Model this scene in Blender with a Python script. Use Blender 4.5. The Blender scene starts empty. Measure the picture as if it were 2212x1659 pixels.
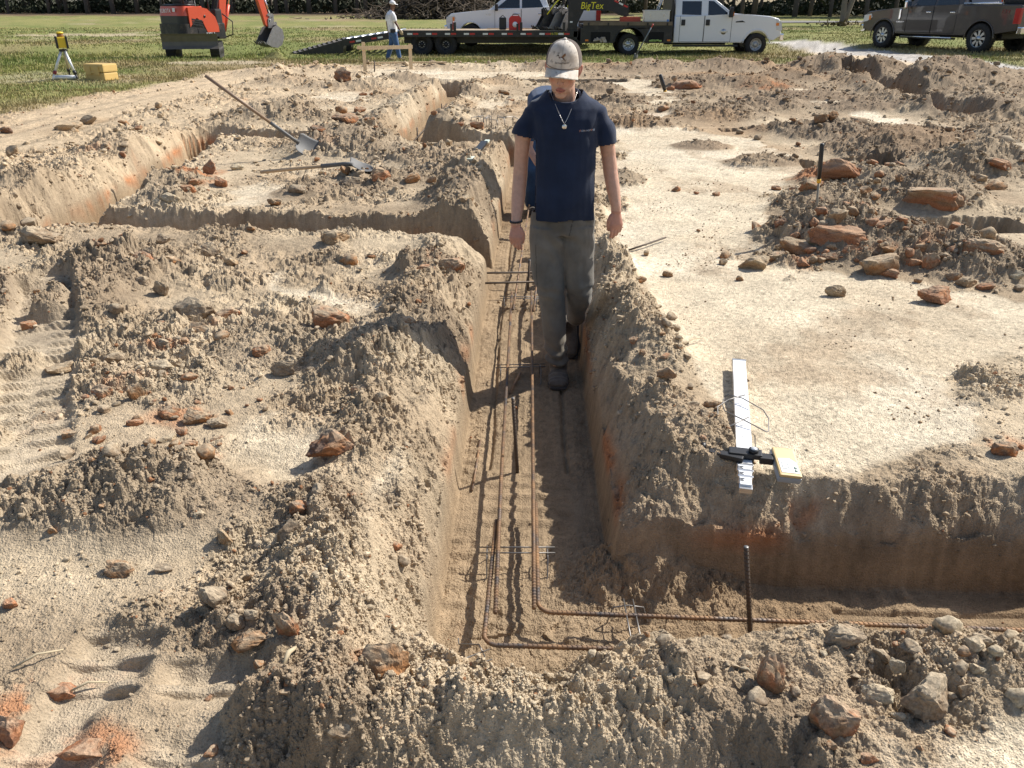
import bpy, bmesh, math, random
import numpy as np
from mathutils import Vector, Matrix, Quaternion
from math import radians, sin, cos, pi, sqrt, atan2

scene = bpy.context.scene
COL = scene.collection

# ------------------------------------------------------------------ camera
CAM_H, PITCH, FPX = 1.65, radians(25.2), 804.0
cam_data = bpy.data.cameras.new('camera')
cam_data.sensor_width = 36.0
cam_data.lens = 36.0 * FPX / 1024.0
cam_data.clip_start, cam_data.clip_end = 0.05, 2000.0
cam = bpy.data.objects.new('camera', cam_data)
COL.objects.link(cam)
cam.location = (0, 0, CAM_H)
cam.rotation_euler = (pi / 2 - PITCH, 0, 0)
scene.camera = cam

# ------------------------------------------------------------------ light
SUN_EL, SUN_AZ = radians(44), radians(60)       # azimuth from +Y towards +X
world = bpy.data.worlds.new('World')
scene.world = world
world.use_nodes = True
wn = world.node_tree
bg = wn.nodes['Background']
sky = wn.nodes.new('ShaderNodeTexSky')
sky.sky_type = 'NISHITA'
sky.sun_disc = False
sky.sun_elevation, sky.sun_rotation = SUN_EL, SUN_AZ
sky.air_density, sky.dust_density, sky.ozone_density = 1.0, 1.6, 1.0
wn.links.new(sky.outputs[0], bg.inputs[0])
bg.inputs[1].default_value = 0.095
sun_data = bpy.data.lights.new('sun', 'SUN')
sun_data.energy, sun_data.angle, sun_data.color = 4.6, radians(0.6), (1.0, 0.95, 0.865)
sun = bpy.data.objects.new('sun', sun_data)
COL.objects.link(sun)
sd = Vector((sin(SUN_AZ) * cos(SUN_EL), cos(SUN_AZ) * cos(SUN_EL), sin(SUN_EL)))
sun.rotation_euler = (-sd).to_track_quat('-Z', 'Y').to_euler()
scene.view_settings.view_transform = 'Standard'
scene.view_settings.look = 'None'
scene.view_settings.exposure = 0.55
scene.view_settings.gamma = 1.0
scene.cycles.max_bounces = 6
scene.cycles.diffuse_bounces = 3
scene.cycles.use_adaptive_sampling = True

# ------------------------------------------------------------------ photo measure -> place
CP, SP = cos(PITCH), sin(PITCH)
DS = 1024.0 / 2212.0
def G(px, py, z=0.0):
    """point of the photograph (measured on a 2212 px wide print) -> world point at height z"""
    u = (px * DS - 512) / FPX; v = (384 - py * DS) / FPX
    dy = CP + SP * v; dz = -SP + CP * v
    t = (z - CAM_H) / dz
    return Vector((u * t, dy * t, z))
def GY(px, py, y):
    """the same, at distance y"""
    u = (px * DS - 512) / FPX; v = (384 - py * DS) / FPX
    t = y / (CP + SP * v)
    return Vector((u * t, y, CAM_H + t * (-SP + CP * v)))

# ------------------------------------------------------------------ numpy noise
def _h(ix, iy, s):
    a = ix.astype(np.int32).view(np.uint32) * np.uint32(374761393) + iy.astype(np.int32).view(np.uint32) * np.uint32(668265263) + np.uint32((s * 974634777) & 0xFFFFFFFF)
    a = (a ^ (a >> np.uint32(13))) * np.uint32(1274126177)
    a = (a ^ (a >> np.uint32(16))) * np.uint32(2246822519)
    a ^= a >> np.uint32(15)
    return (a >> np.uint32(8)) * np.float32(1 / 0x1000000)
def vnoise(x, y, s=0):
    ix = np.floor(x); iy = np.floor(y); fx = x - ix; fy = y - iy
    fx = fx * fx * fx * (fx * (fx * 6 - 15) + 10); fy = fy * fy * fy * (fy * (fy * 6 - 15) + 10)
    a = _h(ix, iy, s); b = _h(ix + 1, iy, s); c = _h(ix, iy + 1, s); d = _h(ix + 1, iy + 1, s)
    return (a + (b - a) * fx) * (1 - fy) + (c + (d - c) * fx) * fy - 0.5
def fbm(x, y, oct=4, s=0, gain=0.5):
    r = 0; amp = 1.0; f = 1.0
    for k in range(oct):
        ca, sa = cos(0.7 * k), sin(0.7 * k)
        r = r + amp * vnoise((x * ca - y * sa) * f + 17.3 * k, (x * sa + y * ca) * f - 9.1 * k, s + k)
        amp *= gain; f *= 2.03
    return r
def lumps(x, y, c, s, prob=0.6):
    """rounded clods of cell size c, heights as a share of c"""
    X = x / c; Y = y / c
    ix = np.floor(X); iy = np.floor(Y)
    best = np.zeros_like(X)
    for dx in (-1, 0, 1):
        for dy in (-1, 0, 1):
            jx = ix + dx; jy = iy + dy
            px = jx + _h(jx, jy, s); py = jy + _h(jx, jy, s + 1)
            r = 0.28 + 0.42 * _h(jx, jy, s + 2)
            ok = _h(jx, jy, s + 3) < prob
            ex = X - px; ey = Y - py
            an = _h(jx, jy, s + 4) * 6.283
            st = 0.7 + 0.6 * _h(jx, jy, s + 5)
            ca = np.cos(an); sa = np.sin(an)
            qx = (ex * ca + ey * sa) * st; qy = (-ex * sa + ey * ca) / st
            d2 = (qx * qx + qy * qy) / (r * r)
            v = np.where(ok & (d2 < 1), r * np.sqrt(np.maximum(0, 1 - d2)), 0)
            best = np.maximum(best, v)
    return best
def cells(x, y, c, s, prob=0.7):
    """broken angular clods: faceted cones on a jittered lattice with sharp gaps between, heights as a share of c"""
    X = x / c; Y = y / c
    ix = np.floor(X); iy = np.floor(Y)
    f1 = np.full(X.shape, 9.0, np.float32); hh = np.zeros(X.shape, np.float32)
    for dx in (-1, 0, 1):
        for dy in (-1, 0, 1):
            jx = ix + dx; jy = iy + dy
            ex = X - jx - _h(jx, jy, s); ey = Y - jy - _h(jx, jy, s + 1)
            k = _h(jx, jy, s + 2)
            d = np.maximum(np.abs(ex * (0.8 + 0.4 * k) + 0.35 * ey), np.abs(ey * (1.2 - 0.4 * k) - 0.3 * ex)) * 0.6 + 0.4 * np.sqrt(ex * ex + ey * ey)
            m = d < f1
            f1 = np.where(m, d, f1); hh = np.where(m, np.where(k < prob, 0.35 + 0.65 * _h(jx, jy, s + 3), 0.0), hh)
    return hh * np.clip(1.0 - 1.6 * f1, 0, 0.45)
def sstep(a, b, x):
    t = np.clip((x - a) / (b - a), 0, 1)
    return t * t * (3 - 2 * t)
def segdist(x, y, pts):
    """distance to a polyline and the side (cross product sign) of the nearest piece, and arclength"""
    best = np.full(x.shape, 1e9); side = np.zeros(x.shape); al = np.zeros(x.shape); L0 = 0.0
    for (ax, ay), (bx, by) in zip(pts[:-1], pts[1:]):
        vx, vy = bx - ax, by - ay; L = vx * vx + vy * vy
        t = np.clip(((x - ax) * vx + (y - ay) * vy) / L, 0, 1)
        dx = x - ax - t * vx; dy = y - ay - t * vy
        d = np.sqrt(dx * dx + dy * dy)
        m = d < best
        best = np.where(m, d, best)
        side = np.where(m, vx * dy - vy * dx, side)
        al = np.where(m, L0 + t * sqrt(L), al)
        L0 += sqrt(L)
    return best, side, al
def polysdf(x, y, pts):
    """signed distance to a polygon, negative inside"""
    best = np.full(x.shape, 1e9); ins = np.zeros(x.shape, bool)
    n = len(pts)
    for i in range(n):
        ax, ay = pts[i][0], pts[i][1]; bx, by = pts[(i + 1) % n][0], pts[(i + 1) % n][1]
        vx, vy = bx - ax, by - ay; L = vx * vx + vy * vy + 1e-12
        t = np.clip(((x - ax) * vx + (y - ay) * vy) / L, 0, 1)
        dx = x - ax - t * vx; dy = y - ay - t * vy
        best = np.minimum(best, dx * dx + dy * dy)
        c = ((ay > y) != (by > y)) & (x < (bx - ax) * (y - ay) / (by - ay + 1e-12) + ax)
        ins ^= c
    d = np.sqrt(best)
    return np.where(ins, -d, d)

# ------------------------------------------------------------------ object helpers
def props(o, label=None, cat=None, group=None, kind=None):
    if label: o['label'] = label
    if cat: o['category'] = cat
    if group: o['group'] = group
    if kind: o['kind'] = kind
    return o
def thing(name, label, cat, loc=(0, 0, 0), rz=0.0, group=None):
    o = bpy.data.objects.new(name, None)
    COL.objects.link(o)
    o.location = loc
    o.rotation_euler = (0, 0, rz)
    o.empty_display_size = 0.1
    return props(o, label, cat, group)
def link(name, me, mat=None, parent=None):
    o = bpy.data.objects.new(name, me)
    COL.objects.link(o)
    if mat is not None:
        me.materials.clear()
        for m in (mat if isinstance(mat, (list, tuple)) else [mat]):
            me.materials.append(m)
    if parent is not None: o.parent = parent
    return o
def np_mesh(name, V, F, smooth=True, col=None):
    """V (n,3), F (m,k) all faces with the same number of corners"""
    V = np.asarray(V, np.float32); F = np.asarray(F, np.int32)
    me = bpy.data.meshes.new(name)
    me.vertices.add(len(V)); me.vertices.foreach_set('co', V.ravel())
    m, k = F.shape
    me.loops.add(m * k); me.loops.foreach_set('vertex_index', F.ravel())
    me.polygons.add(m)
    me.polygons.foreach_set('loop_start', np.arange(0, m * k, k, dtype=np.int32))
    me.polygons.foreach_set('loop_total', np.full(m, k, np.int32))
    me.polygons.foreach_set('use_smooth', np.full(m, bool(smooth)))
    me.update(calc_edges=True)
    if col is not None:
        at = me.color_attributes.new('Col', 'FLOAT_COLOR', 'POINT')
        c = np.ones((len(V), 4), np.float32); c[:, :3] = col
        at.data.foreach_set('color', c.ravel())
    return me
def copy_tree(o, parent=None):
    c = o.copy(); COL.objects.link(c); c.parent = parent
    for ch in o.children: copy_tree(ch, c)
    return c
class MB:
    """collects simple solids into one mesh"""
    def __init__(s): s.bm = bmesh.new()
    def add(s, V, F, smooth=False):
        vs = [s.bm.verts.new(v) for v in V]
        for f in F:
            try:
                fc = s.bm.faces.new([vs[i] for i in f]); fc.smooth = smooth
            except ValueError: pass
        return vs
    def box(s, c, size, rz=0.0, rx=0.0, ry=0.0, bev=0.0, M=None):
        hx, hy, hz = size[0] / 2, size[1] / 2, size[2] / 2
        R = Matrix.Rotation(rz, 3, 'Z') @ Matrix.Rotation(ry, 3, 'Y') @ Matrix.Rotation(rx, 3, 'X')
        P = [Vector(c) + R @ Vector((a * hx, b * hy, d * hz)) for d in (-1, 1) for b in (-1, 1) for a in (-1, 1)]
        if M is not None: P = [M @ p for p in P]
        F = [(0, 2, 3, 1), (4, 5, 7, 6), (0, 1, 5, 4), (2, 6, 7, 3), (1, 3, 7, 5), (0, 4, 6, 2)]
        vs = s.add(P, F)
        if bev > 0:
            es = list({e for v in vs for e in v.link_edges})
            bmesh.ops.bevel(s.bm, geom=es, offset=bev, segments=2, affect='EDGES', profile=0.7)
        return s
    def tube(s, pts, r, n=8, cap=True, smooth=True):
        pts = [Vector(p) for p in pts]
        rs = r if isinstance(r, (list, tuple)) else [r] * len(pts)
        up = None; rings = []
        for i, p in enumerate(pts):
            d = (pts[min(i + 1, len(pts) - 1)] - pts[max(i - 1, 0)]).normalized()
            if up is None:
                up = Vector((0, 0, 1)) if abs(d.z) < 0.9 else Vector((1, 0, 0))
            a = d.cross(up).normalized(); up = a.cross(d).normalized()
            rings.append([p + (a * cos(2 * pi * k / n) + up * sin(2 * pi * k / n)) * rs[i] for k in range(n)])
        V = [v for ring in rings for v in ring]; F = []
        for i in range(len(pts) - 1):
            for k in range(n):
                F.append((i * n + k, i * n + (k + 1) % n, (i + 1) * n + (k + 1) % n, (i + 1) * n + k))
        if cap:
            F.append(tuple(range(n - 1, -1, -1))); F.append(tuple((len(pts) - 1) * n + k for k in range(n)))
        s.add(V, F, smooth)
        return s
    def lathe(s, prof, n=24, M=None, smooth=True, cap=True):
        """prof: (r, h) along the axis; M maps local Z axis to its place"""
        V = []; F = []
        for r, h in prof:
            for k in range(n):
                p = Vector((r * cos(2 * pi * k / n), r * sin(2 * pi * k / n), h))
                V.append(M @ p if M is not None else p)
        for i in range(len(prof) - 1):
            for k in range(n):
                F.append((i * n + k, i * n + (k + 1) % n, (i + 1) * n + (k + 1) % n, (i + 1) * n + k))
        if cap:
            F.append(tuple(range(n - 1, -1, -1))); F.append(tuple((len(prof) - 1) * n + k for k in range(n)))
        s.add(V, F, smooth)
        return s
    def prism(s, prof, w0, w1, axis='Y', M=None, bev=0.0, top=None):
        """2-D outline extruded along an axis. axis Y: outline in X,Z"""
        n = len(prof)
        def P(a, b, w):
            return Vector((a, w, b)) if axis == 'Y' else Vector((w, a, b)) if axis == 'X' else Vector((a, b, w))
        V = [P(a, b, w0) for a, b in prof] + [P(a, b, w1) for a, b in (top or prof)]
        if M is not None: V = [M @ v for v in V]
        F = [tuple(range(n)), tuple(range(2 * n - 1, n - 1, -1))]
        for i in range(n):
            j = (i + 1) % n
            F.append((i, i + n, j + n, j))
        vs = s.add(V, F)
        if bev > 0:
            es = list({e for v in vs for e in v.link_edges if len(e.link_faces) == 2 and e.calc_face_angle(0) > 0.35})
            bmesh.ops.bevel(s.bm, geom=es, offset=bev, segments=2, affect='EDGES', profile=0.7, clamp_overlap=True)
        return s
    def mesh(s, name='mesh'):
        bmesh.ops.recalc_face_normals(s.bm, faces=s.bm.faces)
        me = bpy.data.meshes.new(name); s.bm.to_mesh(me); s.bm.free()
        return me
    def build(s, name, mat, parent=None):
        return link(name, s.mesh(name), mat, parent)

# ------------------------------------------------------------------ materials
def new_mat(name):
    m = bpy.data.materials.new(name); m.use_nodes = True
    nt = m.node_tree
    return m, nt, nt.nodes['Principled BSDF']
def rgba(c): return (c[0], c[1], c[2], 1.0)
def simple(name, base, rough=0.5, metal=0.0, var=0.15, scale=8.0, bump=0.0, bscale=60.0, dirt=None, dirt_amt=0.5, spec=0.5, coat=0.0):
    """plain surface with some unevenness, and optional dirt patches"""
    m, nt, p = new_mat(name)
    N, Lk = nt.nodes, nt.links
    tc = N.new('ShaderNodeTexCoord')
    n1 = N.new('ShaderNodeTexNoise'); n1.inputs['Scale'].default_value = scale; n1.inputs['Detail'].default_value = 6
    Lk.new(tc.outputs['Object'], n1.inputs['Vector'])
    mx = N.new('ShaderNodeMix'); mx.data_type = 'RGBA'
    mx.inputs['A'].default_value = rgba([c * (1 - var) for c in base])
    mx.inputs['B'].default_value = rgba([min(1, c * (1 + var)) for c in base])
    Lk.new(n1.outputs[0], mx.inputs['Factor'])
    out = mx.outputs['Result']
    if dirt is not None:
        n2 = N.new('ShaderNodeTexNoise'); n2.inputs['Scale'].default_value = scale * 0.6; n2.inputs['Detail'].default_value = 8
        n2.inputs['Roughness'].default_value = 0.7
        Lk.new(tc.outputs['Object'], n2.inputs['Vector'])
        r = N.new('ShaderNodeMapRange')
        r.inputs['From Min'].default_value = 0.62 - 0.25 * dirt_amt; r.inputs['From Max'].default_value = 0.72
        r.inputs['To Max'].default_value = min(1.0, dirt_amt + 0.2)
        Lk.new(n2.outputs[0], r.inputs['Value'])
        m2 = N.new('ShaderNodeMix'); m2.data_type = 'RGBA'
        m2.inputs['B'].default_value = rgba(dirt)
        Lk.new(out, m2.inputs['A']); Lk.new(r.outputs[0], m2.inputs['Factor'])
        out = m2.outputs['Result']
    Lk.new(out, p.inputs['Base Color'])
    p.inputs['Roughness'].default_value = rough
    p.inputs['Metallic'].default_value = metal
    p.inputs['Specular IOR Level'].default_value = spec
    p.inputs['Coat Weight'].default_value = coat
    if bump > 0:
        n3 = N.new('ShaderNodeTexNoise'); n3.inputs['Scale'].default_value = bscale; n3.inputs['Detail'].default_value = 4
        Lk.new(tc.outputs['Object'], n3.inputs['Vector'])
        b = N.new('ShaderNodeBump'); b.inputs['Strength'].default_value = bump; b.inputs['Distance'].default_value = 0.01
        Lk.new(n3.outputs[0], b.inputs['Height']); Lk.new(b.outputs[0], p.inputs['Normal'])
    return m

# ------------------------------------------------------------------ mesh data and lettering
def co(me):
    a = np.empty(len(me.vertices) * 3, np.float32); me.vertices.foreach_get('co', a); return a.reshape(-1, 3).astype(float)
def nor(me):
    a = np.empty(len(me.vertices) * 3, np.float32); me.vertices.foreach_get('normal', a); return a.reshape(-1, 3).astype(float)
def set_co(me, V): me.vertices.foreach_set('co', np.asarray(V, np.float32).ravel()); me.update()
def flat_text(body, size, ext=0.0006, shear=0.0, align='CENTER'):
    cu = bpy.data.curves.new('t', 'FONT'); cu.body = body; cu.size = size; cu.extrude = ext; cu.align_x = align; cu.align_y = 'CENTER'; cu.shear = shear
    cu.resolution_u = 3
    o = bpy.data.objects.new('t', cu); COL.objects.link(o)
    dg = bpy.context.evaluated_depsgraph_get(); dg.update()
    me = bpy.data.meshes.new_from_object(o.evaluated_get(dg))
    bpy.data.objects.remove(o); bpy.data.curves.remove(cu)
    return me


# ================================================================== ground
D0 = -0.40
TRENCHES = [  # centre line, half width
    ([(0.055, 2.15), (0.11, 5.0), (0.15, 6.5), (0.33, 11.2), (0.34, 11.3)], 0.325),
    ([(0.0, 2.23), (1.6, 2.21), (5.0, 2.05)], 0.27),
    ([(-1.62, 11.4), (-1.5, 13.0), (-1.32, 20.6)], 0.24),
    ([(-4.5, 12.1), (-1.6, 11.45), (0.35, 11.15)], 0.28),
    ([(-3.98, 6.8), (-4.05, 8.0), (-4.3, 10.6), (-4.45, 12.2)], 0.24),
    ([(0.1, 6.42), (-1.0, 6.55), (-4.1, 6.9)], 0.23),
    ([(7.25, 13.7), (8.0, 17.0), (9.3, 24.0)], 0.28),
    ([(-1.9, 20.8), (2.4, 20.9)], 0.30),
]
PITS = [(3.75, 6.62, 0.50, 0.24, 0.34), (3.85, 9.42, 0.52, 0.16, 0.24), (3.55, 12.2, 0.5, 0.16, 0.2)]
RIDGES = [  # crest line, height, half width, (spoil thrown up along the cuts)
    ([(0.60, 5.9), (0.64, 5.0), (0.68, 4.0), (0.72, 3.2), (0.70, 2.85)], 0.15, 0.19),
    ([(0.60, 8.6), (0.62, 7.4), (0.60, 6.2)], 0.10, 0.16),
    ([(-0.55, 5.95), (-0.62, 5.0), (-0.66, 4.0), (-0.62, 3.2), (-0.66, 2.6), (-0.62, 2.0), (-0.52, 1.74)], 0.08, 0.14),
    ([(-0.70, 1.52), (-0.2, 1.53), (0.25, 1.54), (0.50, 1.58), (0.68, 1.66)], 0.062, 0.085),
    ([(0.80, 1.70), (1.0, 1.68), (1.6, 1.66), (3.2, 1.6)], 0.075, 0.12),
    ([(-0.6, 5.98), (-1.4, 6.05), (-2.3, 6.1), (-3.3, 6.2), (-4.4, 6.3), (-5.2, 6.4)], 0.045, 0.18),
    ([(-4.62, 7.2), (-4.75, 8.4), (-4.85, 9.8), (-5.0, 11.6)], 0.12, 0.32),
    ([(-0.45, 6.95), (-0.35, 8.0), (-0.22, 9.4), (-0.1, 10.7)], 0.13, 0.24),
    ([(-2.0, 11.8), (-1.98, 13.4), (-1.9, 16.0), (-1.72, 19.6)], 0.16, 0.30),
    ([(-1.05, 12.0), (-0.95, 14.0), (-0.85, 17.0), (-0.8, 20.0)], 0.13, 0.26),
    ([(-0.9, 11.75), (0.2, 11.7), (0.9, 11.6)], 0.10, 0.2),
    ([(6.75, 13.5), (7.4, 17.0), (8.5, 23.0)], 0.20, 0.28),
    ([(7.95, 13.4), (8.7, 17.0), (10.0, 23.0)], 0.16, 0.5),
    ([(-7.0, 24.0), (-3.5, 24.9), (0.5, 25.6), (3.5, 25.4), (6.5, 24.8), (9.0, 24.0)], 0.15, 0.6),
    ([(9.5, 24.0), (12.5, 22.5), (16.0, 21.0)], 0.18, 0.8),
    ([(0.9, 13.6), (2.2, 14.6), (3.4, 14.2)], 0.14, 0.4),
]
def _m(px, py, rx, ry, h, rough=1.0, dark=0.5):
    p = G(px, py); h *= 1.0 if p.y < 8 else 0.85 if p.y < 13 else 0.80
    return (p.x, p.y, rx, ry, h, rough, dark)
MOUNDS = [
    _m(750, 325, 0.85, 0.75, 0.36, 0.7, 0.6), _m(640, 262, 0.9, 0.7, 0.25), _m(560, 260, 0.9, 0.8, 0.20),
    _m(900, 345, 0.8, 0.55, 0.16), _m(800, 400, 1.0, 0.5, 0.13), _m(980, 380, 0.55, 0.5, 0.16), _m(1000, 440, 0.5, 0.4, 0.14),
    _m(640, 420, 0.35, 0.3, 0.10), _m(395, 395, 0.45, 0.4, 0.16), _m(350, 440, 0.35, 0.25, 0.14),
    _m(880, 178, 0.8, 0.8, 0.30, 0.8), _m(808, 188, 0.7, 0.7, 0.26, 0.7, 0.1), _m(1085, 175, 0.6, 0.8, 0.32, 0.9, 0.3),
    _m(1190, 150, 0.9, 0.9, 0.25), _m(700, 190, 0.8, 0.7, 0.2), _m(620, 180, 0.9, 0.8, 0.22), _m(560, 160, 0.8, 0.8, 0.2),
    _m(1010, 210, 0.6, 0.6, 0.12), _m(1050, 250, 0.7, 0.5, 0.12), _m(960, 285, 0.5, 0.6, 0.14), _m(870, 300, 0.3, 0.4, 0.1),
    _m(310, 330, 0.7, 0.6, 0.18), _m(240, 400, 0.6, 0.5, 0.18), _m(100, 430, 0.7, 0.5, 0.16), _m(60, 470, 0.6, 0.4, 0.2),
    _m(250, 590, 0.6, 0.4, 0.10), _m(60, 640, 0.35, 0.3, 0.12), _m(190, 640, 0.35, 0.9, 0.10),
    _m(350, 1090, 0.42, 0.30, 0.13, 0.9, 0.6), _m(120, 1090, 0.4, 0.3, 0.08), _m(660, 1100, 0.25, 0.22, 0.06),
    _m(600, 740, 0.4, 0.4, 0.05), _m(900, 700, 0.35, 0.45, 0.06), _m(760, 780, 0.3, 0.3, 0.07),
    _m(540, 1380, 0.22, 0.16, 0.05), _m(700, 1560, 0.2, 0.16, 0.08), _m(1490, 1440, 0.11, 0.09, 0.055),
    _m(1400, 1110, 0.24, 0.2, -0.02), _m(1640, 1590, 0.22, 0.14, 0.03), _m(930, 590, 0.35, 0.2, 0.10),
    # right hand heaps on the pale pad
    _m(1820, 520, 0.75, 0.6, 0.22, 1.0, 0.4), _m(1900, 560, 0.6, 0.4, 0.14), _m(1780, 450, 0.5, 0.5, 0.18, 1.0, 0.3),
    _m(1830, 400, 0.6, 0.6, 0.24, 1.0, 0.2), _m(1980, 430, 0.7, 0.6, 0.26, 1.0, 0.4), _m(2120, 370, 0.8, 0.6, 0.34, 0.4, 0.2), _m(2160, 590, 0.7, 0.35, 0.12),
    _m(2080, 560, 0.5, 0.4, 0.12), _m(1720, 520, 0.3, 0.3, 0.06), _m(1910, 335, 0.9, 0.8, 0.26, 1.0, 0.8), _m(1990, 318, 1.0, 0.8, 0.26, 1.0, 0.8),
    _m(1800, 300, 0.9, 0.6, 0.22, 1.0, 0.8), _m(1700, 285, 0.7, 0.5, 0.14, 1.0, 0.8), _m(1560, 255, 1.0, 0.8, 0.24, 1.0, 0.6), _m(1480, 230, 0.6, 0.5, 0.12),
    _m(1650, 235, 1.1, 0.8, 0.26, 1.0, 0.7), _m(1520, 185, 1.2, 1.0, 0.28, 1.0, 0.6), _m(1640, 190, 1.0, 0.9, 0.28, 1.0, 0.7), _m(1440, 190, 0.5, 0.6, 0.14),
    _m(1750, 215, 1.0, 0.8, 0.24, 1.0, 0.8), _m(1860, 240, 0.9, 0.6, 0.22, 1.0, 0.9), _m(1290, 195, 0.7, 0.6, 0.22, 1.0, 0.8), _m(1330, 230, 0.8, 0.6, 0.22, 1.0, 0.8),
    _m(1360, 275, 0.75, 0.5, 0.20, 1.0, 0.8), _m(1520, 320, 0.5, 0.35, 0.10, 0.6, 0.8), _m(1640, 352, 0.55, 0.35, 0.10, 0.6, 0.5),
    _m(1340, 390, 0.3, 0.4, 0.08), _m(1700, 170, 1.0, 1.0, 0.34), _m(1860, 160, 1.2, 1.1, 0.5, 0.7, 0.6), _m(1780, 150, 1.2, 1.2, 0.4),
    _m(2000, 190, 1.6, 1.4, 0.45, 0.6, 0.4), _m(2120, 190, 1.6, 1.4, 0.5, 0.6, 0.1), _m(2200, 230, 1.2, 1.2, 0.4, 0.6, 0.4), _m(2080, 250, 1.0, 1.0, 0.35, 0.8, 0.8),
    _m(2180, 300, 1.0, 0.6, 0.22), _m(1400, 150, 1.2, 1.0, 0.26), _m(1580, 150, 1.3, 1.0, 0.26), _m(600, 128, 0.4, 0.4, 0.42, 0.4, 0.2),
]
def gp(*pts): return [tuple(G(a, b))[:2] for a, b in pts]
SAND = [
    gp((1320, 300), (1345, 330), (1340, 540), (1400, 640), (1470, 760), (1560, 890), (1500, 960), (1470, 1010), (1560, 1032), (1640, 1025), (1900, 1012), (2130, 970),
       (2170, 930), (2120, 880), (1985, 800), (2260, 740), (2260, 650), (2060, 640), (1950, 600), (1720, 595), (1590, 565), (1680, 490), (1700, 400),
       (1760, 365), (1690, 330), (1620, 300), (1450, 280), (1430, 245), (1500, 215), (1380, 215), (1300, 240)),
    gp((1660, 188), (1790, 200), (1950, 262), (2260, 310), (2260, 400), (2090, 335), (1960, 285), (1850, 252), (1750, 222)),
    gp((1830, 1700), (1860, 1600), (2040, 1570), (2230, 1510), (2400, 1500), (2400, 1700)),
    gp((470, 440), (560, 392), (660, 398), (620, 425), (540, 440)),
    gp((520, 1000), (600, 940), (720, 985), (860, 990), (900, 1030), (800, 1100), (650, 1060)),
    gp((800, 150), (1180, 158), (1150, 172), (960, 175), (790, 168)),
    gp((1000, 225), (1090, 222), (1110, 250), (1030, 255)),
    gp((1290, 168), (1420, 175), (1480, 195), (1420, 212), (1300, 190)),
    gp((560, 600), (760, 640), (900, 660), (840, 700), (640, 660)),
    gp((700, 200), (800, 205), (790, 222), (700, 216)),
]
CLAY = [  # patches of orange clay: place, size
    (1800, 395, .55, .3, .9), (1830, 500, .5, .3, .7), (1720, 500, .3, .2, .6), (1900, 570, .4, .2, .6), (1760, 570, .3, .2, .5), (420, 395, .3, .3, .9), (450, 370, .2, .2, .9), (1650, 195, .6, .3, .8), (930, 585, .2, .12, .7),
    (340, 760, .16, .06, .7), (480, 715, .14, .06, .6), (290, 850, .16, .1, .5), (400, 900, .22, .12, .6), (120, 875, .06, .2, .5), (320, 570, .15, .07, .6), (450, 980, .12, .08, .5),
    (250, 1420, .12, .12, .5), (120, 1500, .12, .06, .7), (40, 1570, .12, .10, .8), (200, 1620, .16, .08, .8), (1000, 1170, .03, .05, .7), (1900, 1190, .25, .03, .3),
    (1700, 1040, .1, .04, .6), (2180, 960, .12, .1, .6), (1640, 1560, .05, .04, .5), (520, 215, .8, .2, .4), (230, 340, .5, .15, .4), (140, 500, .3, .1, .4), (860, 480, .3, .1, .4), (1770, 1230, .12, .05, .0),
    (1690, 1640, .1, .05, .5), (980, 250, .3, .2, .6), (1390, 250, .4, .2, .3), (2100, 345, .4, .2, .4), (2100, 560, .4, .2, .4), (800, 1500, .05, .03, .4), (700, 335, .3, .2, .2),
]
GRASS_EDGE = [(-60, 5.0), (-9.2, 9.5), (-8.25, 13.2), (-8.3, 17.9), (-8.2, 24.6), (-6.5, 26.2), (-1.6, 27.3), (6.0, 27.6), (8.5, 26.6), (10.8, 25.2), (14, 25.0), (60, 22.0), (60, 400), (-60, 400)]
GRAVEL = [GY(1640, 84, 40), GY(1700, 82, 40), GY(1760, 86, 38.5), GY(1900, 103, 33.5), GY(2050, 122, 29), GY(2212, 142, 25.5), GY(2500, 176, 21), GY(2500, 200, 18), GY(2212, 156, 22.6),
          GY(2000, 146, 24.5), GY(1870, 134, 27.5), GY(1800, 120, 31), GY(1720, 100, 35.5), GY(1660, 91, 38.5)]
GRAVEL = [(p.x, p.y) for p in GRAVEL]
ROUGH_SOIL = None

def ground_base(x, y):
    """smooth lie of the land, no cuts, no heaps"""
    z = 0.035 * fbm(x * 0.35, y * 0.35, 2, 5) * sstep(4, 9, y) - 0.10 * sstep(28, 32, y) * (1 - sstep(34.5, 36.5, y)) + 0.12 * sstep(34.8, 37.5, y) + 0.63 * sstep(42, 112, y)
    return z + 0.24 * sstep(10.5, 15.5, x) * sstep(24, 33, y) * (1 - sstep(45, 70, y)) + 0.03 * (np.abs(y) > 8) * 0

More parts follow.
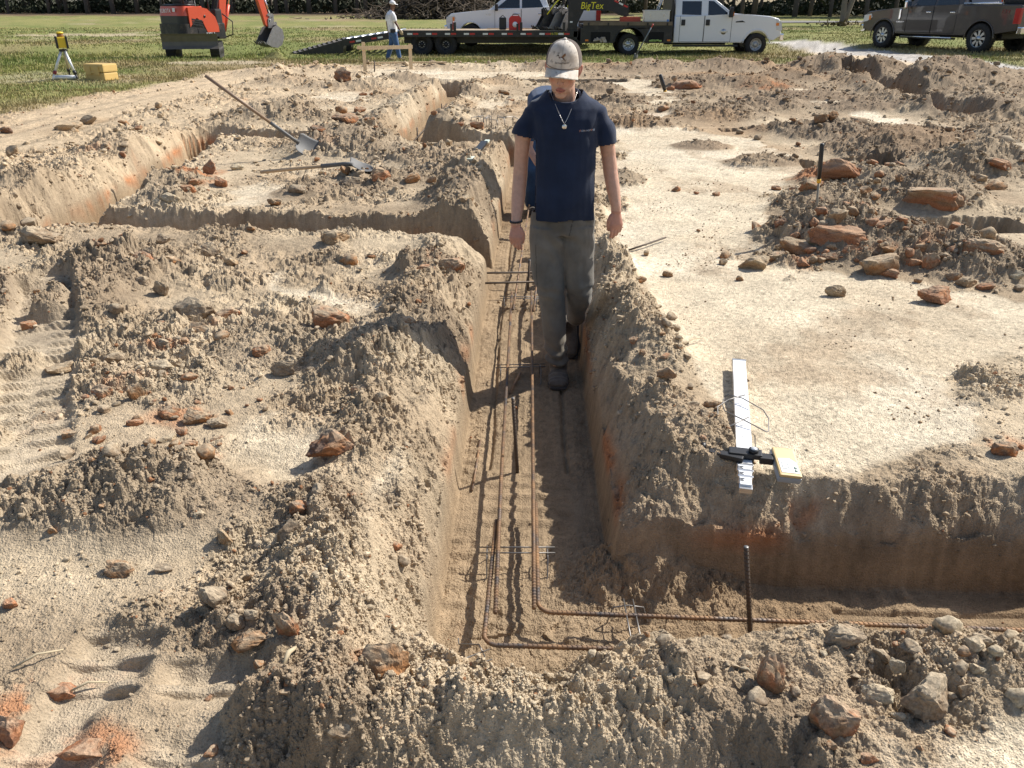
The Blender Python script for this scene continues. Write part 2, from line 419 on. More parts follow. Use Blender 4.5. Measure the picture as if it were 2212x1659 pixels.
def terrain_full(x, y, fine=True, res=None):
    """height plus the maps that colour it"""
    x = np.asarray(x, np.float32); y = np.asarray(y, np.float32)
    shp = x.shape; x = x.ravel(); y = y.ravel()
    if res is not None: res = np.asarray(res, np.float32).ravel()
    z = ground_base(x, y)
    wx = x + 0.10 * fbm(x * 1.7, y * 1.7, 3, 11); wy = y + 0.10 * fbm(x * 1.7 + 40, y * 1.7, 3, 12)
    w2x = x + 0.05 * fbm(x * 4.0, y * 4.0, 3, 13); w2y = y + 0.05 * fbm(x * 4.0 + 9, y * 4.0, 3, 14)
    def near_box(cx, cy, rx, ry):
        return np.flatnonzero((np.abs(x - cx) < rx + 0.2) & (np.abs(y - cy) < ry + 0.2))
    def box_of(pts, pad):
        P = np.asarray(pts, float)[:, :2]; a = P.min(0) - pad; b = P.max(0) + pad
        return np.flatnonzero((x > a[0]) & (x < b[0]) & (y > a[1]) & (y < b[1]))
    # --- masks
    sand = np.zeros_like(x); grass = np.zeros_like(x); clay = np.zeros_like(x); gravel = np.zeros_like(x)
    ex = x + 0.55 * fbm(x * 0.6, y * 0.6, 4, 21, 0.6); ey = y + 0.55 * fbm(x * 0.6 + 7, y * 0.6, 4, 22, 0.6)
    gx = np.where(y > 12, ex, wx); gy = np.where(y > 12, ey, wy)
    gd = polysdf(gx, gy, GRASS_EDGE)
    grass = 1 - sstep(-0.35, 0.25, gd)
    gsd = polysdf(x + 0.3 * fbm(x, y, 3, 31), y + 0.5 * fbm(x, y, 3, 32), GRAVEL)
    gravel = 1 - sstep(-0.3, 0.15, gsd)
    sx = x + (0.10 + 0.012 * y) * fbm(x * 1.6, y * 1.6, 4, 41, 0.6) * 1.6; sy = y + (0.12 + 0.02 * y) * fbm(x * 1.6 + 5, y * 1.6, 4, 42, 0.6) * 1.6
    for i, poly in enumerate(SAND):
        k = box_of(poly, 0.4)
        d = polysdf(sx[k], sy[k], poly)
        wdt = 0.05 if i in (0, 2) else 0.12
        sand[k] = np.maximum(sand[k], (1 - sstep(-wdt, wdt, d)) * (1.0 if i in (0, 1, 2) else 0.8))
    for px, py, rx, ry, a in CLAY:
        p = G(px, py)
        k = near_box(p.x, p.y, rx * 1.3, ry * 1.3)
        d = np.sqrt(((wx[k] - p.x) / rx) ** 2 + ((wy[k] - p.y) / ry) ** 2)
        clay[k] = np.maximum(clay[k], a * (1 - sstep(0.5, 1.15, d)))
    # --- heaps and ridges
    heap = np.zeros_like(x); dark = np.zeros_like(x)
    wob = 1 + 1.1 * fbm(x * 2.2, y * 2.2, 3, 51)
    for mx, my, rx, ry, h, rg, dk in MOUNDS:
        k = near_box(mx, my, rx * 1.35, ry * 1.35)
        d = np.sqrt(((wx[k] - mx) / rx) ** 2 + ((wy[k] - my) / ry) ** 2)
        v = (1 - sstep(0.0, 1.25, d))
        heap[k] += h * v * np.clip(0.75 + 0.25 * wob[k], 0.4, 1.5)
        dark[k] = np.maximum(dark[k], dk * sstep(0.05, 0.4, v))
        if h > 0.04: sand[k] *= 1 - sstep(0.12, 0.3, v)
    for pts, h, w in RIDGES:
        k = box_of(pts, 3 * w)
        d, sd_, al = segdist(w2x[k], w2y[k], pts)
        v = np.exp(-(d / w) ** 2) * (d < 3 * w)
        hm = np.clip(0.8 + 0.9 * vnoise(al * 2.0 + h * 100, d * 1.0, 61) + 0.35 * vnoise(al * 6 + h * 50, d * 2, 62), 0.3, 1.35)
        heap[k] += h * v * hm
        sand[k] *= 1 - sstep(0.2, 0.45, v)
    z += heap
    z -= 0.13 * (1 - sstep(1.33, 1.48, wy)) * sstep(-0.95, -0.6, wx) * (1 - sstep(0.55, 0.85, wx))
    # --- cuts
    cut = np.full(x.shape, 1.0)      # 1 = untouched ground .. 0 = trench floor
    floor = np.zeros_like(x); damp = np.zeros_like(x); sfl = np.full(x.shape, 9.0); alo = np.zeros_like(x)
    wallw = 0.15 + 0.12 * fbm(x * 2.3, y * 2.3, 3, 71)
    edge = 0.045 * fbm(x * 5, y * 5, 3, 72) + 0.02 * fbm(x * 16, y * 16, 2, 73)
    for ti, (pts, hw) in enumerate(TRENCHES):
        k = box_of(pts, 0.9); wf = (1.0, 0.9, 0.9, 0.35, 1.0, 0.35, 1.0, 0.3)[ti]
        d, sd_, al = segdist(x[k], y[k], pts)
        s = d - hw
        a = 0.03
        up = 0.50 * sstep(-0.005, a, s) + 0.50 * np.clip((s - a + edge[k]) / np.maximum(wf * wallw[k], 0.03), 0, 1) ** 0.8
        cut[k] = np.minimum(cut[k], up)
        m = s < sfl[k]
        alo[k] = np.where(m, al, alo[k])
        sfl[k] = np.minimum(sfl[k], s)
    zfloor = D0 + 0.012 * fbm(x * 3, y * 3, 3, 81)
    # slump of loose soil at the inside corner and along the foot of the walls
    slump = 0.20 * np.exp(-(((x - 0.56) / 0.24) ** 2 + ((y - 2.55) / 0.15) ** 2)) + 0.05 * np.exp(-(((x + 0.40) / 0.10) ** 2 + ((y - 2.0) / 0.25) ** 2))
    z = z * cut + (zfloor) * (1 - cut) + slump * (1 - cut) * (1 + 0.35 * fbm(x * 7, y * 7, 2, 83))
    loose = np.clip(slump / 0.06, 0, 1)
    for cx_, cy_, rx, ry, dp in PITS:
        d = np.maximum(np.abs(w2x - cx_) / rx, np.abs(w2y - cy_) / ry)
        teeth = 0.06 * np.cos((x - cx_) / 0.11 * 2 * pi) * (y > cy_)
        v = 1 - sstep(0.85, 1.12, d + teeth)
        z -= dp * v
        sand *= 1 - v * 0.9
        damp = np.maximum(damp, v * 0.8)
        clay = np.maximum(clay, 0.35 * v * (1 - sstep(-0.3, -0.1, z)))
    infloor = 1 - sstep(0.0, 0.03, sfl)
    wall = (1 - sstep(0.10, 0.42, sfl)) * (1 - infloor)
    sand *= sstep(0.05, 0.30, sfl)
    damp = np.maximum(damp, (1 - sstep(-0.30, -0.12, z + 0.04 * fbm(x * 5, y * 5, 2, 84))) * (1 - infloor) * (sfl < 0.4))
    # --- surface roughness
    soil = (1 - grass) * (1 - sand) * (1 - gravel)
    path = np.exp(-((x + 7.35) / 0.75) ** 4) * sstep(7.5, 10, y) * (1 - sstep(22, 25, y))
    soil = soil * (1 - 0.85 * path)
    rough = soil * (1 - 0.80 * infloor * (1 - loose)) * (1 - 0.45 * (1 - sstep(0.0, 0.10, sfl)) * (sfl > 0))
    patch = np.clip(0.62 + 2.6 * fbm(x * 1.3, y * 1.3, 4, 91, 0.6), 0.14, 1.3)
    hp = np.clip(sstep(0.02, 0.07, heap) + 0.9 * (y < 1.75) * (x > -0.75) + 0.8 * wall, 0, 1)
    patch = np.maximum(patch, hp * np.clip(0.85 + 1.2 * fbm(x * 3, y * 3, 3, 92), 0.45, 1.2))
    if fine:
        if res is None: res = np.full(x.shape, 0.004)
        rr = rough * patch
        def fade(c): return np.clip((c / np.maximum(res, 1e-5) - 0.7) / 1.5, 0, 1)
        jx = x + 0.012 * fbm(x * 22, y * 22, 2, 105); jy = y + 0.012 * fbm(x * 22 + 8, y * 22, 2, 106)
        farr = 1 + 0.35 * sstep(8, 15, y)
        z += rr * 0.040 * fbm(x * 2.6, y * 2.6, 3, 101) * (1 - 0.7 * infloor)
        z += rr * 0.030 * (0.35 - np.abs(fbm(wx * 5.5, wy * 5.5, 3, 103)) * 2) * (1 - 0.8 * infloor)
        pk = np.clip(patch - 0.45, 0, 1)
        z += rr * 0.30 * 0.26 * cells(wx + 2 * (jx - x), wy + 2 * (jy - y), 0.26, 110, 0.32) * fade(0.26) * pk * (1 - wall * 0.8) * sstep(2.4, 4.0, y)
        z += rr * farr * 0.42 * 0.125 * cells(w2x + 1.5 * (jx - x), w2y + 1.5 * (jy - y), 0.125, 120, 0.40) * fade(0.125) * (1 - wall * 0.6)
        bl = hp * rr
        z += bl * 0.50 * 0.085 * lumps(jx, jy, 0.085, 125, 0.40) * fade(0.085) * (1 - wall * 0.5)
        z += bl * 0.62 * 0.042 * lumps(jx, jy, 0.042, 133, 0.50) * fade(0.042)
        z += bl * 0.75 * 0.020 * lumps(jx, jy, 0.020, 143, 0.6) * fade(0.020)
        z += rr * 0.62 * 0.060 * cells(jx, jy, 0.060, 130, 0.50) * fade(0.060) * (1 - wall * 0.3)
        z += np.maximum(rr, 0.04 * sand) * 0.75 * 0.030 * cells(jx, jy, 0.030, 140, 0.62) * fade(0.030)
        z += np.maximum(rr, 0.12 * sand + 0.10 * infloor) * 0.8 * 0.016 * lumps(x, y, 0.016, 150, 0.7) * fade(0.016)
        z += (rr * 0.014 + 0.003 * sand) * fbm(x * 34, y * 34, 3, 160, 0.65) * fade(0.033)
        z += (rr * 0.005 + 0.0022 * sand + 0.0015 * infloor) * (_h(np.floor(x * 260), np.floor(y * 260), 161) - 0.5) * fade(0.012)
        # scoured streaks down the cut faces
        z += wall * 0.030 * fbm((x + y * 0.15) * 6, (y - x * 0.15) * 6, 4, 165, 0.65) * fade(0.06)
        # bucket and boot marks across the trench floors
        chev = np.sin(alo * 2 * pi / 0.105 + 2.5 * vnoise(alo * 1.5, sfl * 3, 171)) ; mask = sstep(0.05, 0.25, vnoise(alo * 2.2, sfl * 4.5, 172)) * infloor
        z += 0.010 * mask * np.maximum(chev, -0.4) * fade(0.05)
        z -= 0.022 * infloor * np.exp(-((sfl + 0.13 + 0.02 * vnoise(alo * 2, alo * 0 + 1, 173)) / 0.012) ** 2) * (vnoise(alo * 1.3, alo * 0, 174) > -0.1) * fade(0.03)
        z += 0.010 * infloor * sstep(0.08, 0.3, fbm(x * 6, y * 6, 3, 176)) * (0.5 + 1.5 * cells(jx, jy, 0.04, 177, 0.6)) * fade(0.04)
        z += 0.004 * infloor * np.abs(fbm(sfl * 26, alo * 1.2, 3, 178)) * 2
    # --- machine tracks pressed into the soil at the left
    trk = np.zeros_like(x)
    for pts, hw, pitch_, y1 in (([tuple(G(40, 1010))[:2], tuple(G(85, 780))[:2], tuple(G(105, 600))[:2]], 0.19, 0.135, 9), ([(-1.04, 1.0), (-1.10, 1.42), (-1.13, 1.86)], 0.125, 0.105, 1.86), ([(-0.80, 1.0), (-0.80, 1.45), (-0.84, 1.72)], 0.115, 0.105, 1.74)):
        d, sd_, al = segdist(wx * 0.5 + x * 0.5, y, pts)
        v = (1 - sstep(hw - 0.05, hw + 0.02, d)) * (1 - sstep(y1 - 0.08, y1, y)) * sstep(-0.25, 0.05, vnoise(x * 4, y * 4, 183) + 0.18)
        bars = sstep(0.25, 0.9, np.cos(al * 2 * pi / pitch_ + 4 * d + 1.2 * vnoise(x * 4, y * 4, 182)))
        z = z * (1 - 0.88 * v) + v * (-0.045 + 0.036 * bars * np.clip(0.7 + 1.5 * vnoise(x * 6, y * 6, 184), 0, 1.2) * (1 - 0.6 * np.exp(-(d / 0.035) ** 2)))
        trk = np.maximum(trk, v)
    # wheel ruts along the grass edge and over the sand
    for x0, wv in ((-7.7, .16), (-7.25, .13), (-6.5, 0.15)):
        d = np.abs(x - x0 - 0.15 * vnoise(y * 0.4, y * 0 + x0, 191))
        v = np.exp(-(d / wv) ** 2) * sstep(8, 11, y) * (1 - sstep(23, 25, y))
        z -= 0.03 * v - 0.012 * v * np.sin(y * 2 * pi / 0.16)
    gz = sstep(0.2, 0.9, grass)
    z += gz * 0.05 * fbm(x * 1.4, y * 1.4, 3, 200) * (y < 60)
    out = dict(z=z, sand=sand, grass=grass, clay=clay, gravel=gravel, infloor=infloor, wall=wall, damp=damp, dark=dark, rough=rough * patch, soil=soil, path=path, heap=heap, trk=trk, sfl=sfl, gd=gd)
    return {k: v.reshape(shp) for k, v in out.items()}

def ground_z(x, y, fine=True):
    r = terrain_full(np.array([float(x)]), np.array([float(y)]), fine)
    return float(r['z'][0])

def lerp3(c, b, m): return c + (np.asarray(b) - c) * m[..., None]
def ground_colour(x, y, T):
    n1 = fbm(x * 1.3, y * 1.3, 4, 301); n2 = fbm(x * 6, y * 6, 3, 302); n3 = fbm(x * 0.4, y * 0.4, 3, 303); n4 = fbm(x * 45, y * 45, 2, 304)
    c = np.ones(x.shape + (3,)) * np.array([0.365, 0.282, 0.19])
    c = lerp3(c, [0.485, 0.392, 0.272], np.clip(0.5 + 1.6 * n1, 0, 1))                       # dry top
    warm = (1 - sstep(-5.5, -2.0, x)) * sstep(6, 8, y)
    c = lerp3(c, [0.48, 0.37, 0.245], 0.7 * warm)
    c = lerp3(c, [0.205, 0.152, 0.105], np.clip(T['dark'] * 0.9 * (1 - 0.4 * warm), 0, 1))
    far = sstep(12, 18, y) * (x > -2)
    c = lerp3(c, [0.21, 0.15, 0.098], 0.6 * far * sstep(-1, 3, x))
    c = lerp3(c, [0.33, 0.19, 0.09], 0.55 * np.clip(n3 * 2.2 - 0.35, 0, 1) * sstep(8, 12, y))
    c = lerp3(c, [0.47, 0.365, 0.245], T['path'] * 0.8)
    sandc = np.ones(x.shape + (3,)) * np.array([0.60, 0.51, 0.375])
    sandc = lerp3(sandc, [0.50, 0.405, 0.285], np.clip(0.15 + 1.8 * n1 + 0.8 * n2, 0, 1) * 0.65)
    sandc = lerp3(sandc, [0.67, 0.585, 0.45], np.clip(fbm(x * 0.9, y * 0.9, 3, 305) * 2.0, 0, 1))
    sandc = lerp3(sandc, [0.36, 0.27, 0.18], np.clip(fbm(x * 2.2, y * 1.6, 5, 307, 0.65) * 3.2 - 0.75, 0, 1) * 0.55)
    sandc = sandc * (1 + 0.16 * (fbm(x * 90, y * 90, 1, 308) > 0.22))[..., None] * (1 - 0.30 * (fbm(x * 70, y * 70, 2, 309) > 0.30))[..., None]
    m = T['sand'][..., None]
    c = c * (1 - m) + sandc * m
    c = lerp3(c, [0.38, 0.165, 0.075], np.clip(T['clay'] * np.clip(0.25 + 4.0 * n2 + 1.5 * n4, 0.0, 1.2), 0, 1) * 0.8)
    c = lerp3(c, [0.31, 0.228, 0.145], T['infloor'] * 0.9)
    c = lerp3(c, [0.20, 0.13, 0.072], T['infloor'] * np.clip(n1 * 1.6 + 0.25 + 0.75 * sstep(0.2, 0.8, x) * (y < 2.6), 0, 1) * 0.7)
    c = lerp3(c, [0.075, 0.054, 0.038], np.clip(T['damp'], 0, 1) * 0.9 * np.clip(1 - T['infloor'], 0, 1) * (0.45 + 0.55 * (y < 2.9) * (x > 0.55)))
    band = np.exp(-((T['z'] + 0.20 + 0.05 * n1) / 0.045) ** 2) * T['wall'] * np.clip(fbm(x * 2.2, y * 2.2, 2, 306) * 4 + 0.2, 0, 1)
    c = lerp3(c, [0.42, 0.16, 0.06], band * 0.8)
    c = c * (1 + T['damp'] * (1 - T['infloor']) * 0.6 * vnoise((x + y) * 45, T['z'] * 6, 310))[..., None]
    c = lerp3(c, [0.50, 0.42, 0.31], T['trk'] * 0.5)
    c *= (1 + 0.22 * n4 + 0.25 * n2)[..., None]
    g = np.ones(x.shape + (3,)) * np.array([0.235, 0.225, 0.085])
    g = lerp3(g, [0.165, 0.185, 0.06], np.clip(0.5 + 2 * fbm(x * 0.5, y * 0.35, 3, 311), 0, 1))
    g = lerp3(g, [0.26, 0.205, 0.11], np.clip(2.4 * fbm(x * 0.25 + 3, y * 0.22, 4, 312) - 0.1, 0, 1))
    bare = np.clip(4.0 * fbm(x * 0.18, y * 0.14, 4, 313, 0.6) - 1.5, 0, 1) * (x < -4) * 0.6
    for bx, by, rx, ry in ((-25, 50, 6, 2.6), (-27, 41, 2.5, 0.8), (-9.5, 27.5, 2.6, 0.8)):
        d = np.sqrt(((x - bx) / rx) ** 2 + ((y - by) / ry) ** 2) + 0.9 * fbm(x * 0.8, y * 0.8, 3, 314)
        bare = np.maximum(bare, (1 - sstep(0.6, 1.1, d)))
    T['bare'] = bare
    g = lerp3(g, [0.40, 0.33, 0.23], bare * 0.85)
    c = lerp3(c, [0, 0, 0], T['grass']) + g * T['grass'][..., None]
    gv = np.ones(x.shape + (3,)) * np.array([0.44, 0.41, 0.37]) * (1 + 0.5 * fbm(x * 7, y * 7, 2, 321))[..., None]
    lo = polysdf(x + 0.4 * n1, y, [(q[0], q[1]) for q in (GY(1700, 97, 36), GY(1820, 112, 32.5), GY(2010, 136, 26), GY(2212, 150, 23.2), GY(2500, 190, 18.5), GY(2500, 300, 12), GY(1700, 200, 15))])
    gv = lerp3(gv, [0.60, 0.47, 0.32], 1 - sstep(-0.2, 0.5, lo))
    c = c * (1 - T['gravel'][..., None]) + gv * T['gravel'][..., None]
    leaf = sstep(92, 100, y + 6 * n3) * (1 - sstep(160, 200, y))
    c = lerp3(c, [0.15, 0.105, 0.065], leaf * (x < 14))
    return np.clip(c, 0.01, 0.9)

def build_ground():
    # rows follow the view so that near soil is finest; a real sheet reaching the tree line and beyond
    py = np.concatenate([np.arange(800, 260, -0.85), np.arange(260, 52, -0.5)])
    v = (384 - py) / FPX
    rows = CAM_H / (SP - CP * v) * (CP + SP * v)
    rows = np.concatenate([[-6, -3, -1, 0, 0.5, 0.8, 1.0, 1.1], rows[rows > 1.15]])
    last = rows[-1]; ext = []
    while last < 900:
        last *= 1.035; ext.append(last)
    rows = np.concatenate([rows, ext])
    u = np.linspace(-0.66, 0.66, 1080)
    side = np.array([0.69, 0.73, 0.78, 0.85, 0.95, 1.1, 1.3, 1.6, 2.0, 2.6, 3.6, 5.0])
    u = np.concatenate([-side[::-1], u, side])
    wdt = np.maximum(rows, 0.6) + 0.65
    X = u[None, :] * wdt[:, None]; Y = np.repeat(rows[:, None], len(u), 1)
    res = np.repeat((wdt * (u[-20] - u[-21]))[:, None], len(u), 1)
    dr = np.gradient(rows)
    res = np.maximum(res, 0.6 * np.repeat(dr[:, None], len(u), 1))
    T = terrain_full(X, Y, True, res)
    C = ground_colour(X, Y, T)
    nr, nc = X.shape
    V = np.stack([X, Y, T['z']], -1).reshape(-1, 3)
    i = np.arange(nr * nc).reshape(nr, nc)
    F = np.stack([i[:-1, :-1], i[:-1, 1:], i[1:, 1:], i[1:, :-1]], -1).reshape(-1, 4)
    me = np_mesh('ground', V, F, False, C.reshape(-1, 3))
    m, nt, p = new_mat('soil_and_grass_ground')
    N, Lk = nt.nodes, nt.links
    at = N.new('ShaderNodeAttribute'); at.attribute_name = 'Col'
    geo = N.new('ShaderNodeNewGeometry')
    n1 = N.new('ShaderNodeTexNoise'); n1.inputs['Scale'].default_value = 160; n1.inputs['Detail'].default_value = 3
    n2 = N.new('ShaderNodeTexNoise'); n2.inputs['Scale'].default_value = 28; n2.inputs['Detail'].default_value = 5; n2.inputs['Roughness'].default_value = 0.65
    Lk.new(geo.outputs['Position'], n1.inputs['Vector']); Lk.new(geo.outputs['Position'], n2.inputs['Vector'])
    ad = N.new('ShaderNodeMath'); ad.operation = 'ADD'; Lk.new(n1.outputs[0], ad.inputs[0]); Lk.new(n2.outputs[0], ad.inputs[1])
    mr = N.new('ShaderNodeMapRange'); mr.inputs['From Min'].default_value = 0.55; mr.inputs['From Max'].default_value = 1.45
    mr.inputs['To Min'].default_value = 0.66; mr.inputs['To Max'].default_value = 1.34
    Lk.new(ad.outputs[0], mr.inputs['Value'])
    mu = N.new('ShaderNodeVectorMath'); mu.operation = 'SCALE'
    Lk.new(at.outputs['Color'], mu.inputs[0]); Lk.new(mr.outputs[0], mu.inputs['Scale'])
    Lk.new(mu.outputs[0], p.inputs['Base Color'])
    p.inputs['Roughness'].default_value = 0.95; p.inputs['Specular IOR Level'].default_value = 0.15
    b = N.new('ShaderNodeBump'); b.inputs['Strength'].default_value = 0.8; b.inputs['Distance'].default_value = 0.012
    Lk.new(ad.outputs[0], b.inputs['Height']); Lk.new(b.outputs[0], p.inputs['Normal'])
    o = link('ground', me, m)
    props(o, kind='structure')
    return o
ground = build_ground()

# ================================================================== loose soil, clods and rocks
from mathutils import noise as mnoise
def ico(sub):
    bm = bmesh.new(); bmesh.ops.create_icosphere(bm, subdivisions=sub, radius=1.0)
    V = np.array([v.co[:] for v in bm.verts]); F = np.array([[v.index for v in f.verts] for f in bm.faces]); bm.free()
    return V, F
ICO = {k: ico(k) for k in (1, 2, 3, 4)}
rng = np.random.default_rng(7)
def rock_shape(sub, seed, shape='a', rough=1.0):
    V, F = ICO[sub]; V = np.sign(V) * np.abs(V) ** 0.82; r = random.Random(seed)
    off = Vector((r.uniform(-50, 50), r.uniform(-50, 50), r.uniform(-50, 50)))
    ncut = {'r': 8, 'a': 13, 's': 11, 't': 11, 'c': 8}[shape]
    for k in range(ncut):
        n = Vector((r.gauss(0, 1), r.gauss(0, 1), r.gauss(0, 0.8))).normalized()
        d = r.uniform(0.42, 0.78) if shape in 'ast' else r.uniform(0.55, 0.85)
        nn = np.array(n[:]); e = np.maximum(0, V @ nn - d); V -= 0.93 * e[:, None] * nn
    if shape == 's': V[:, 2] = np.clip(V[:, 2], -0.55, 0.55 + 0.1 * V[:, 0])
    out = np.empty_like(V)
    for i, v in enumerate(V):
        p = Vector(v)
        q = p * 1.3 + off
        d = 0.17 * mnoise.fractal(q, 0.9, 2.0, 3) + rough * (0.075 * mnoise.fractal(p * 4.5 + off, 0.6, 2.1, 4) - 0.05 * abs(mnoise.noise(p * 6 + off)) + 0.045 * mnoise.noise(p * 14 + off))
        out[i] = v * (1 + d)
    out /= np.abs(out).max(0)
    return out, F
ROCKCOL = {'g': ((0.31, 0.245, 0.175), (0.24, 0.17, 0.11)), 'b': ((0.25, 0.165, 0.10), (0.34, 0.17, 0.075)), 'o': ((0.37, 0.165, 0.08), (0.27, 0.14, 0.085)),
           'm': ((0.27, 0.17, 0.10), (0.36, 0.155, 0.075)), 'p': ((0.46, 0.40, 0.29), (0.40, 0.31, 0.20)), 't': ((0.38, 0.285, 0.18), (0.30, 0.19, 0.105)), 'd': ((0.15, 0.10, 0.075), (0.36, 0.15, 0.06))}
def rock_colour(V, seed, kind, nrm=None):
    r = random.Random(seed + 5); a, b = ROCKCOL[kind]
    off = Vector((r.uniform(-50, 50), r.uniform(-50, 50), r.uniform(-50, 50)))
    C = np.empty((len(V), 3)); dust = np.array([0.42, 0.345, 0.245])
    aa, bb = np.array(a), np.array(b)
    ax = Vector((r.gauss(0, 1), r.gauss(0, 1), r.gauss(0, 0.5))).normalized()
    for i, v in enumerate(V):
        p = Vector(v)
        f = 0.5 + 1.3 * mnoise.fractal(p * 1.5 + off, 0.8, 2.0, 3) + 0.35 * p.dot(ax)
        f = min(1, max(0, f))
        c = aa + (bb - aa) * f
        d = min(1, max(0, (v[2] - 0.1) * 1.4 + 1.0 * mnoise.noise(p * 3 + off)))
        c = c + (dust - c) * d * (0.75 if kind not in 'od' else 0.5)
        C[i] = c * (1 + 0.3 * mnoise.noise(p * 9 + off))
    return np.clip(C, 0.01, 0.9)
def make_rock_mat():
    m, nt, p = new_mat('clod_surface')
    N, Lk = nt.nodes, nt.links
    at = N.new('ShaderNodeAttribute'); at.attribute_name = 'Col'
    geo = N.new('ShaderNodeNewGeometry')
    n1 = N.new('ShaderNodeTexNoise'); n1.inputs['Scale'].default_value = 110; n1.inputs['Detail'].default_value = 5; n1.inputs['Roughness'].default_value = 0.7
    Lk.new(geo.outputs['Position'], n1.inputs['Vector'])
    mr = N.new('ShaderNodeMapRange'); mr.inputs['From Min'].default_value = 0.3; mr.inputs['From Max'].default_value = 0.7
    mr.inputs['To Min'].default_value = 0.6; mr.inputs['To Max'].default_value = 1.4
    Lk.new(n1.outputs[0], mr.inputs['Value'])
    mu = N.new('ShaderNodeVectorMath'); mu.operation = 'SCALE'
    Lk.new(at.outputs['Color'], mu.inputs[0]); Lk.new(mr.outputs[0], mu.inputs['Scale'])
    Lk.new(mu.outputs[0], p.inputs['Base Color'])
    p.inputs['Roughness'].default_value = 0.95; p.inputs['Specular IOR Level'].default_value = 0.15
    b = N.new('ShaderNodeBump'); b.inputs['Strength'].default_value = 0.7; b.inputs['Distance'].default_value = 0.006
    Lk.new(n1.outputs[0], b.inputs['Height']); Lk.new(b.outputs[0], p.inputs['Normal'])
    return m
ROCK_MAT = make_rock_mat()
CROPS = {1: (.3472, 0, 137.2), 2: (.3472, 0, 493.7), 3: (.372, 0, 1042.4), 4: (.372, 658.3, 521.2), 5: (.3968, 713.2, 1042.4), 6: (.4379, 1426.4, 932.6), 7: (.4047, 1316.7, 137.2), 8: (.281, 713.2, 137.2), 9: (.215, 1481.2, 740.6)}
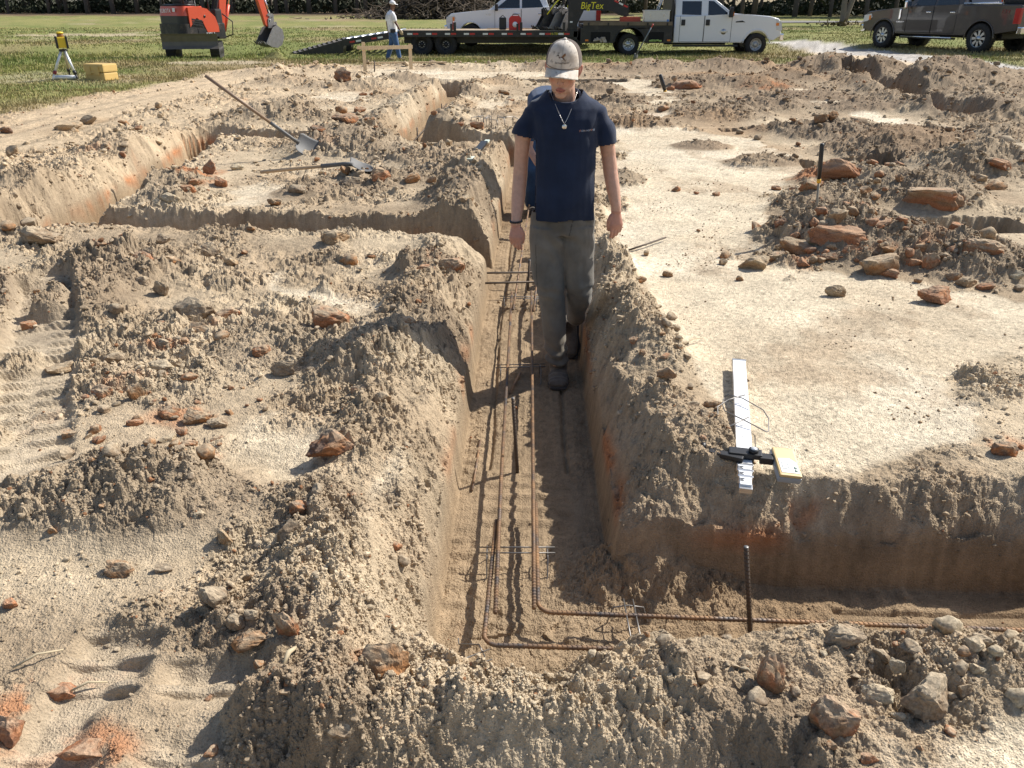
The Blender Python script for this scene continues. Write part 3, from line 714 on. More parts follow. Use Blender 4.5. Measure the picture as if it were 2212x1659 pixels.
ROCKS = [  # (print, middle, foot, width, height, colour, shape, label)
(2,2080,1470,330,250,'d','a','big dark boulder with a rusty orange side beside the long trench'),
(2,1190,600,300,150,'g','r','broad grey domed rock, widest of the three lying together on the left soil'),
(2,1385,600,180,110,'m','a','grey rock with an orange corner leaning on the broad domed rock'),
(2,1270,705,200,110,'b','a','brown sloping rock just in front of the broad grey domed rock'),
(2,1000,435,110,120,'g','t','upright pale grey clod with an orange foot on the left soil'),
(2,890,370,90,80,'g','r','small grey clod behind the upright clod with the orange foot'),
(2,780,670,90,90,'g','t','grey stump shaped clod left of its twin on the left soil'),
(2,905,675,110,110,'g','t','grey stump shaped clod right of its twin, near the broad domed rock'),
(2,1025,765,110,90,'g','r','rounded grey clod above a smear of orange clay'),
(2,2030,620,250,110,'m','r','low brown boulder with orange skin on top, alone on pale soil'),
(2,1640,800,140,80,'m','a','dark orange brown rock standing behind a grey block left of the trench'),
(2,1755,930,160,130,'g','a','squarish grey block with a brown foot in front of a dark orange rock'),
(2,1000,940,170,130,'p','a','pale cracked clod with a smaller one leaning on its right'),
(2,1140,885,120,70,'t','a','tan wedge clod leaning on the pale cracked clod'),
(2,645,1085,160,130,'m','r','rusty brown clod at the edge of the wheel track'),
(2,850,1095,110,140,'b','t','brown knobbly clod standing beside the rusty clod at the wheel track'),
(2,890,1000,150,70,'b','s','reddish brown slab lying on the knobbly brown clod'),
(2,1060,1190,160,90,'m','a','ochre streaked clod in the orange clutter on the left soil'),
(2,1200,1230,170,90,'b','a','brown flat clod between the ochre clod and the round grey clod'),
(2,1345,1250,120,80,'g','r','round grey clod at the end of the row of brown clods'),
(2,830,1240,100,60,'o','a','small golden brown clod left of the orange clutter'),
(2,1130,1300,90,60,'o','a','pale orange clod in front of the row of brown clods'),
(2,1030,1330,110,40,'p','s','small flat buff slab in front of the row of brown clods'),
(2,1155,1380,120,80,'m','r','orange and white clod nearest the buff slab'),
(2,1360,1340,90,50,'m','a','small rusty rock right of the orange and white clod'),
(2,420,1310,130,60,'b','s','flat reddish rock beside the barred track print'),
(2,350,910,160,40,'t','s','thin curled crust of soil across the track print'),
(2,220,120,260,90,'g','a','large grey slab like clod on the left spoil ridge'),
(2,600,140,150,90,'m','a','orange clod with a whitened face on the left spoil ridge'),
(2,1300,195,120,110,'g','r','grey ball shaped clod fallen from the left spoil ridge'),
(2,925,180,80,70,'g','r','small pale clod above an orange clay lump'),
(2,1050,220,140,60,'b','s','reddish wedge slab in front of the left spoil ridge'),
(2,890,215,130,50,'o','a','bright orange clay lump in front of the left spoil ridge'),
(2,1440,235,90,60,'t','r','tan clod on flat soil right of the grey ball clod'),
(2,2060,110,190,80,'t','a','tan block on the spoil ridge near the side trench mouth'),
(2,1010,100,80,70,'g','r','grey nub on top of the left spoil ridge'),
(3,690,555,170,90,'b','r','flat oval brown rock on the grey soil at lower left'),
(3,940,545,110,90,'g','a','grey wedge clod right of the flat oval rock'),
(3,1265,770,200,190,'g','a','pointed grey rock, largest of the cluster by the trench shoulder'),
(3,1365,865,110,110,'g','r','round grey clod at the foot of the pointed grey rock'),
(3,1455,820,100,100,'g','r','second round grey clod tucked behind the first below the pointed rock'),
(3,1650,935,160,190,'m','t','upright tan rock with a bright orange face by the trench shoulder'),
(3,1450,990,230,150,'b','a','long brown clod between the round clods and the orange faced rock'),
(3,1295,375,120,130,'t','t','tilted tan oblong clod on the left slope'),
(3,1140,215,90,60,'p','r','small pale clod above the tilted tan clod'),
(3,1710,200,130,110,'d','a','dark pointed rock on the crest of the left trench bank'),
(3,1690,370,150,190,'g','t','grey spire of packed soil below the dark pointed rock'),
(5,265,1120,285,360,'b','a','tall brown boulder sunk in the trench bank near the corner'),
(3,330,1270,210,80,'o','s','flat orange clay slab in the track print at lower left'),
(3,60,1530,200,190,'o','a','orange block of clay cut by the left edge of the photo'),
(3,500,1640,300,160,'o','s','broken orange slab with a pale top at the bottom edge'),
(3,1900,1560,260,330,'g','a','large grey block on the left end of the front spoil bank'),
(3,1700,1255,170,80,'b','s','brown wedge half buried below the tall boulder'),
(3,1460,1430,80,80,'d','r','dark round clod on pale soil near the bottom edge'),
(3,2100,1290,140,110,'g','a','grey lump beside the top of the large grey block'),
(3,50,750,90,130,'o','r','ochre clod at the left edge above the track print'),
(3,1445,570,60,60,'t','r','small tan clod between the grey rocks and the slope'),
(3,300,310,70,70,'b','r','small brown clod alone on the grey left slope'),
(5,325,1130,160,60,'m','a','crumbled orange clump at the foot of the tall brown boulder'),
(6,515,1310,170,230,'m','t','upright rock with a vivid orange stripe on the front spoil bank'),
(6,875,1530,230,200,'m','r','rounded rock with a rough red face at the lower right'),
(6,1095,1355,160,100,'p','a','pale flat topped clod in the grey rubble bank'),
(6,1330,1420,250,210,'g','r','biggest grey round clod in the rubble bank at lower right'),
(6,1030,1640,90,60,'o','a','crumbly orange bit at the bottom edge near pale sand'),
(6,910,1060,190,110,'g','r','grey lump crowning the rubble bank by the steel bar'),
(6,1590,1080,120,90,'g','r','grey knob on the rubble bank near the right edge'),
(6,1640,1140,140,80,'p','s','pale slab on the rubble bank near the right edge'),
(6,1180,1430,70,50,'p','r','small white nub on the sand below the rubble bank'),
(6,1720,130,140,90,'d','s','dark rusty slab on the sand at the right edge above the trench'),
(6,1570,1210,80,70,'p','a','pale yellowish chip in the rubble bank'),
(6,1500,1300,80,70,'g','t','tilted grey clod right of the biggest round clod'),
(6,1160,1190,80,90,'p','s','flat cream flake on the slope of the rubble bank'),
(6,640,1290,60,50,'m','r','small orange clod behind the rounded red faced rock'),
(7,795,1115,180,100,'t','s','layered tan slab, front one of a pair on the pale sand'),
(7,905,1075,130,80,'m','s','layered orange slab, rear one of a pair on the pale sand'),
(7,1010,1035,180,95,'b','a','brown triangular slab propped behind the layered pair'),
(7,1250,980,310,110,'o','s','longest orange slab leaning across the rubble on the right'),
(7,1430,890,150,60,'o','s','tilted orange plate above the longest orange slab'),
(7,1450,1140,210,130,'b','s','brown ribbed slab tilted up to the right at the rubble front'),
(7,1490,1150,100,60,'o','a','orange chunk under the brown ribbed slab'),
(7,1625,1095,100,50,'o','a','orange red chunk right of the brown ribbed slab'),
(7,1715,1110,90,100,'m','t','twisted upright chunk beside the orange red chunk'),
(7,2000,1045,200,100,'m','r','brown boulder with rusty patches in front of the toothed pit'),
(7,1840,1025,100,50,'o','a','reddish flat lump left of the boulder before the toothed pit'),
(7,1755,1295,195,95,'o','a','bright orange block alone on the sand at right'),
(7,1205,1255,100,80,'t','t','brown jagged rock standing alone on the sand at right'),
(7,1915,1205,120,80,'t','a','tan block behind the lone bright orange block'),
(7,1840,1170,80,60,'b','a','brown block touching the tan block at right'),
(7,2005,1220,90,40,'o','a','orange chip right of the tan block'),
(7,2150,1155,100,50,'p','r','pale oval clod near the right edge'),
(7,1760,775,320,85,'m','s','broadest low brown slab boulder, lying between the two pits'),
(7,1250,645,260,80,'o','a','broad red clay clump behind the thin probe rod'),
(7,1080,690,120,80,'m','a','red brown clod at the left end of the clay clump'),
(7,930,890,90,70,'o','a','rusty clod at the left edge of the rubble heap'),
(7,1030,1095,80,60,'o','a','small rusty clod right of the layered pair'),
(7,1090,1080,60,60,'b','r','small brown egg shaped clod right of the layered pair'),
(7,1165,1060,100,50,'m','a','flat red brown clod before the longest orange slab'),
(7,1200,1010,70,50,'b','a','brown wedge under the left end of the longest slab'),
(7,1290,1030,110,60,'o','a','orange lump under the right end of the longest slab'),
(7,1270,835,170,45,'t','s','ochre slab on the grey mound beside the probe rod'),
(7,1010,910,80,70,'o','t','upright orange clod below the probe rod'),
(7,310,1145,55,40,'b','r','brown clod alone on the sand, nearer the walking man'),
(7,225,1285,70,50,'b','r','brown clod alone on the sand beside the right trench bank'),
(7,2110,570,170,40,'o','s','orange slab lying on the smooth tan mound at right'),
(7,2070,680,110,60,'b','a','brown clod on the near flank of the smooth tan mound'),
(7,1990,640,80,60,'t','a','tan clod at the left foot of the smooth tan mound'),
(7,415,140,150,40,'o','s','long orange slab beside the far probe rod'),
(7,325,145,45,32,'o','a','small orange block between the far probe rod and the long slab'),
(7,695,1165,40,35,'b','r','dark pebble sized clod in front of the layered pair'),
(7,890,680,45,30,'d','r','dark clod on bare sand left of the clay clump'),
(1,430,420,170,60,'t','s','tan slab lying on bare soil near the grass'),
(1,530,385,120,35,'g','a','grey clod behind the tan slab near the grass'),
(1,35,440,75,50,'d','r','dark clod at the left edge near the wheel ruts'),
(1,1310,700,90,100,'o','t','red pointed rock, tallest of the pile by the left trench'),
(1,1365,775,90,80,'o','r','red round rock below the tall pointed red rock'),
(1,1160,805,90,60,'o','a','brick red lump at the left of the red pile'),
(1,1210,760,80,50,'m','a','dark red lump between the brick red lump and the round red rock'),
(1,1060,885,120,80,'p','r','pale clod at the lower end of the red pile'),
(1,1830,815,140,80,'g','a','squat grey block on pale soil below the lying shovel'),
(1,1475,670,80,50,'p','r','pale clod right of the tall pointed red rock'),
(1,1980,450,120,70,'d','a','dark grey clod behind the leaning shovel blade'),
(1,760,585,45,40,'o','a','small reddish rock on the bank of the left trench'),
(1,1710,890,90,50,'b','r','brown clod on the brink of the side trench wall'),
(1,980,890,70,50,'p','a','cream chip on the corner of the side trench'),
(8,400,925,160,130,'m','t','upright brown rock with an orange left face by the lying shovel'),
(8,630,925,125,95,'b','r','round brown boulder in the middle of the spoil behind the side trench'),
(8,180,945,180,80,'g','s','flat grey brown slab before the lying shovel head'),
(8,780,930,80,70,'b','a','brown clod right of the round brown boulder'),
(8,1050,1080,120,70,'t','s','tan slab on the edge of the spoil near the long trench'),
(8,750,1020,110,55,'t','r','low tan clod in front of the round brown boulder'),
(8,785,650,110,45,'t','s','ochre slab, upper of two at the crossing of far trenches'),
(8,835,695,120,40,'b','s','brown slab, lower of two at the crossing of far trenches'),
(8,910,750,110,60,'g','a','grey clod left of the black and pale tool'),
(8,220,390,100,60,'m','a','rusty rock on the left bank of the far trench'),
(8,130,470,230,60,'d','s','dark layered slabs on the mound left of the far trench'),
(8,250,250,60,30,'o','a','small orange block behind the far left mounds'),
(8,100,150,130,110,'d','t','tall dark grey rock beyond the leaning shovel'),
(8,950,560,80,40,'o','a','orange lump on the right bank of the far trench'),
(8,1335,250,90,45,'b','r','brown boulder on sand near the crouching man'),
(8,1385,305,60,40,'m','a','rusty clod in front of the boulder near the crouching man'),
(8,1000,480,70,30,'m','a','rusty chip behind the orange lump on the far bank'),
(4,710,200,130,80,'o','a','orange clay lump at the left of the corner boulder'),
(4,850,220,210,150,'m','a','jagged orange faced boulder on the corner of the side trench'),
(4,590,495,100,60,'b','r','grey brown clod on the slope left of the rebar'),
(4,300,910,130,70,'m','a','orange brown slab by the trench bank behind the big dark boulder'),
(4,445,965,100,95,'t','r','tan round clod right of the orange brown slab'),
(4,590,1220,60,60,'g','r','pale grey nub right of the big dark boulder'),
(4,1945,250,80,55,'b','r','brown clod at the edge of the right trench bank'),
(4,2150,525,60,45,'g','r','grey clod on sand below the right trench bank'),
(4,2060,890,90,70,'g','r','grey clod on the crest of the right trench bank'),
(4,1910,600,60,50,'m','r','rusty clod on the slope of the right trench bank'),
(9,235,830,280,180,'b','r','wide brown clod with an orange cap left of the measuring staff'),
(9,65,680,150,110,'g','r','grey clod behind the wide orange capped clod'),
(9,280,690,220,90,'b','r','dark flat clod behind the orange capped clod, nearer the staff'),
(9,175,1000,90,80,'o','r','small round orange clod in front of the orange capped clod'),
]

def ground_hit(px, py):
    """where the line of sight through a photo point meets the ground"""
    u = (px * DS - 512) / FPX; v = (384 - py * DS) / FPX
    t = np.geomspace(1.5, 60, 500)
    X = u * t; Y = (CP + SP * v) * t; Z = CAM_H + t * (-SP + CP * v)
    gz = terrain_full(X, Y, False)['z']
    k = np.argmax(Z < gz)
    if k == 0: k = 1
    a = (Z - gz)[k - 1]; b = (Z - gz)[k]
    f = a / (a - b + 1e-9)
    tt = t[k - 1] + f * (t[k] - t[k - 1])
    return Vector((u * tt, (CP + SP * v) * tt, CAM_H + tt * (-SP + CP * v))), tt
def place_rocks():
    for i, (crop, cx, bot, w, h, kind, shape, label) in enumerate(ROCKS):
        f, ox, oy = CROPS[crop]
        px, py, w, h = ox + f * cx, oy + f * bot, f * w, f * h
        P, t = ground_hit(px, py - 0.12 * h)
        wm = w * DS * t / FPX; am = h * DS * t / FPX
        al = math.asin(max(0.05, (CAM_H - P.z) / t))
        ry = (0.62 if shape != 't' else 0.5) * wm
        hm = max(0.50 * wm if shape != 's' else 0.30 * wm, (am - sin(al) * ry * 0.8) / cos(al)) * 1.2
        hm = min(hm, (1.7 if shape == 't' else 1.0) * wm)
        sub = 4 if w > 26 else 3
        V, F = rock_shape(sub, 100 + i, shape)
        C = rock_colour(V, 100 + i, kind)
        rz = random.Random(i).uniform(-0.5, 0.5)
        V = V * np.array([wm / 2 * 1.14, ry / 2 * 1.15, hm / 2])
        me = np_mesh('rock', V, F, False, C)
        o = link('rock', me, ROCK_MAT)
        o.location = (P.x, P.y + ry * 0.30, P.z + hm * 0.28)
        o.rotation_euler = (random.Random(i + 1).uniform(-.12, .12), random.Random(i + 2).uniform(-.15, .15), rz)
        props(o, label, 'rock' if kind in 'omdb' else 'soil clod')
place_rocks()

def scatter(n, seed, lo, hi, power):
    """ground points spread evenly over what the photo shows, with sizes in metres"""
    r = np.random.default_rng(seed)
    px = r.uniform(-40, 1064, n); py = r.uniform(62, 800, n)
    u = (px - 512) / FPX; v = (384 - py) / FPX
    t = CAM_H / (SP - CP * v)
    x = u * t; y = (CP + SP * v) * t
    s = lo * (1 - r.uniform(0, 1, n) * (1 - (lo / hi) ** power)) ** (-1 / power)   # in pixels
    return x, y, s * t / FPX, r
def build_crumbs():
    x, y, s, r = scatter(330000, 3, 0.95, 7.0, 2.2)
    T = terrain_full(x, y, False)
    prob = np.clip(T['rough'] * 0.85 + 0.11 * T['sand'] * np.clip(0.3 + 3 * fbm(x * 1.5, y * 1.2, 3, 403), 0.05, 2) + 0.12 * T['infloor'] + 0.4 * T['clay'], 0, 1) * (1 - 0.85 * T['trk']) * (1 - T['grass']) * np.where(T['gravel'] > 0.5, 0.0, 1)
    prob *= np.clip(np.maximum(0.45 + 2.2 * fbm(x * 2.5, y * 2.5, 3, 401), 0.9 * sstep(0.02, 0.08, T['heap'])), 0.08, 1.4) * 0.8
    ok = (r.uniform(0, 1, len(x)) < prob)
    x, y, s = x[ok], y[ok], np.minimum(s[ok], np.where(y[ok] > 6, 0.16, 0.05))
    small = T['sand'][ok] > 0.5
    s = np.where(small, np.minimum(s * 0.8, 0.016), s)
    s = np.where(T['infloor'][ok] > 0.5, s * 0.6, s)
    T = terrain_full(x, y, True, s * 0 + 0.006)
    C = ground_colour(x, y, T)
    tint = r.uniform(0.82, 1.2, len(x))[:, None]
    C = C * tint
    org = r.uniform(0, 1, len(x)) < (0.030 + 0.22 * T['clay'] + 0.02 * (y > 8))
    C = np.where(org[:, None], np.array([0.31, 0.16, 0.085]) * r.uniform(0.6, 1.2, len(x))[:, None], C)
    peb = small & (r.uniform(0, 1, len(x)) < 0.6)
    C = np.where(peb[:, None], np.array([0.25, 0.17, 0.10]) * r.uniform(0.7, 1.3, len(x))[:, None], C)
    VV, FF, CC = [], [], []; base = 0
    big = s * FPX / np.sqrt(x * x + y * y + CAM_H ** 2) > 2.2
    for sub, sel in ((1, ~big), (2, big)):
        vars_ = [rock_shape(sub, 900 + k, 'c', 1.5) for k in range(14)]
        idx = np.flatnonzero(sel); which = r.integers(0, 14, len(idx))
        for k in range(14):
            ii = idx[which == k]; V, F = vars_[k]; m = len(ii)
            if m == 0: continue
            a = r.uniform(0, 6.283, m); ca, sa = np.cos(a), np.sin(a)
            sx = s[ii] * r.uniform(0.8, 1.35, m) / 2; sy = s[ii] * r.uniform(0.8, 1.2, m) / 2; sz = s[ii] * r.uniform(0.55, 1.0, m) / 2
            lx = V[None, :, 0] * sx[:, None]; ly = V[None, :, 1] * sy[:, None]; lz = V[None, :, 2] * sz[:, None]
            tl = r.uniform(-0.5, 0.5, m)[:, None]; lx, lz = lx * np.cos(tl) - lz * np.sin(tl), lx * np.sin(tl) + lz * np.cos(tl)
            wx = x[ii][:, None] + lx * ca[:, None] - ly * sa[:, None]; wy = y[ii][:, None] + lx * sa[:, None] + ly * ca[:, None]
            wz = (T['z'][ii] + sz * 0.55)[:, None] + lz
            n = V.shape[0]
            VV.append(np.stack([wx, wy, wz], -1).reshape(-1, 3))
            FF.append((F[None] + (base + np.arange(m) * n)[:, None, None]).reshape(-1, 3)); base += m * n
            CC.append(np.repeat(C[ii], n, 0) * r.uniform(0.85, 1.15, (m * n, 1)))
    me = np_mesh('soil_crumbs', np.concatenate(VV), np.concatenate(FF), False, np.clip(np.concatenate(CC), 0.01, 0.9))
    o = link('soil_crumbs', me, ROCK_MAT)
    props(o, kind='stuff')
build_crumbs()

def loose_clods():
    x, y, s, r = scatter(3600, 11, 7.0, 19.0, 2.3)
    T = terrain_full(x, y, True, s * 0 + 0.008)
    prob = np.clip(T['rough'], 0, 1) * (1 - T['grass']) * (T['sfl'] > 0.08) * np.clip(0.3 + 2.5 * fbm(x * 1.2, y * 1.2, 3, 402), 0, 1) * (y < 15)
    ok = np.flatnonzero(r.uniform(0, 1, len(x)) < prob)[:110]
    protos = {}
    for kk in ('g', 'b', 'm', 't', 'o', 'p'):
        for q in range(5):
            V, F = rock_shape(3, 700 + q + ord(kk), 'r' if q % 2 else 'a')
            protos[kk, q] = np_mesh('clod', V * 0.5, F, bool(q % 2), rock_colour(V, 700 + q, kk)); protos[kk, q].materials.append(ROCK_MAT)
    zones = {'l': ('small loose soil clod on the rough ground left of the long trench', 'loose clods left of the long trench'),
             'r': ('small loose soil clod among the heaps right of the long trench', 'loose clods right of the long trench'),
             'n': ('small loose soil clod on the front spoil bank', 'loose clods on the front spoil bank'),
             'f': ('small loose soil clod among the spoil behind the left cross trench', 'loose clods behind the left cross trench')}
    def put(x_, y_, z_, sz, kk, label, group):
        o = bpy.data.objects.new('soil_clod', protos[kk, int(r.integers(0, 5))]); COL.objects.link(o)
        o.location = (x_, y_, z_ + sz * 0.24)
        o.scale = (sz * r.uniform(0.9, 1.35), sz * r.uniform(0.8, 1.1), sz * r.uniform(0.55, 0.95))
        o.rotation_euler = (r.uniform(-.3, .3), r.uniform(-.3, .3), r.uniform(0, 6.28))
        props(o, label, 'soil clod', group)
    for i in ok:
        kk = 'm' if T['clay'][i] > 0.25 or r.uniform() < 0.12 else ('g' if r.uniform() < 0.6 else 'b') if y[i] < 8 else ('t' if r.uniform() < 0.4 else 'b')
        z = 'n' if y[i] < 1.95 and x[i] > -0.7 else 'r' if x[i] > 0.3 + 0.02 * y[i] else 'f' if y[i] > 6.6 else 'l'
        put(x[i], y[i], float(T['z'][i]), float(min(s[i], 0.22)), kk, *zones[z])
    for cx, cy, rx, ry, n, lo, hi, kinds, label, group in (
            (1810, 545, 1.0, 0.45, 48, .04, .15, 'mmobt', 'broken red and brown clod in the nearer rubble heap on the right', 'clods of the nearer rubble heap'),
            (1830, 425, 0.9, 0.5, 26, .05, .17, 'mmbt', 'broken clod in the rubble heap behind the thin probe rod', 'clods of the heap behind the probe rod'),
            (1850, 300, 1.8, 1.0, 24, .08, .24, 'bbg', 'dark clod in the far brown heaps on the right', 'clods of the far brown heaps'),
            (1930, 1440, 0.62, 0.13, 34, .02, .07, 'ggp', 'grey clod of the rubble bank at lower right', 'clods of the rubble bank at lower right'),
            (1490, 860, 0.10, 0.75, 20, .02, .06, 'ggb', 'small clod rolled down beside the right trench bank', 'clods beside the right trench bank'),
            (400, 880, 0.42, 0.35, 30, .02, .065, 'mobg', 'small orange or brown clod in the clutter on the left soil', 'clods of the orange clutter on the left')):
        c = G(cx, cy); X = c.x + r.normal(0, 0.6, n) * rx; Y = c.y + r.normal(0, 0.6, n) * ry
        TT = terrain_full(X, Y, True, X * 0 + 0.008)
        for q in range(n):
            if TT['sfl'][q] < 0.06: continue
            put(X[q], Y[q], float(TT['z'][q]), float(lo * (lo / hi) ** (-r.uniform() ** 1.6)), kinds[int(r.integers(0, len(kinds)))], label, group)
loose_clods()

# ================================================================== steel, tools and gear on the site
M_ALU = simple('brushed_aluminium', (0.55, 0.56, 0.57), 0.35, 1.0, 0.12, 20)
M_CLEAR = simple('clear_lens', (0.62, 0.64, 0.66), 0.12, 0.2, 0.15, 30)
def rebar_mat():
    m, nt, p = new_mat('rusty_rebar'); N, Lk = nt.nodes, nt.links
    geo = N.new('ShaderNodeNewGeometry')
    n1 = N.new('ShaderNodeTexNoise'); n1.inputs['Scale'].default_value = 7; n1.inputs['Detail'].default_value = 8; n1.inputs['Roughness'].default_value = 0.7
    Lk.new(geo.outputs['Position'], n1.inputs['Vector'])
    cr = N.new('ShaderNodeValToRGB'); e = cr.color_ramp.elements
    e[0].position, e[0].color = 0.36, (0.11, 0.108, 0.112, 1); e[1].position, e[1].color = 0.66, (0.36, 0.20, 0.09, 1)
    q = cr.color_ramp.elements.new(0.50); q.color = (0.20, 0.125, 0.075, 1)
    Lk.new(n1.outputs[0], cr.inputs[0]); Lk.new(cr.outputs[0], p.inputs['Base Color'])
    mr = N.new('ShaderNodeMapRange'); mr.inputs['To Min'].default_value = 0.35; mr.inputs['To Max'].default_value = 0.9; Lk.new(n1.outputs[0], mr.inputs['Value']); Lk.new(mr.outputs[0], p.inputs['Roughness'])
    mt = N.new('ShaderNodeMapRange'); mt.inputs['From Min'].default_value = 0.35; mt.inputs['From Max'].default_value = 0.6; mt.inputs['To Min'].default_value = 0.7; mt.inputs['To Max'].default_value = 0.05
    Lk.new(n1.outputs[0], mt.inputs['Value']); Lk.new(mt.outputs[0], p.inputs['Metallic'])
    return m
M_REBAR = rebar_mat()
M_DARKBAR = simple('dark_rebar', (0.085, 0.062, 0.045), 0.6, 0.3, 0.4, 12, dirt=(0.16, 0.08, 0.04), dirt_amt=0.3)
M_WIRE = simple('bright_wire', (0.22, 0.21, 0.20), 0.45, 0.7, 0.2, 20)
def bar(name, pts, r, mat, label, cat='steel bar', group=None, ribs=True, n=8):
    """ribbed reinforcing bar along a path"""
    P = [Vector(p) for p in pts]; b = MB(); O = P[0].copy(); rel = [p - O for p in P]
    b.tube(rel, r * 0.92, n)
    if ribs:
        for a, c in zip(rel[:-1], rel[1:]):
            L = (c - a).length; k = int(L / 0.0165); d = (c - a).normalized()
            if k < 2: continue
            u = d.cross(Vector((0.3, 0.2, 0.9))).normalized(); v = d.cross(u)
            for i in range(k):
                q = a + d * (L * (i + 0.5) / k); V = []; m = 8
                for s in (-1, 1):
                    for j in range(m):
                        t = 2 * pi * j / m; off = d * (s * 0.0022 + 0.004 * cos(t)); V.append(q + off + (u * cos(t) + v * sin(t)) * r * 1.16)
                b.add(V, [(j, (j + 1) % m, m + (j + 1) % m, m + j) for j in range(m)], True)
    o = b.build(name, mat); o.location = O
    props(o, label, cat, group); return o
RZ = D0 + 0.095
def bend(a, c, b_, r=0.045, n=6):
    """round the corner c between a and b_"""
    a, c, b_ = Vector(a), Vector(c), Vector(b_); u = (a - c).normalized(); v = (b_ - c).normalized()
    return [c + u * r * (1 - k / n) ** 1.6 + v * r * (k / n) ** 1.6 for k in range(n + 1)]
A0, A1, A2 = G(1072, 1124, RZ), G(1044, 1393, RZ), G(2300, 1432, RZ)
bar('rebar', [A0] + bend(A0, A1, A2) + [A2], 0.0085, M_REBAR, 'near bent steel bar whose corner is closest to the left trench wall')
B0, B1, B2 = G(1157.6, 1086, RZ), G(1163, 1322, RZ), G(2350, 1367, RZ)
bar('rebar', [B0] + bend(B0, B1, B2) + [B2], 0.0085, M_REBAR, 'inner bent steel bar running past the tall stake at the right')
bar('rebar', [G(1070, 1324, RZ + 0.018), G(1082, 1042, RZ + 0.015), G(1106, 631, RZ)], 0.0085, M_REBAR, 'long straight steel bar along the left side of the long trench')
bar('rebar', [G(1153.6, 1314, RZ + 0.018), G(1151.7, 1042, RZ + 0.015), G(1148, 629, RZ)], 0.0085, M_REBAR, 'long straight steel bar along the middle of the trench, beside the walking man')
bar('rebar', [G(1108.5, 669, RZ + 0.015), G(1128, 542, RZ), G(1152, 388, RZ)], 0.0085, M_REBAR, 'further steel bar reaching back past the side trench on the left', ribs=False)
bar('rebar', [G(1153, 672, RZ + 0.015), G(1166, 542, RZ), G(1176, 400, RZ)], 0.0085, M_REBAR, 'further steel bar reaching back behind the walking man', ribs=False)
bar('rebar', [G(960, 591, RZ + 0.03), G(1160, 588, RZ + 0.03)], 0.009, M_DARKBAR, 'dark bar across the trench from the side trench, the farther of two', ribs=False)
bar('rebar', [G(985, 613, RZ + 0.03), G(1156, 609, RZ + 0.03)], 0.009, M_DARKBAR, 'dark bar across the trench from the side trench, the nearer of two', ribs=False)
bar('rebar', [G(1038, 950, D0 + 0.012), G(1020, 1060, D0 + 0.012)], 0.006, M_REBAR, 'short rusty rod half buried along the left of the trench floor', ribs=False)
bar('rebar', [G(1124, 805, D0 + 0.02), G(1101, 850, D0 + 0.02)], 0.008, M_REBAR, 'short bar offcut lying askew under the left long bar', ribs=False)
def stake(pb, pt, label, r=0.0085, base_z=None, ribs=True, group=None):
    P, t = (G(pb[0], pb[1], base_z), 0) if base_z is not None else ground_hit(*pb)
    Q = GY(pt[0], pt[1], P.y)
    o = bar('stake', [P - Vector((0, 0, 0.08)), P, Q], r, M_DARKBAR, label, 'steel stake', group, ribs)
    b = MB(); b.lathe([(0.001, 0.0), (r * 0.98, 0.0), (r * 0.98, 0.002), (0.001, 0.002)], 10, Matrix.Translation(Q - (P - Vector((0, 0, 0.08))))); b.build('cut_end', M_WIRE, o)
    return P
stake((1118, 1022), (1108, 860), 'dark ribbed steel stake upright between the two long bars', base_z=D0)
stake((1622, 1396), (1612, 1182), 'tall rusty steel stake upright where the right trench meets the front bank', 0.0088, D0)
stake((1140, 628), (1144, 562), 'dark stake beside the trousers of the walking man', 0.010, D0, False)
stake((267, 492), (263, 447), 'lone dark stake in the mouth of the left trench', 0.013, D0, False)
stake((902, 307), (901, 276), 'nearest of the dark stakes in the far diagonal trench', 0.014, D0, False)
stake((934, 275), (934, 245), 'middle one of the dark stakes in the far diagonal trench', 0.014, D0, False)
stake((954, 248), (954, 224), 'farthest of the dark stakes in the far diagonal trench', 0.014, D0, False)
stake((809, 155), (809, 132), 'thin dark stake behind the batter board', 0.02, None, False)
bar('rebar', [G(893, 306, D0 + 0.15), G(966, 224, D0 + 0.15)], 0.012, M_DARKBAR, 'dark bar tied along the stakes of the far diagonal trench', ribs=False)
bar('rod', [G(1359, 540, 0.03), G(1438, 513, 0.03)], 0.008, M_DARKBAR, 'thin steel rod lying on the pale sand right of the walking man', 'rod', ribs=False)

def wire_chair(name_label, P, rz, w=0.24, h=0.085, dep=0.12, tilt=(0, 0), group=None, r=0.0028):
    b = MB(); 
    for s in (-1, 1):
        x = s * w / 2
        b.tube([(x - 0.01, -dep / 2 - 0.02, 0), (x, -dep / 2, 0.004), (x, -dep / 2 + 0.02, h * 0.9), (x, 0, h), (x, dep / 2 - 0.02, h * 0.9), (x, dep / 2, 0.004), (x + 0.01, dep / 2 + 0.02, 0)], r, 6)
    b.tube([(-w / 2 - 0.03, 0.014, h + 0.004), (w / 2 + 0.03, 0.014, h + 0.004)], r, 6); b.tube([(-w / 2 - 0.03, -0.02, h + 0.002), (w / 2 + 0.03, -0.02, h + 0.002)], r, 6)
    o = b.build('wire_chair', M_WIRE); o.location = P; o.rotation_euler = (tilt[0], tilt[1], rz)
    return props(o, name_label, 'rebar chair', group)
wire_chair('bent wire rebar chair straddling the two bars of the right trench', G(1362, 1392, D0 + 0.005), pi / 2, 0.20, 0.09, 0.15)
wire_chair('wire rebar chair under the bars just behind the corner bends', G(1117, 1228, D0 + 0.005), 0.0, 0.24, 0.09)
wire_chair('wire rebar chair toppled against the left trench wall near the front', G(960, 1445, D0 + 0.03), 0.9, 0.20, 0.10, 0.12, (0.9, 0.4))
wire_chair('wire rebar chair under the bars beside the boot of the walking man', G(1124, 820, D0 + 0.005), 0.05, 0.24, 0.09)
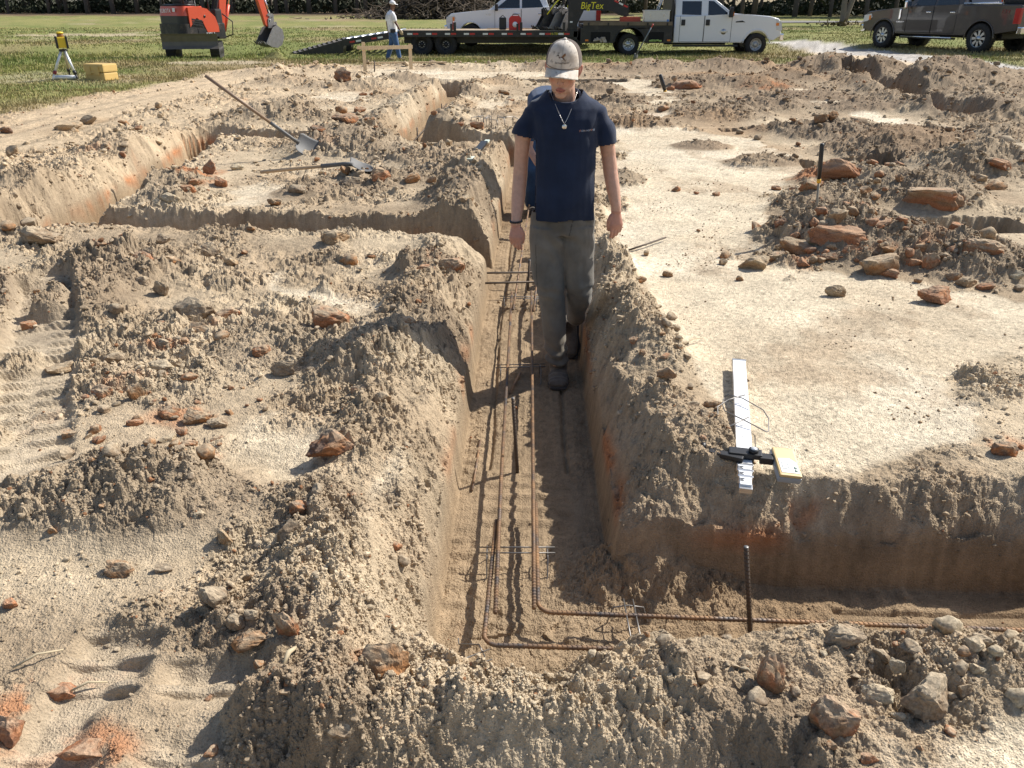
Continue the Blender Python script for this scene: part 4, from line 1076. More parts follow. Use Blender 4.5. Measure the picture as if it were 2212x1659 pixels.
wire_chair('wire rebar chair under the bars before the side trench', G(1124, 668, D0 + 0.005), 0.0, 0.24, 0.09)

# measuring staff with laser receiver, lying over the edge of the pad
M_STAFF = simple('white_staff', (0.80, 0.81, 0.82), 0.35, 0.0, 0.04, 10, dirt=(0.62, 0.58, 0.50), dirt_amt=0.12)
M_BLK = simple('black_moulding', (0.016, 0.016, 0.018), 0.45, 0, 0.2, 20)
S0, S1 = G(1596, 784, 0.045), G(1611, 1046, 0.055)
L = (S1 - S0).length; az = atan2(S1.y - S0.y, S1.x - S0.x)
st = thing('grade_staff', 'white telescopic measuring staff lying on the sand with its end over the trench edge', 'measuring staff', S0, az)
st.rotation_euler = (0, -math.asin((S1.z - S0.z) / L), az)
wm = 0.062
b = MB(); b.box(((L - 0.17) / 2, 0, 0), (L - 0.17, wm, 0.032), bev=0.004); b.build('outer_tube', M_STAFF, st)
b = MB(); b.box((-0.003, 0, 0), (0.012, wm + 0.006, 0.036), bev=0.002); b.build('end_cap', M_ALU, st)
for k in range(4):
    x0 = L - 0.175 + 0.042 * k; w_ = wm - 0.004 * k
    b = MB(); b.box((x0 + 0.03, 0, -0.001 - 0.0015 * k), (0.065, w_ - 0.008, 0.026), bev=0.002); sec = b.build('section', M_STAFF, st)
    b = MB(); b.box((x0 + 0.005, 0, -0.001 - 0.0015 * k), (0.014, w_ + 0.006, 0.032), bev=0.003); b.build('collar', M_ALU if k else M_BLK, sec)
    b = MB()
    for j in range(5): b.box((x0 + 0.018 + 0.006 * j, -w_ * 0.28, 0.0125 - 0.0015 * k), (0.0022, 0.010 + 0.008 * (j % 2), 0.0012))
    b.build('graduation', M_BLK, sec)
b = MB(); b.box((L + 0.012, 0, -0.012), (0.035, wm - 0.014, 0.022), bev=0.003); b.build('foot', M_ALU, st)
for k in range(9):
    tm = flat_text(str((k * 2) % 10), 0.030, 0.0003); V = co(tm); set_co(tm, [Vector((0.12 + 0.10 * k - v[1], -0.004 + v[0], 0.0165 + v[2])) for v in V]); link('digit', tm, simple('faded_print', (0.55, 0.55, 0.55), 0.6) if k == 0 else bpy.data.materials['faded_print'], st)
# receiver and clamp ride on the staff
cx = L - 0.185
cl = thing('laser_receiver', 'yellow and grey laser receiver with display on a black clamp across the staff', 'laser receiver', st.matrix_basis @ Vector((cx, 0, 0.016)), az)
b = MB(); b.box((0.0, 0.0, 0.012), (0.050, 0.125, 0.022), bev=0.005); b.box((0.02, -0.075, 0.006), (0.035, 0.14, 0.020), -0.22, bev=0.005); b.box((0.012, 0.078, 0.004), (0.042, 0.05, 0.028), bev=0.005); b.build('clamp', M_BLK, cl)
b = MB(); b.lathe([(0.001, 0), (0.021, 0), (0.022, 0.014), (0.019, 0.018), (0.001, 0.018)], 20, Matrix.Translation((-0.018, -0.150, 0.008)) @ Matrix.Rotation(pi / 2, 4, 'X')); b.build('screw_knob', M_BLK, cl)
b = MB(); b.lathe([(0.001, 0), (0.019, 0), (0.019, 0.014), (0.001, 0.014)], 20, Matrix.Translation((0.0, 0.030, 0.022))); vv = b.build('vial_ring', M_BLK, cl)
b = MB(); b.lathe([(0.001, 0), (0.0135, 0), (0.013, 0.003), (0.001, 0.004)], 20, Matrix.Translation((0.0, 0.030, 0.036))); b.build('vial', M_CLEAR, vv)
R_ = Matrix.Translation((0.028, 0.150, -0.002)) @ Matrix.Rotation(0.18, 4, 'Z') @ Matrix.Rotation(0.22, 4, 'Y') @ Matrix.Rotation(-0.12, 4, 'X')
b = MB(); b.box((0, 0, -0.008), (0.160, 0.088, 0.026), M=R_, bev=0.008); bd = b.build('receiver_back', simple('grey_plastic', (0.30, 0.33, 0.36), 0.5), cl)
b = MB(); b.box((0, 0, 0.010), (0.154, 0.084, 0.014), M=R_, bev=0.006); fr = b.build('receiver_face', simple('amber_plastic', (0.60, 0.43, 0.19), 0.5), cl)
b = MB(); b.prism([(-0.012, -0.034), (0.064, -0.034), (0.064, 0.034), (0.004, 0.034), (-0.018, 0.01)], 0.0165, 0.0185, 'Z', R_); b.build('panel', simple('pale_grey_panel', (0.62, 0.64, 0.62), 0.4), fr)
b = MB(); b.box((0.022, -0.016, 0.0195), (0.042, 0.018, 0.001), M=R_); b.box((0.022, 0.004, 0.0195), (0.042, 0.014, 0.001), M=R_); b.build('display', simple('lcd', (0.72, 0.74, 0.72), 0.15), fr)
b = MB()
for q in (0.034, 0.050): b.lathe([(0.001, 0), (0.006, 0), (0.006, 0.002), (0.001, 0.002)], 12, R_ @ Matrix.Translation((q, 0.024, 0.0186)))
b.build('button', simple('green_grey_button', (0.35, 0.42, 0.36), 0.5), fr)
# chair wire lying over the staff
P = st.matrix_basis @ Vector((L * 0.52, 0.0, 0.022))
b = MB(); r = 0.0026
loop = [(-0.13, -0.075, 0.0), (-0.14, -0.060, 0.012), (-0.10, 0.0, 0.02), (-0.02, 0.085, 0.012), (0.04, 0.105, 0.004), (0.15, 0.100, 0.0), (0.165, 0.09, 0.004), (0.11, 0.0, 0.02), (0.03, -0.075, 0.012), (-0.06, -0.085, 0.002), (-0.13, -0.075, 0.0)]
b.tube(loop, r, 6)
b.tube([(-0.125, 0.012, 0.026), (-0.075, -0.06, 0.018), (-0.03, -0.105, 0.0), (0.10, -0.10, -0.012), (0.16, -0.098, -0.012), (0.17, -0.085, -0.006), (0.09, 0.02, 0.026)], r, 6)
o = b.build('wire_chair', M_WIRE); o.location = P; o.rotation_euler = (0, 0, az); props(o, 'wire rebar chair lying across the white measuring staff', 'rebar chair')

# shovels
M_ASH = simple('ash_handle', (0.50, 0.36, 0.22), 0.55, 0, 0.2, 14); M_HANDLE = simple('worn_handle', (0.24, 0.165, 0.11), 0.6, 0, 0.3, 14)
M_SHOVEL = simple('grey_shovel_steel', (0.13, 0.13, 0.13), 0.65, 0.15, 0.3, 10, dirt=(0.25, 0.19, 0.13), dirt_amt=0.4)
def shovel(label, tail, neck, tip, roll=0.0, mat=M_ASH, steel=M_SHOVEL, wide=0.23, square=False, grip=None):
    """tail = end of the handle, neck = where the blade begins, tip = cutting edge"""
    T, Nk, Tp = Vector(tail), Vector(neck), Vector(tip)
    t = thing('shovel', label, 'shovel', Tp)
    d = (T - Nk).normalized(); sock = Nk + d * 0.30
    b = MB(); b.tube([sock - Tp, T - Tp], [0.0185, 0.0185], 12); h = b.build('handle', mat, t)
    if grip: b = MB(); b.tube([T - Tp - d * 0.12, T - Tp + d * 0.005], 0.022, 12); b.build('grip', grip, h)
    b = MB(); bd = (Tp - Nk).normalized()
    b.tube([sock + d * 0.06 - Tp, sock - Tp, Nk + d * 0.06 - Tp, Nk - Tp + bd * 0.03], [0.021, 0.022, 0.020, 0.024], 12); b.build('socket', steel, t)
    Lb = (Tp - Nk).length; sd = bd.cross(Vector((0, 0, 1))).normalized(); sd = Quaternion(bd, roll) @ sd; up = sd.cross(bd)
    V = []; F = []; nu, nv = 12, 12
    for i in range(nu + 1):
        f = i / nu
        hw = wide / 2 * (min(1, 0.75 + f * 2) if square else (min(1, 0.78 + f * 1.2) * (1 if f < 0.55 else sqrt(max(0.0, 1 - ((f - 0.55) / 0.46) ** 2)))))
        for j in range(nv + 1):
            s = -1 + 2 * j / nv
            V.append(Nk + bd * (Lb * f) + sd * (hw * s) + up * (0.035 * s * s * (1 - 0.4 * f) + 0.02 * sin(pi * f) * -1) - Tp)
    for i in range(nu):
        for j in range(nv): a = i * (nv + 1) + j; F.append((a, a + 1, a + nv + 2, a + nv + 1))
    b = MB(); b.add(V, F, True); o = b.build('blade', steel, t); m = o.modifiers.new('gauge', 'SOLIDIFY'); m.thickness = 0.003
    return t
P, _t = ground_hit(676, 324); 
shovel('long handled shovel leaning with its blade in the grey mound at left', GY(443, 163, P.y - 0.35), GY(641, 306, P.y - 0.02), P + Vector((0.05, 0.05, -0.03)), 0.9, M_HANDLE, M_SHOVEL, 0.26, True)
P2, _t = ground_hit(792, 374); P3, _t = ground_hit(565, 382)
shovel('pale handled shovel lying flat across the spoil', P3 + Vector((0, 0, 0.05)), P2 + Vector((-0.16, -0.02, 0.10)), P2 + Vector((0.06, 0.03, 0.02)), 0.2)
P4, _t = ground_hit(1371, 130)
shovel('blue grey shovel with a red grip standing in the ground before the flatbed truck', GY(1411, 52, P4.y + 0.1), GY(1376, 116, P4.y), P4 + Vector((0, 0, -0.05)), 0.8, simple('blue_grey_fibreglass', (0.16, 0.19, 0.22), 0.5), M_SHOVEL, 0.22, False, simple('red_grip', (0.40, 0.05, 0.04), 0.5))
# probe rods with black grips
def probe(pb, pt, label, gl, r):
    P, t = ground_hit(*pb); Q = GY(pt[0], pt[1], P.y - 0.02); d = (Q - P).normalized(); L = (Q - P).length
    T = thing('probe_rod', label, 'rod', P)
    b = MB(); b.tube([Vector((0, 0, -0.1)), Vector((0, 0, 0)), d * (L - gl)], r, 10); b.build('shaft', simple('tan_steel', (0.30, 0.26, 0.20), 0.5, 0.4) if 'tan_steel' not in bpy.data.materials else bpy.data.materials['tan_steel'], T)
    b = MB(); b.tube([d * (L - gl), d * (L - gl * 0.6), d * (L - 0.01), d * L], [r * 1.5, r * 1.9, r * 1.8, r * 1.4], 12); b.build('grip', M_BLK, T)
    b = MB(); b.tube([d * (L - gl - 0.03), d * (L - gl)], r * 1.7, 12); b.build('yellow_ferrule', simple('ferrule_yellow', (0.75, 0.42, 0.04), 0.5) if 'ferrule_yellow' not in bpy.data.materials else bpy.data.materials['ferrule_yellow'], T)
probe((1763, 456), (1776, 310), 'long thin probe rod with a black grip standing in the nearer red rubble', 0.26, 0.009)
probe((1437, 198), (1426, 161), 'short probe rod with a black grip standing in the far rubble', 0.34, 0.022)
# folded black and pale tool on the spoil
P, _t = ground_hit(1014, 354); Q, _t = ground_hit(1053, 332)
t = thing('folding_level', 'black and pale green long tool lying on the spoil left of the walking man', 'tool', P + Vector((0, 0, 0.03)), atan2(Q.y - P.y, Q.x - P.x)); Lq = (Q - P).length
b = MB(); b.box((Lq * 0.18, 0, 0.01), (Lq * 0.36, 0.06, 0.025), bev=0.004); b.box((Lq * 0.92, 0, 0.03), (Lq * 0.2, 0.05, 0.02), bev=0.004); b.build('pale_end', simple('pale_green', (0.62, 0.70, 0.60), 0.45), t)
b = MB(); b.box((Lq * 0.58, 0, 0.03), (Lq * 0.5, 0.075, 0.03), 0, 0, -0.05, bev=0.005); b.build('black_body', M_BLK, t)
# heap of spare wire on the spoil
P, _t = ground_hit(1080, 276); b = MB(); rr = random.Random(3)
for k in range(9):
    x = rr.uniform(-.35, .35); y = rr.uniform(-.2, .2); a = rr.uniform(0, 3)
    b.tube([(x - .14 * cos(a), y - .14 * sin(a), 0.0), (x - .12 * cos(a), y - .12 * sin(a), 0.14), (x + .12 * cos(a), y + .12 * sin(a), 0.15), (x + .14 * cos(a), y + .14 * sin(a), 0.0)], 0.005, 5)
o = b.build('wire_bundle', M_WIRE); o.location = P; props(o, 'tangle of spare wire rebar chairs on the spoil behind the trench', 'wire bundle')

# batter board
M_PINE = simple('pine', (0.66, 0.50, 0.31), 0.7, 0, 0.15, 7, bump=0.2, bscale=20)
Pl, _t = ground_hit(789, 154); Pr, _t = ground_hit(888, 149)
t = thing('batter_board', 'pale pine batter board, two stakes and a crosspiece, at the far edge', 'batter board', (Pl + Pr) / 2); c = (Pl + Pr) / 2
Tl, Tr = GY(789, 91, Pl.y), GY(888, 95, Pr.y); dv = (Pr - Pl).normalized(); ay = atan2(dv.y, dv.x)
for P, Q in ((Pl, Tl), (Pr, Tr)):
    h = Q.z - P.z; q = Vector((P.x, P.y, 0)) - c
    b = MB(); b.box((q.x, q.y, P.z + h / 2 - 0.06), (0.085, 0.042, h + 0.12), ay); b.build('stake', M_PINE, t)
z0 = (Tl.z + Tr.z) / 2 - 0.11; m = (Vector((Pl.x + Pr.x, Pl.y + Pr.y, 0)) / 2) - c
b = MB(); b.box((m.x - dv.y * -0.04, m.y - 0.045, z0), ((Pr - Pl).length + 0.12, 0.03, 0.095), ay); b.build('crosspiece', M_PINE, t)
q = Vector((Pl.x, Pl.y, 0)) - c; b = MB(); b.box((q.x - 0.06, q.y + 0.40, z0 - 0.02), (0.03, 0.85, 0.09), ay + 0.15); b.build('return_board', M_PINE, t)
for o in t.children: o.location = (0, 0, -c.z)
P, _t = ground_hit(800, 141); Q, _t = ground_hit(965, 139); d = Q - P
b = MB(); b.box((0, 0, 0.03), (d.length, 0.09, 0.04)); o = b.build('timber', M_PINE); o.location = (P + Q) / 2 + Vector((0, 0, 0.03)); o.rotation_euler = (0, 0, atan2(d.y, d.x)); props(o, 'long thin board lying on the ground behind the batter board', 'timber')

# laser level on its tripod, its case and a tube
F1, _t = ground_hit(113, 175); F2, _t = ground_hit(170, 175); F3, _t = ground_hit(152, 167)
ctr = (F1 + F2 + F3) / 3; top = GY(136, 106, ctr.y)
M_LEG = simple('silver_leg', (0.72, 0.73, 0.74), 0.35, 0.4, 0.06, 10)
t = thing('tripod', 'silver survey tripod with red clamps standing on the grass', 'tripod', ctr)
for k, P in enumerate((F1, F2, F3)):
    a = top + Vector(((P - ctr).x * 0.10, (P - ctr).y * 0.10, -0.01)) - ctr; e = P - ctr; md = a.lerp(e, 0.72)
    b = MB(); b.tube([a, md], 0.030 if k < 2 else 0.026, 10); lg = b.build('leg', M_LEG if k < 2 else simple('tan_leg', (0.42, 0.36, 0.24), 0.5), t)
    b = MB(); b.tube([md, e], 0.021, 10); b.build('leg_extension', M_LEG if k == 0 else M_BLK, lg)
    b = MB(); b.tube([a.lerp(e, 0.68), a.lerp(e, 0.78)], 0.040, 10); b.build('clamp', simple('dark_red_clamp', (0.22, 0.02, 0.03), 0.5) if k == 0 else M_BLK, lg)
    b = MB(); b.tube([a.lerp(e, 0.95), e - Vector((0, 0, 0.02))], [0.03, 0.012], 8); b.build('foot', M_BLK, lg)
b = MB(); b.lathe([(0.001, 0), (0.09, 0), (0.10, 0.02), (0.10, 0.045), (0.03, 0.05), (0.001, 0.05)], 20, Matrix.Translation(top - ctr - Vector((0, 0, 0.05)))); b.build('head', M_BLK, t)
M_LASER = simple('laser_yellow', (0.72, 0.50, 0.03), 0.45, 0, 0.1, 10)
t = thing('laser_level', 'yellow rotating laser level with black corner bumpers on the tripod', 'laser level', top)
b = MB(); b.box((0, 0, 0.15), (0.25, 0.22, 0.24), 0.5, bev=0.03); b.build('housing', M_LASER, t)
for k in range(4):
    a = 0.5 + pi / 4 + k * pi / 2; b = MB(); b.box((0.155 * cos(a), 0.145 * sin(a), 0.15), (0.045, 0.045, 0.27), 0.5, bev=0.015); b.build('bumper', M_BLK, t)
b = MB(); b.lathe([(0.06, 0.27), (0.075, 0.28), (0.07, 0.345), (0.001, 0.345)], 20, None, True, False); b.build('rotor', simple('lens_amber', (0.25, 0.12, 0.05), 0.2), t)
b = MB(); b.lathe([(0.001, 0.345), (0.085, 0.345), (0.085, 0.37), (0.05, 0.385), (0.001, 0.385)], 20); b.build('rotor_cap', M_LASER, t)
P, _t = ground_hit(214, 174)
M_CASE = simple('case_yellow', (0.58, 0.40, 0.14), 0.5, 0, 0.08, 6)
t = thing('tool_case', 'ribbed yellow plastic carrying case on the grass beside the tripod', 'case', P + Vector((0, 0.2, 0)), -0.35)
b = MB(); b.box((0, 0, 0.09), (0.60, 0.44, 0.18), bev=0.03); b.build('base', M_CASE, t)
b = MB(); b.box((0, 0, 0.285), (0.62, 0.46, 0.19), bev=0.035); b.build('lid', M_CASE, t)
b = MB()
for q in (-0.16, 0.10): b.box((q, -0.235, 0.23), (0.15, 0.03, 0.20), bev=0.012)
b.build('rib', M_CASE, t)
b = MB(); b.box((-0.03, -0.24, 0.19), (0.12, 0.03, 0.05), bev=0.01); b.build('latch', M_CASE, t)
P, _t = ground_hit(142, 172); b = MB(); b.tube([(-0.26, 0, 0.05), (0.1, 0.02, 0.05), (0.26, 0.03, 0.05)], [0.05, 0.055, 0.045], 12); o = b.build('metal_tube', M_LEG); o.location = P; props(o, 'short silver tube lying on the grass under the tripod', 'tube')
# a few dry stems and roots
for k, (a, c, lab) in enumerate((((30, 1450), (140, 1412), 'long dry stem lying by the lower left track print'), ((155, 1500), (235, 1482), 'dry stem beside the flat orange slab at lower left'), ((612, 1448), (640, 1408), 'pale split root lying right of the lower left track print'), ((1283, 842), (1325, 846), 'thin pale root on the trench floor before the boot'), ((1470, 752), (1520, 735), 'thin twig on the sand behind the right trench bank'))):
    P, _t = ground_hit(*a); Q, _t = ground_hit(*c); mid = (P + Q) / 2 + Vector((0, 0, 0.03))
    b = MB(); b.tube([Vector((0, 0, 0.012)), mid - P, Q - P + Vector((0, 0, 0.015))], [0.003, 0.0035, 0.002] if k != 2 else [0.004, 0.008, 0.005], 6); o = b.build('dry_stem', simple('straw', (0.46, 0.38, 0.25), 0.8) if 'straw' not in bpy.data.materials else bpy.data.materials['straw']); o.location = P; props(o, lab, 'stem')

# ================================================================== people
def chain(pts, rad, side=None, n=16, round_ends=True):
    """closed tube through points; rad = list of (a, b); side = direction of a"""
    pts = [Vector(p) for p in pts]; rings = []
    rad = [(r, r) if not isinstance(r, tuple) else r for r in rad]
    if round_ends:
        d0 = (pts[0] - pts[1]).normalized(); d1 = (pts[-1] - pts[-2]).normalized()
        m0 = min(rad[0]); m1 = min(rad[-1])
        pts = [pts[0] + d0 * m0 * 0.8] + pts + [pts[-1] + d1 * m1 * 0.8]
        rad = [tuple(0.45 * q for q in rad[0])] + rad + [tuple(0.45 * q for q in rad[-1])]
    side = Vector(side or (1, 0, 0)); V = []; F = []
    for i, p in enumerate(pts):
        T = (pts[min(i + 1, len(pts) - 1)] - pts[max(i - 1, 0)]).normalized()
        X = (side - T * side.dot(T))
        if X.length < 1e-3: X = Vector((0, 1, 0)) - T * T.y
        X.normalize(); Y = T.cross(X)
        a, b = rad[i]
        for k in range(n):
            t = 2 * pi * k / n
            V.append(p + X * (a * cos(t)) + Y * (b * sin(t)))
    for i in range(len(pts) - 1):
        for k in range(n):
            F.append((i * n + k, i * n + (k + 1) % n, (i + 1) * n + (k + 1) % n, (i + 1) * n + k))
    F.append(tuple(range(n - 1, -1, -1))); F.append(tuple((len(pts) - 1) * n + k for k in range(n)))
    return V, F
def ball(c, r, M=None):
    """ellipsoid, r = three half sizes; M turns it"""
    V, F = ICO[3]; out = []
    for v in V:
        p = Vector((v[0] * r[0], v[1] * r[1], v[2] * r[2]))
        if M is not None: p = M @ p
        out.append(Vector(c) + p)
    return out, [tuple(f) for f in F]
def xf(sh, M): return [M @ Vector(v) for v in sh[0]], sh[1]
def fuse(shapes, voxel, smooth=4, factor=0.5):
    """several closed shapes grown together into one continuous skin"""
    bm = bmesh.new()
    for V, F in shapes:
        vs = [bm.verts.new(v) for v in V]
        for f in F:
            try: bm.faces.new([vs[i] for i in f])
            except ValueError: pass
    bmesh.ops.recalc_face_normals(bm, faces=bm.faces)
    me = bpy.data.meshes.new('fuse'); bm.to_mesh(me); bm.free()
    o = bpy.data.objects.new('fuse', me); COL.objects.link(o)
    r = o.modifiers.new('r', 'REMESH'); r.mode = 'VOXEL'; r.voxel_size = voxel
    if smooth:
        s = o.modifiers.new('s', 'SMOOTH'); s.iterations = smooth; s.factor = factor
    dg = bpy.context.evaluated_depsgraph_get(); dg.update()
    out = bpy.data.meshes.new_from_object(o.evaluated_get(dg))
    bpy.data.objects.remove(o); bpy.data.meshes.remove(me)
    for p in out.polygons: p.use_smooth = True
    return out
def set_col(me, C):
    at = me.color_attributes.new('Col', 'FLOAT_COLOR', 'POINT')
    c = np.ones((len(C), 4), np.float32); c[:, :3] = np.clip(C, 0.003, 0.95); at.data.foreach_set('color', c.ravel())
def cut_away(me, test):
    """drop the faces whose middle satisfies test(x, y, z)"""
    bm = bmesh.new(); bm.from_mesh(me)
    dead = [f for f in bm.faces if test(*f.calc_center_median())]
    bmesh.ops.delete(bm, geom=dead, context='FACES')
    bm.to_mesh(me); bm.free(); me.update()
    return me
def attr_mat(name, rough=0.6, spec=0.3, sss=0.0, weave=0.0, wscale=500.0, var=0.2, vscale=20.0):
    m, nt, p = new_mat(name); N, Lk = nt.nodes, nt.links
    at = N.new('ShaderNodeAttribute'); at.attribute_name = 'Col'
    tc = N.new('ShaderNodeTexCoord')
    n1 = N.new('ShaderNodeTexNoise'); n1.inputs['Scale'].default_value = vscale; n1.inputs['Detail'].default_value = 6; n1.inputs['Roughness'].default_value = 0.65
    Lk.new(tc.outputs['Object'], n1.inputs['Vector'])
    mr = N.new('ShaderNodeMapRange'); mr.inputs['From Min'].default_value = 0.3; mr.inputs['From Max'].default_value = 0.7
    mr.inputs['To Min'].default_value = 1 - var; mr.inputs['To Max'].default_value = 1 + var
    Lk.new(n1.outputs[0], mr.inputs['Value'])
    mu = N.new('ShaderNodeVectorMath'); mu.operation = 'SCALE'
    Lk.new(at.outputs['Color'], mu.inputs[0]); Lk.new(mr.outputs[0], mu.inputs['Scale'])
    Lk.new(mu.outputs[0], p.inputs['Base Color'])
    p.inputs['Roughness'].default_value = rough; p.inputs['Specular IOR Level'].default_value = spec
    if sss > 0:
        p.inputs['Subsurface Weight'].default_value = sss; p.inputs['Subsurface Radius'].default_value = (1.0, 0.35, 0.2); p.inputs['Subsurface Scale'].default_value = 0.008
    if weave > 0:
        n2 = N.new('ShaderNodeTexNoise'); n2.inputs['Scale'].default_value = wscale; n2.inputs['Detail'].default_value = 2
        Lk.new(tc.outputs['Object'], n2.inputs['Vector'])
        b = N.new('ShaderNodeBump'); b.inputs['Strength'].default_value = weave; b.inputs['Distance'].default_value = 0.002
        Lk.new(n2.outputs[0], b.inputs['Height']); Lk.new(b.outputs[0], p.inputs['Normal'])
        p.inputs['Sheen Weight'].default_value = 0.15; p.inputs['Sheen Roughness'].default_value = 0.6
    return m
SKIN = attr_mat('skin', 0.48, 0.4, 0.12, 0.0, var=0.10, vscale=45)
CLOTH = attr_mat('cotton_cloth', 0.9, 0.15, 0.0, 0.25, 900, 0.14, 14)
LEATHER = attr_mat('worn_leather', 0.7, 0.3, 0.0, 0.3, 160, 0.3, 25)

def head_shapes(beard=False):
    """local head: x to its left, -y forward, z up, origin mid skull"""
    S = [ball((0, 0.015, 0.035), (0.077, 0.098, 0.088)),                     # skull
         ball((0, -0.020, -0.020), (0.068, 0.070, 0.080)),                   # face
         ball((0, -0.030, -0.068), (0.052, 0.058, 0.048)),                   # jaw
         ball((0, -0.064, -0.101), (0.028, 0.020, 0.018)),                   # chin
         ball((0.040, -0.058, -0.022), (0.024, 0.022, 0.017)), ball((-0.040, -0.058, -0.022), (0.024, 0.022, 0.017)),   # cheek bones
         ball((0, -0.078, 0.024), (0.058, 0.016, 0.012)),                    # brow
         chain([(0, -0.083, 0.012), (0, -0.096, -0.012), (0, -0.110, -0.033)], [(0.008, 0.010), (0.009, 0.011), (0.011, 0.010)], (1, 0, 0), 12),
         ball((0.012, -0.094, -0.036), (0.008, 0.010, 0.007)), ball((-0.012, -0.094, -0.036), (0.008, 0.010, 0.007)),   # nostrils
         chain([(-0.022, -0.079, -0.066), (-0.010, -0.091, -0.061), (0, -0.092, -0.063), (0.010, -0.091, -0.061), (0.022, -0.079, -0.066)], [0.003, 0.0055, 0.005, 0.0055, 0.003], (0, 0, 1), 8),
         chain([(-0.020, -0.078, -0.073), (0, -0.091, -0.076), (0.020, -0.078, -0.073)], [0.003, 0.0072, 0.003], (0, 0, 1), 8)]
    for s in (-1, 1):                                                        # ears: rim, lobe and bowl
        S += [chain([(0.074 * s, 0.000, -0.028), (0.083 * s, 0.006, -0.016), (0.090 * s, 0.018, 0.006), (0.088 * s, 0.020, 0.022), (0.082 * s, 0.008, 0.028), (0.077 * s, -0.002, 0.014)], [0.006, 0.006, 0.006, 0.0055, 0.005, 0.004], (0, 1, 0), 8),
              ball((0.078 * s, 0.010, -0.002), (0.006, 0.013, 0.022)), ball((0.077 * s, 0.004, -0.026), (0.005, 0.007, 0.008))]
        S.append(ball((0.026 * s, -0.068, 0.006), (0.013, 0.011, 0.010)))    # lidded eyes
    return S
def hand_shapes(wrist, down, fwd, thumb_side, curl=0.8, scale=1.0):
    """palm, four fingers, thumb. down: along the hand, fwd: out of the back of the hand, thumb_side: towards the thumb"""
    D, B, S = Vector(down).normalized(), Vector(fwd).normalized(), Vector(thumb_side).normalized(); w = Vector(wrist); k = scale
    S_ = [chain([w, w + D * 0.035 * k, w + D * 0.075 * k + B * 0.004, w + D * 0.094 * k], [(0.026 * k, 0.018 * k), (0.034 * k, 0.017 * k), (0.041 * k, 0.015 * k), (0.038 * k, 0.012 * k)], S, 16)]
    for j, (off, ln, r, c) in enumerate(((0.029, 0.072, 0.0092, 0.75), (0.010, 0.080, 0.0095, 0.95), (-0.010, 0.074, 0.0090, 1.1), (-0.028, 0.058, 0.0080, 1.2))):
        p = w + D * (0.088 - 0.004 * abs(j - 1)) * k + S * off * k; a = 0.25 * curl * c; pts = [p]; rr = [r * 1.08 * k]
        for seg in (0.45, 0.31, 0.24):
            d = (D * cos(a) - B * sin(a) + S * (0.02 - 0.03 * j) * 0.6).normalized()
            p = p + d * ln * seg * k; pts.append(p); rr.append(r * k * (1.0 if seg > 0.4 else 0.93 if seg > 0.3 else 0.78)); a += 0.62 * curl * c
        S_.append(chain(pts, rr, S, 10))
    b = w + D * 0.022 * k + S * 0.026 * k
    S_.append(chain([b - B * 0.004, b + D * 0.030 * k + S * 0.018 * k - B * 0.008, b + D * 0.062 * k + S * 0.019 * k - B * 0.016, b + D * 0.086 * k + S * 0.012 * k - B * 0.022],
                    [0.016 * k, 0.013 * k, 0.0108 * k, 0.0085 * k], B, 10))
    return S_
def boot_shapes(heel, toe, w=0.05, up=(0, 0, 1), h=0.13):
    hl, to = Vector(heel), Vector(toe); d = (to - hl); L = d.length; d.normalize(); u = Vector(up); s = d.cross(u).normalized(); u = s.cross(d).normalized()
    up_ = [chain([hl + u * 0.04, hl + d * L * 0.35 + u * 0.045, hl + d * L * 0.65 + u * 0.040, hl + d * L * 0.92 + u * 0.034], [(w * 0.80, 0.036), (w * 0.84, 0.042), (w * 1.0, 0.034), (w * 0.86, 0.026)], s, 16),
           chain([hl + d * 0.05 + u * 0.04, hl + d * 0.045 + u * h], [(w * 0.85, 0.06), (w * 0.92, 0.058)], s, 16)]
    sole = [chain([hl + u * 0.012 - d * 0.01, hl + d * L * 0.4 + u * 0.012, hl + d * L * 0.7 + u * 0.012, hl + d * L + u * 0.014], [(w * 0.84, 0.012), (w * 0.84, 0.012), (w * 1.06, 0.012), (w * 0.80, 0.012)], s, 16)]
    return up_, sole
def const_col(me, c, fn=None):
    n = len(me.vertices); C = np.tile(np.array(c, float), (n, 1))
    if fn is not None: C = fn(co(me), C)
    set_col(me, C)
def local(me, origin):
    V = co(me) - np.array(origin); set_co(me, V); return me

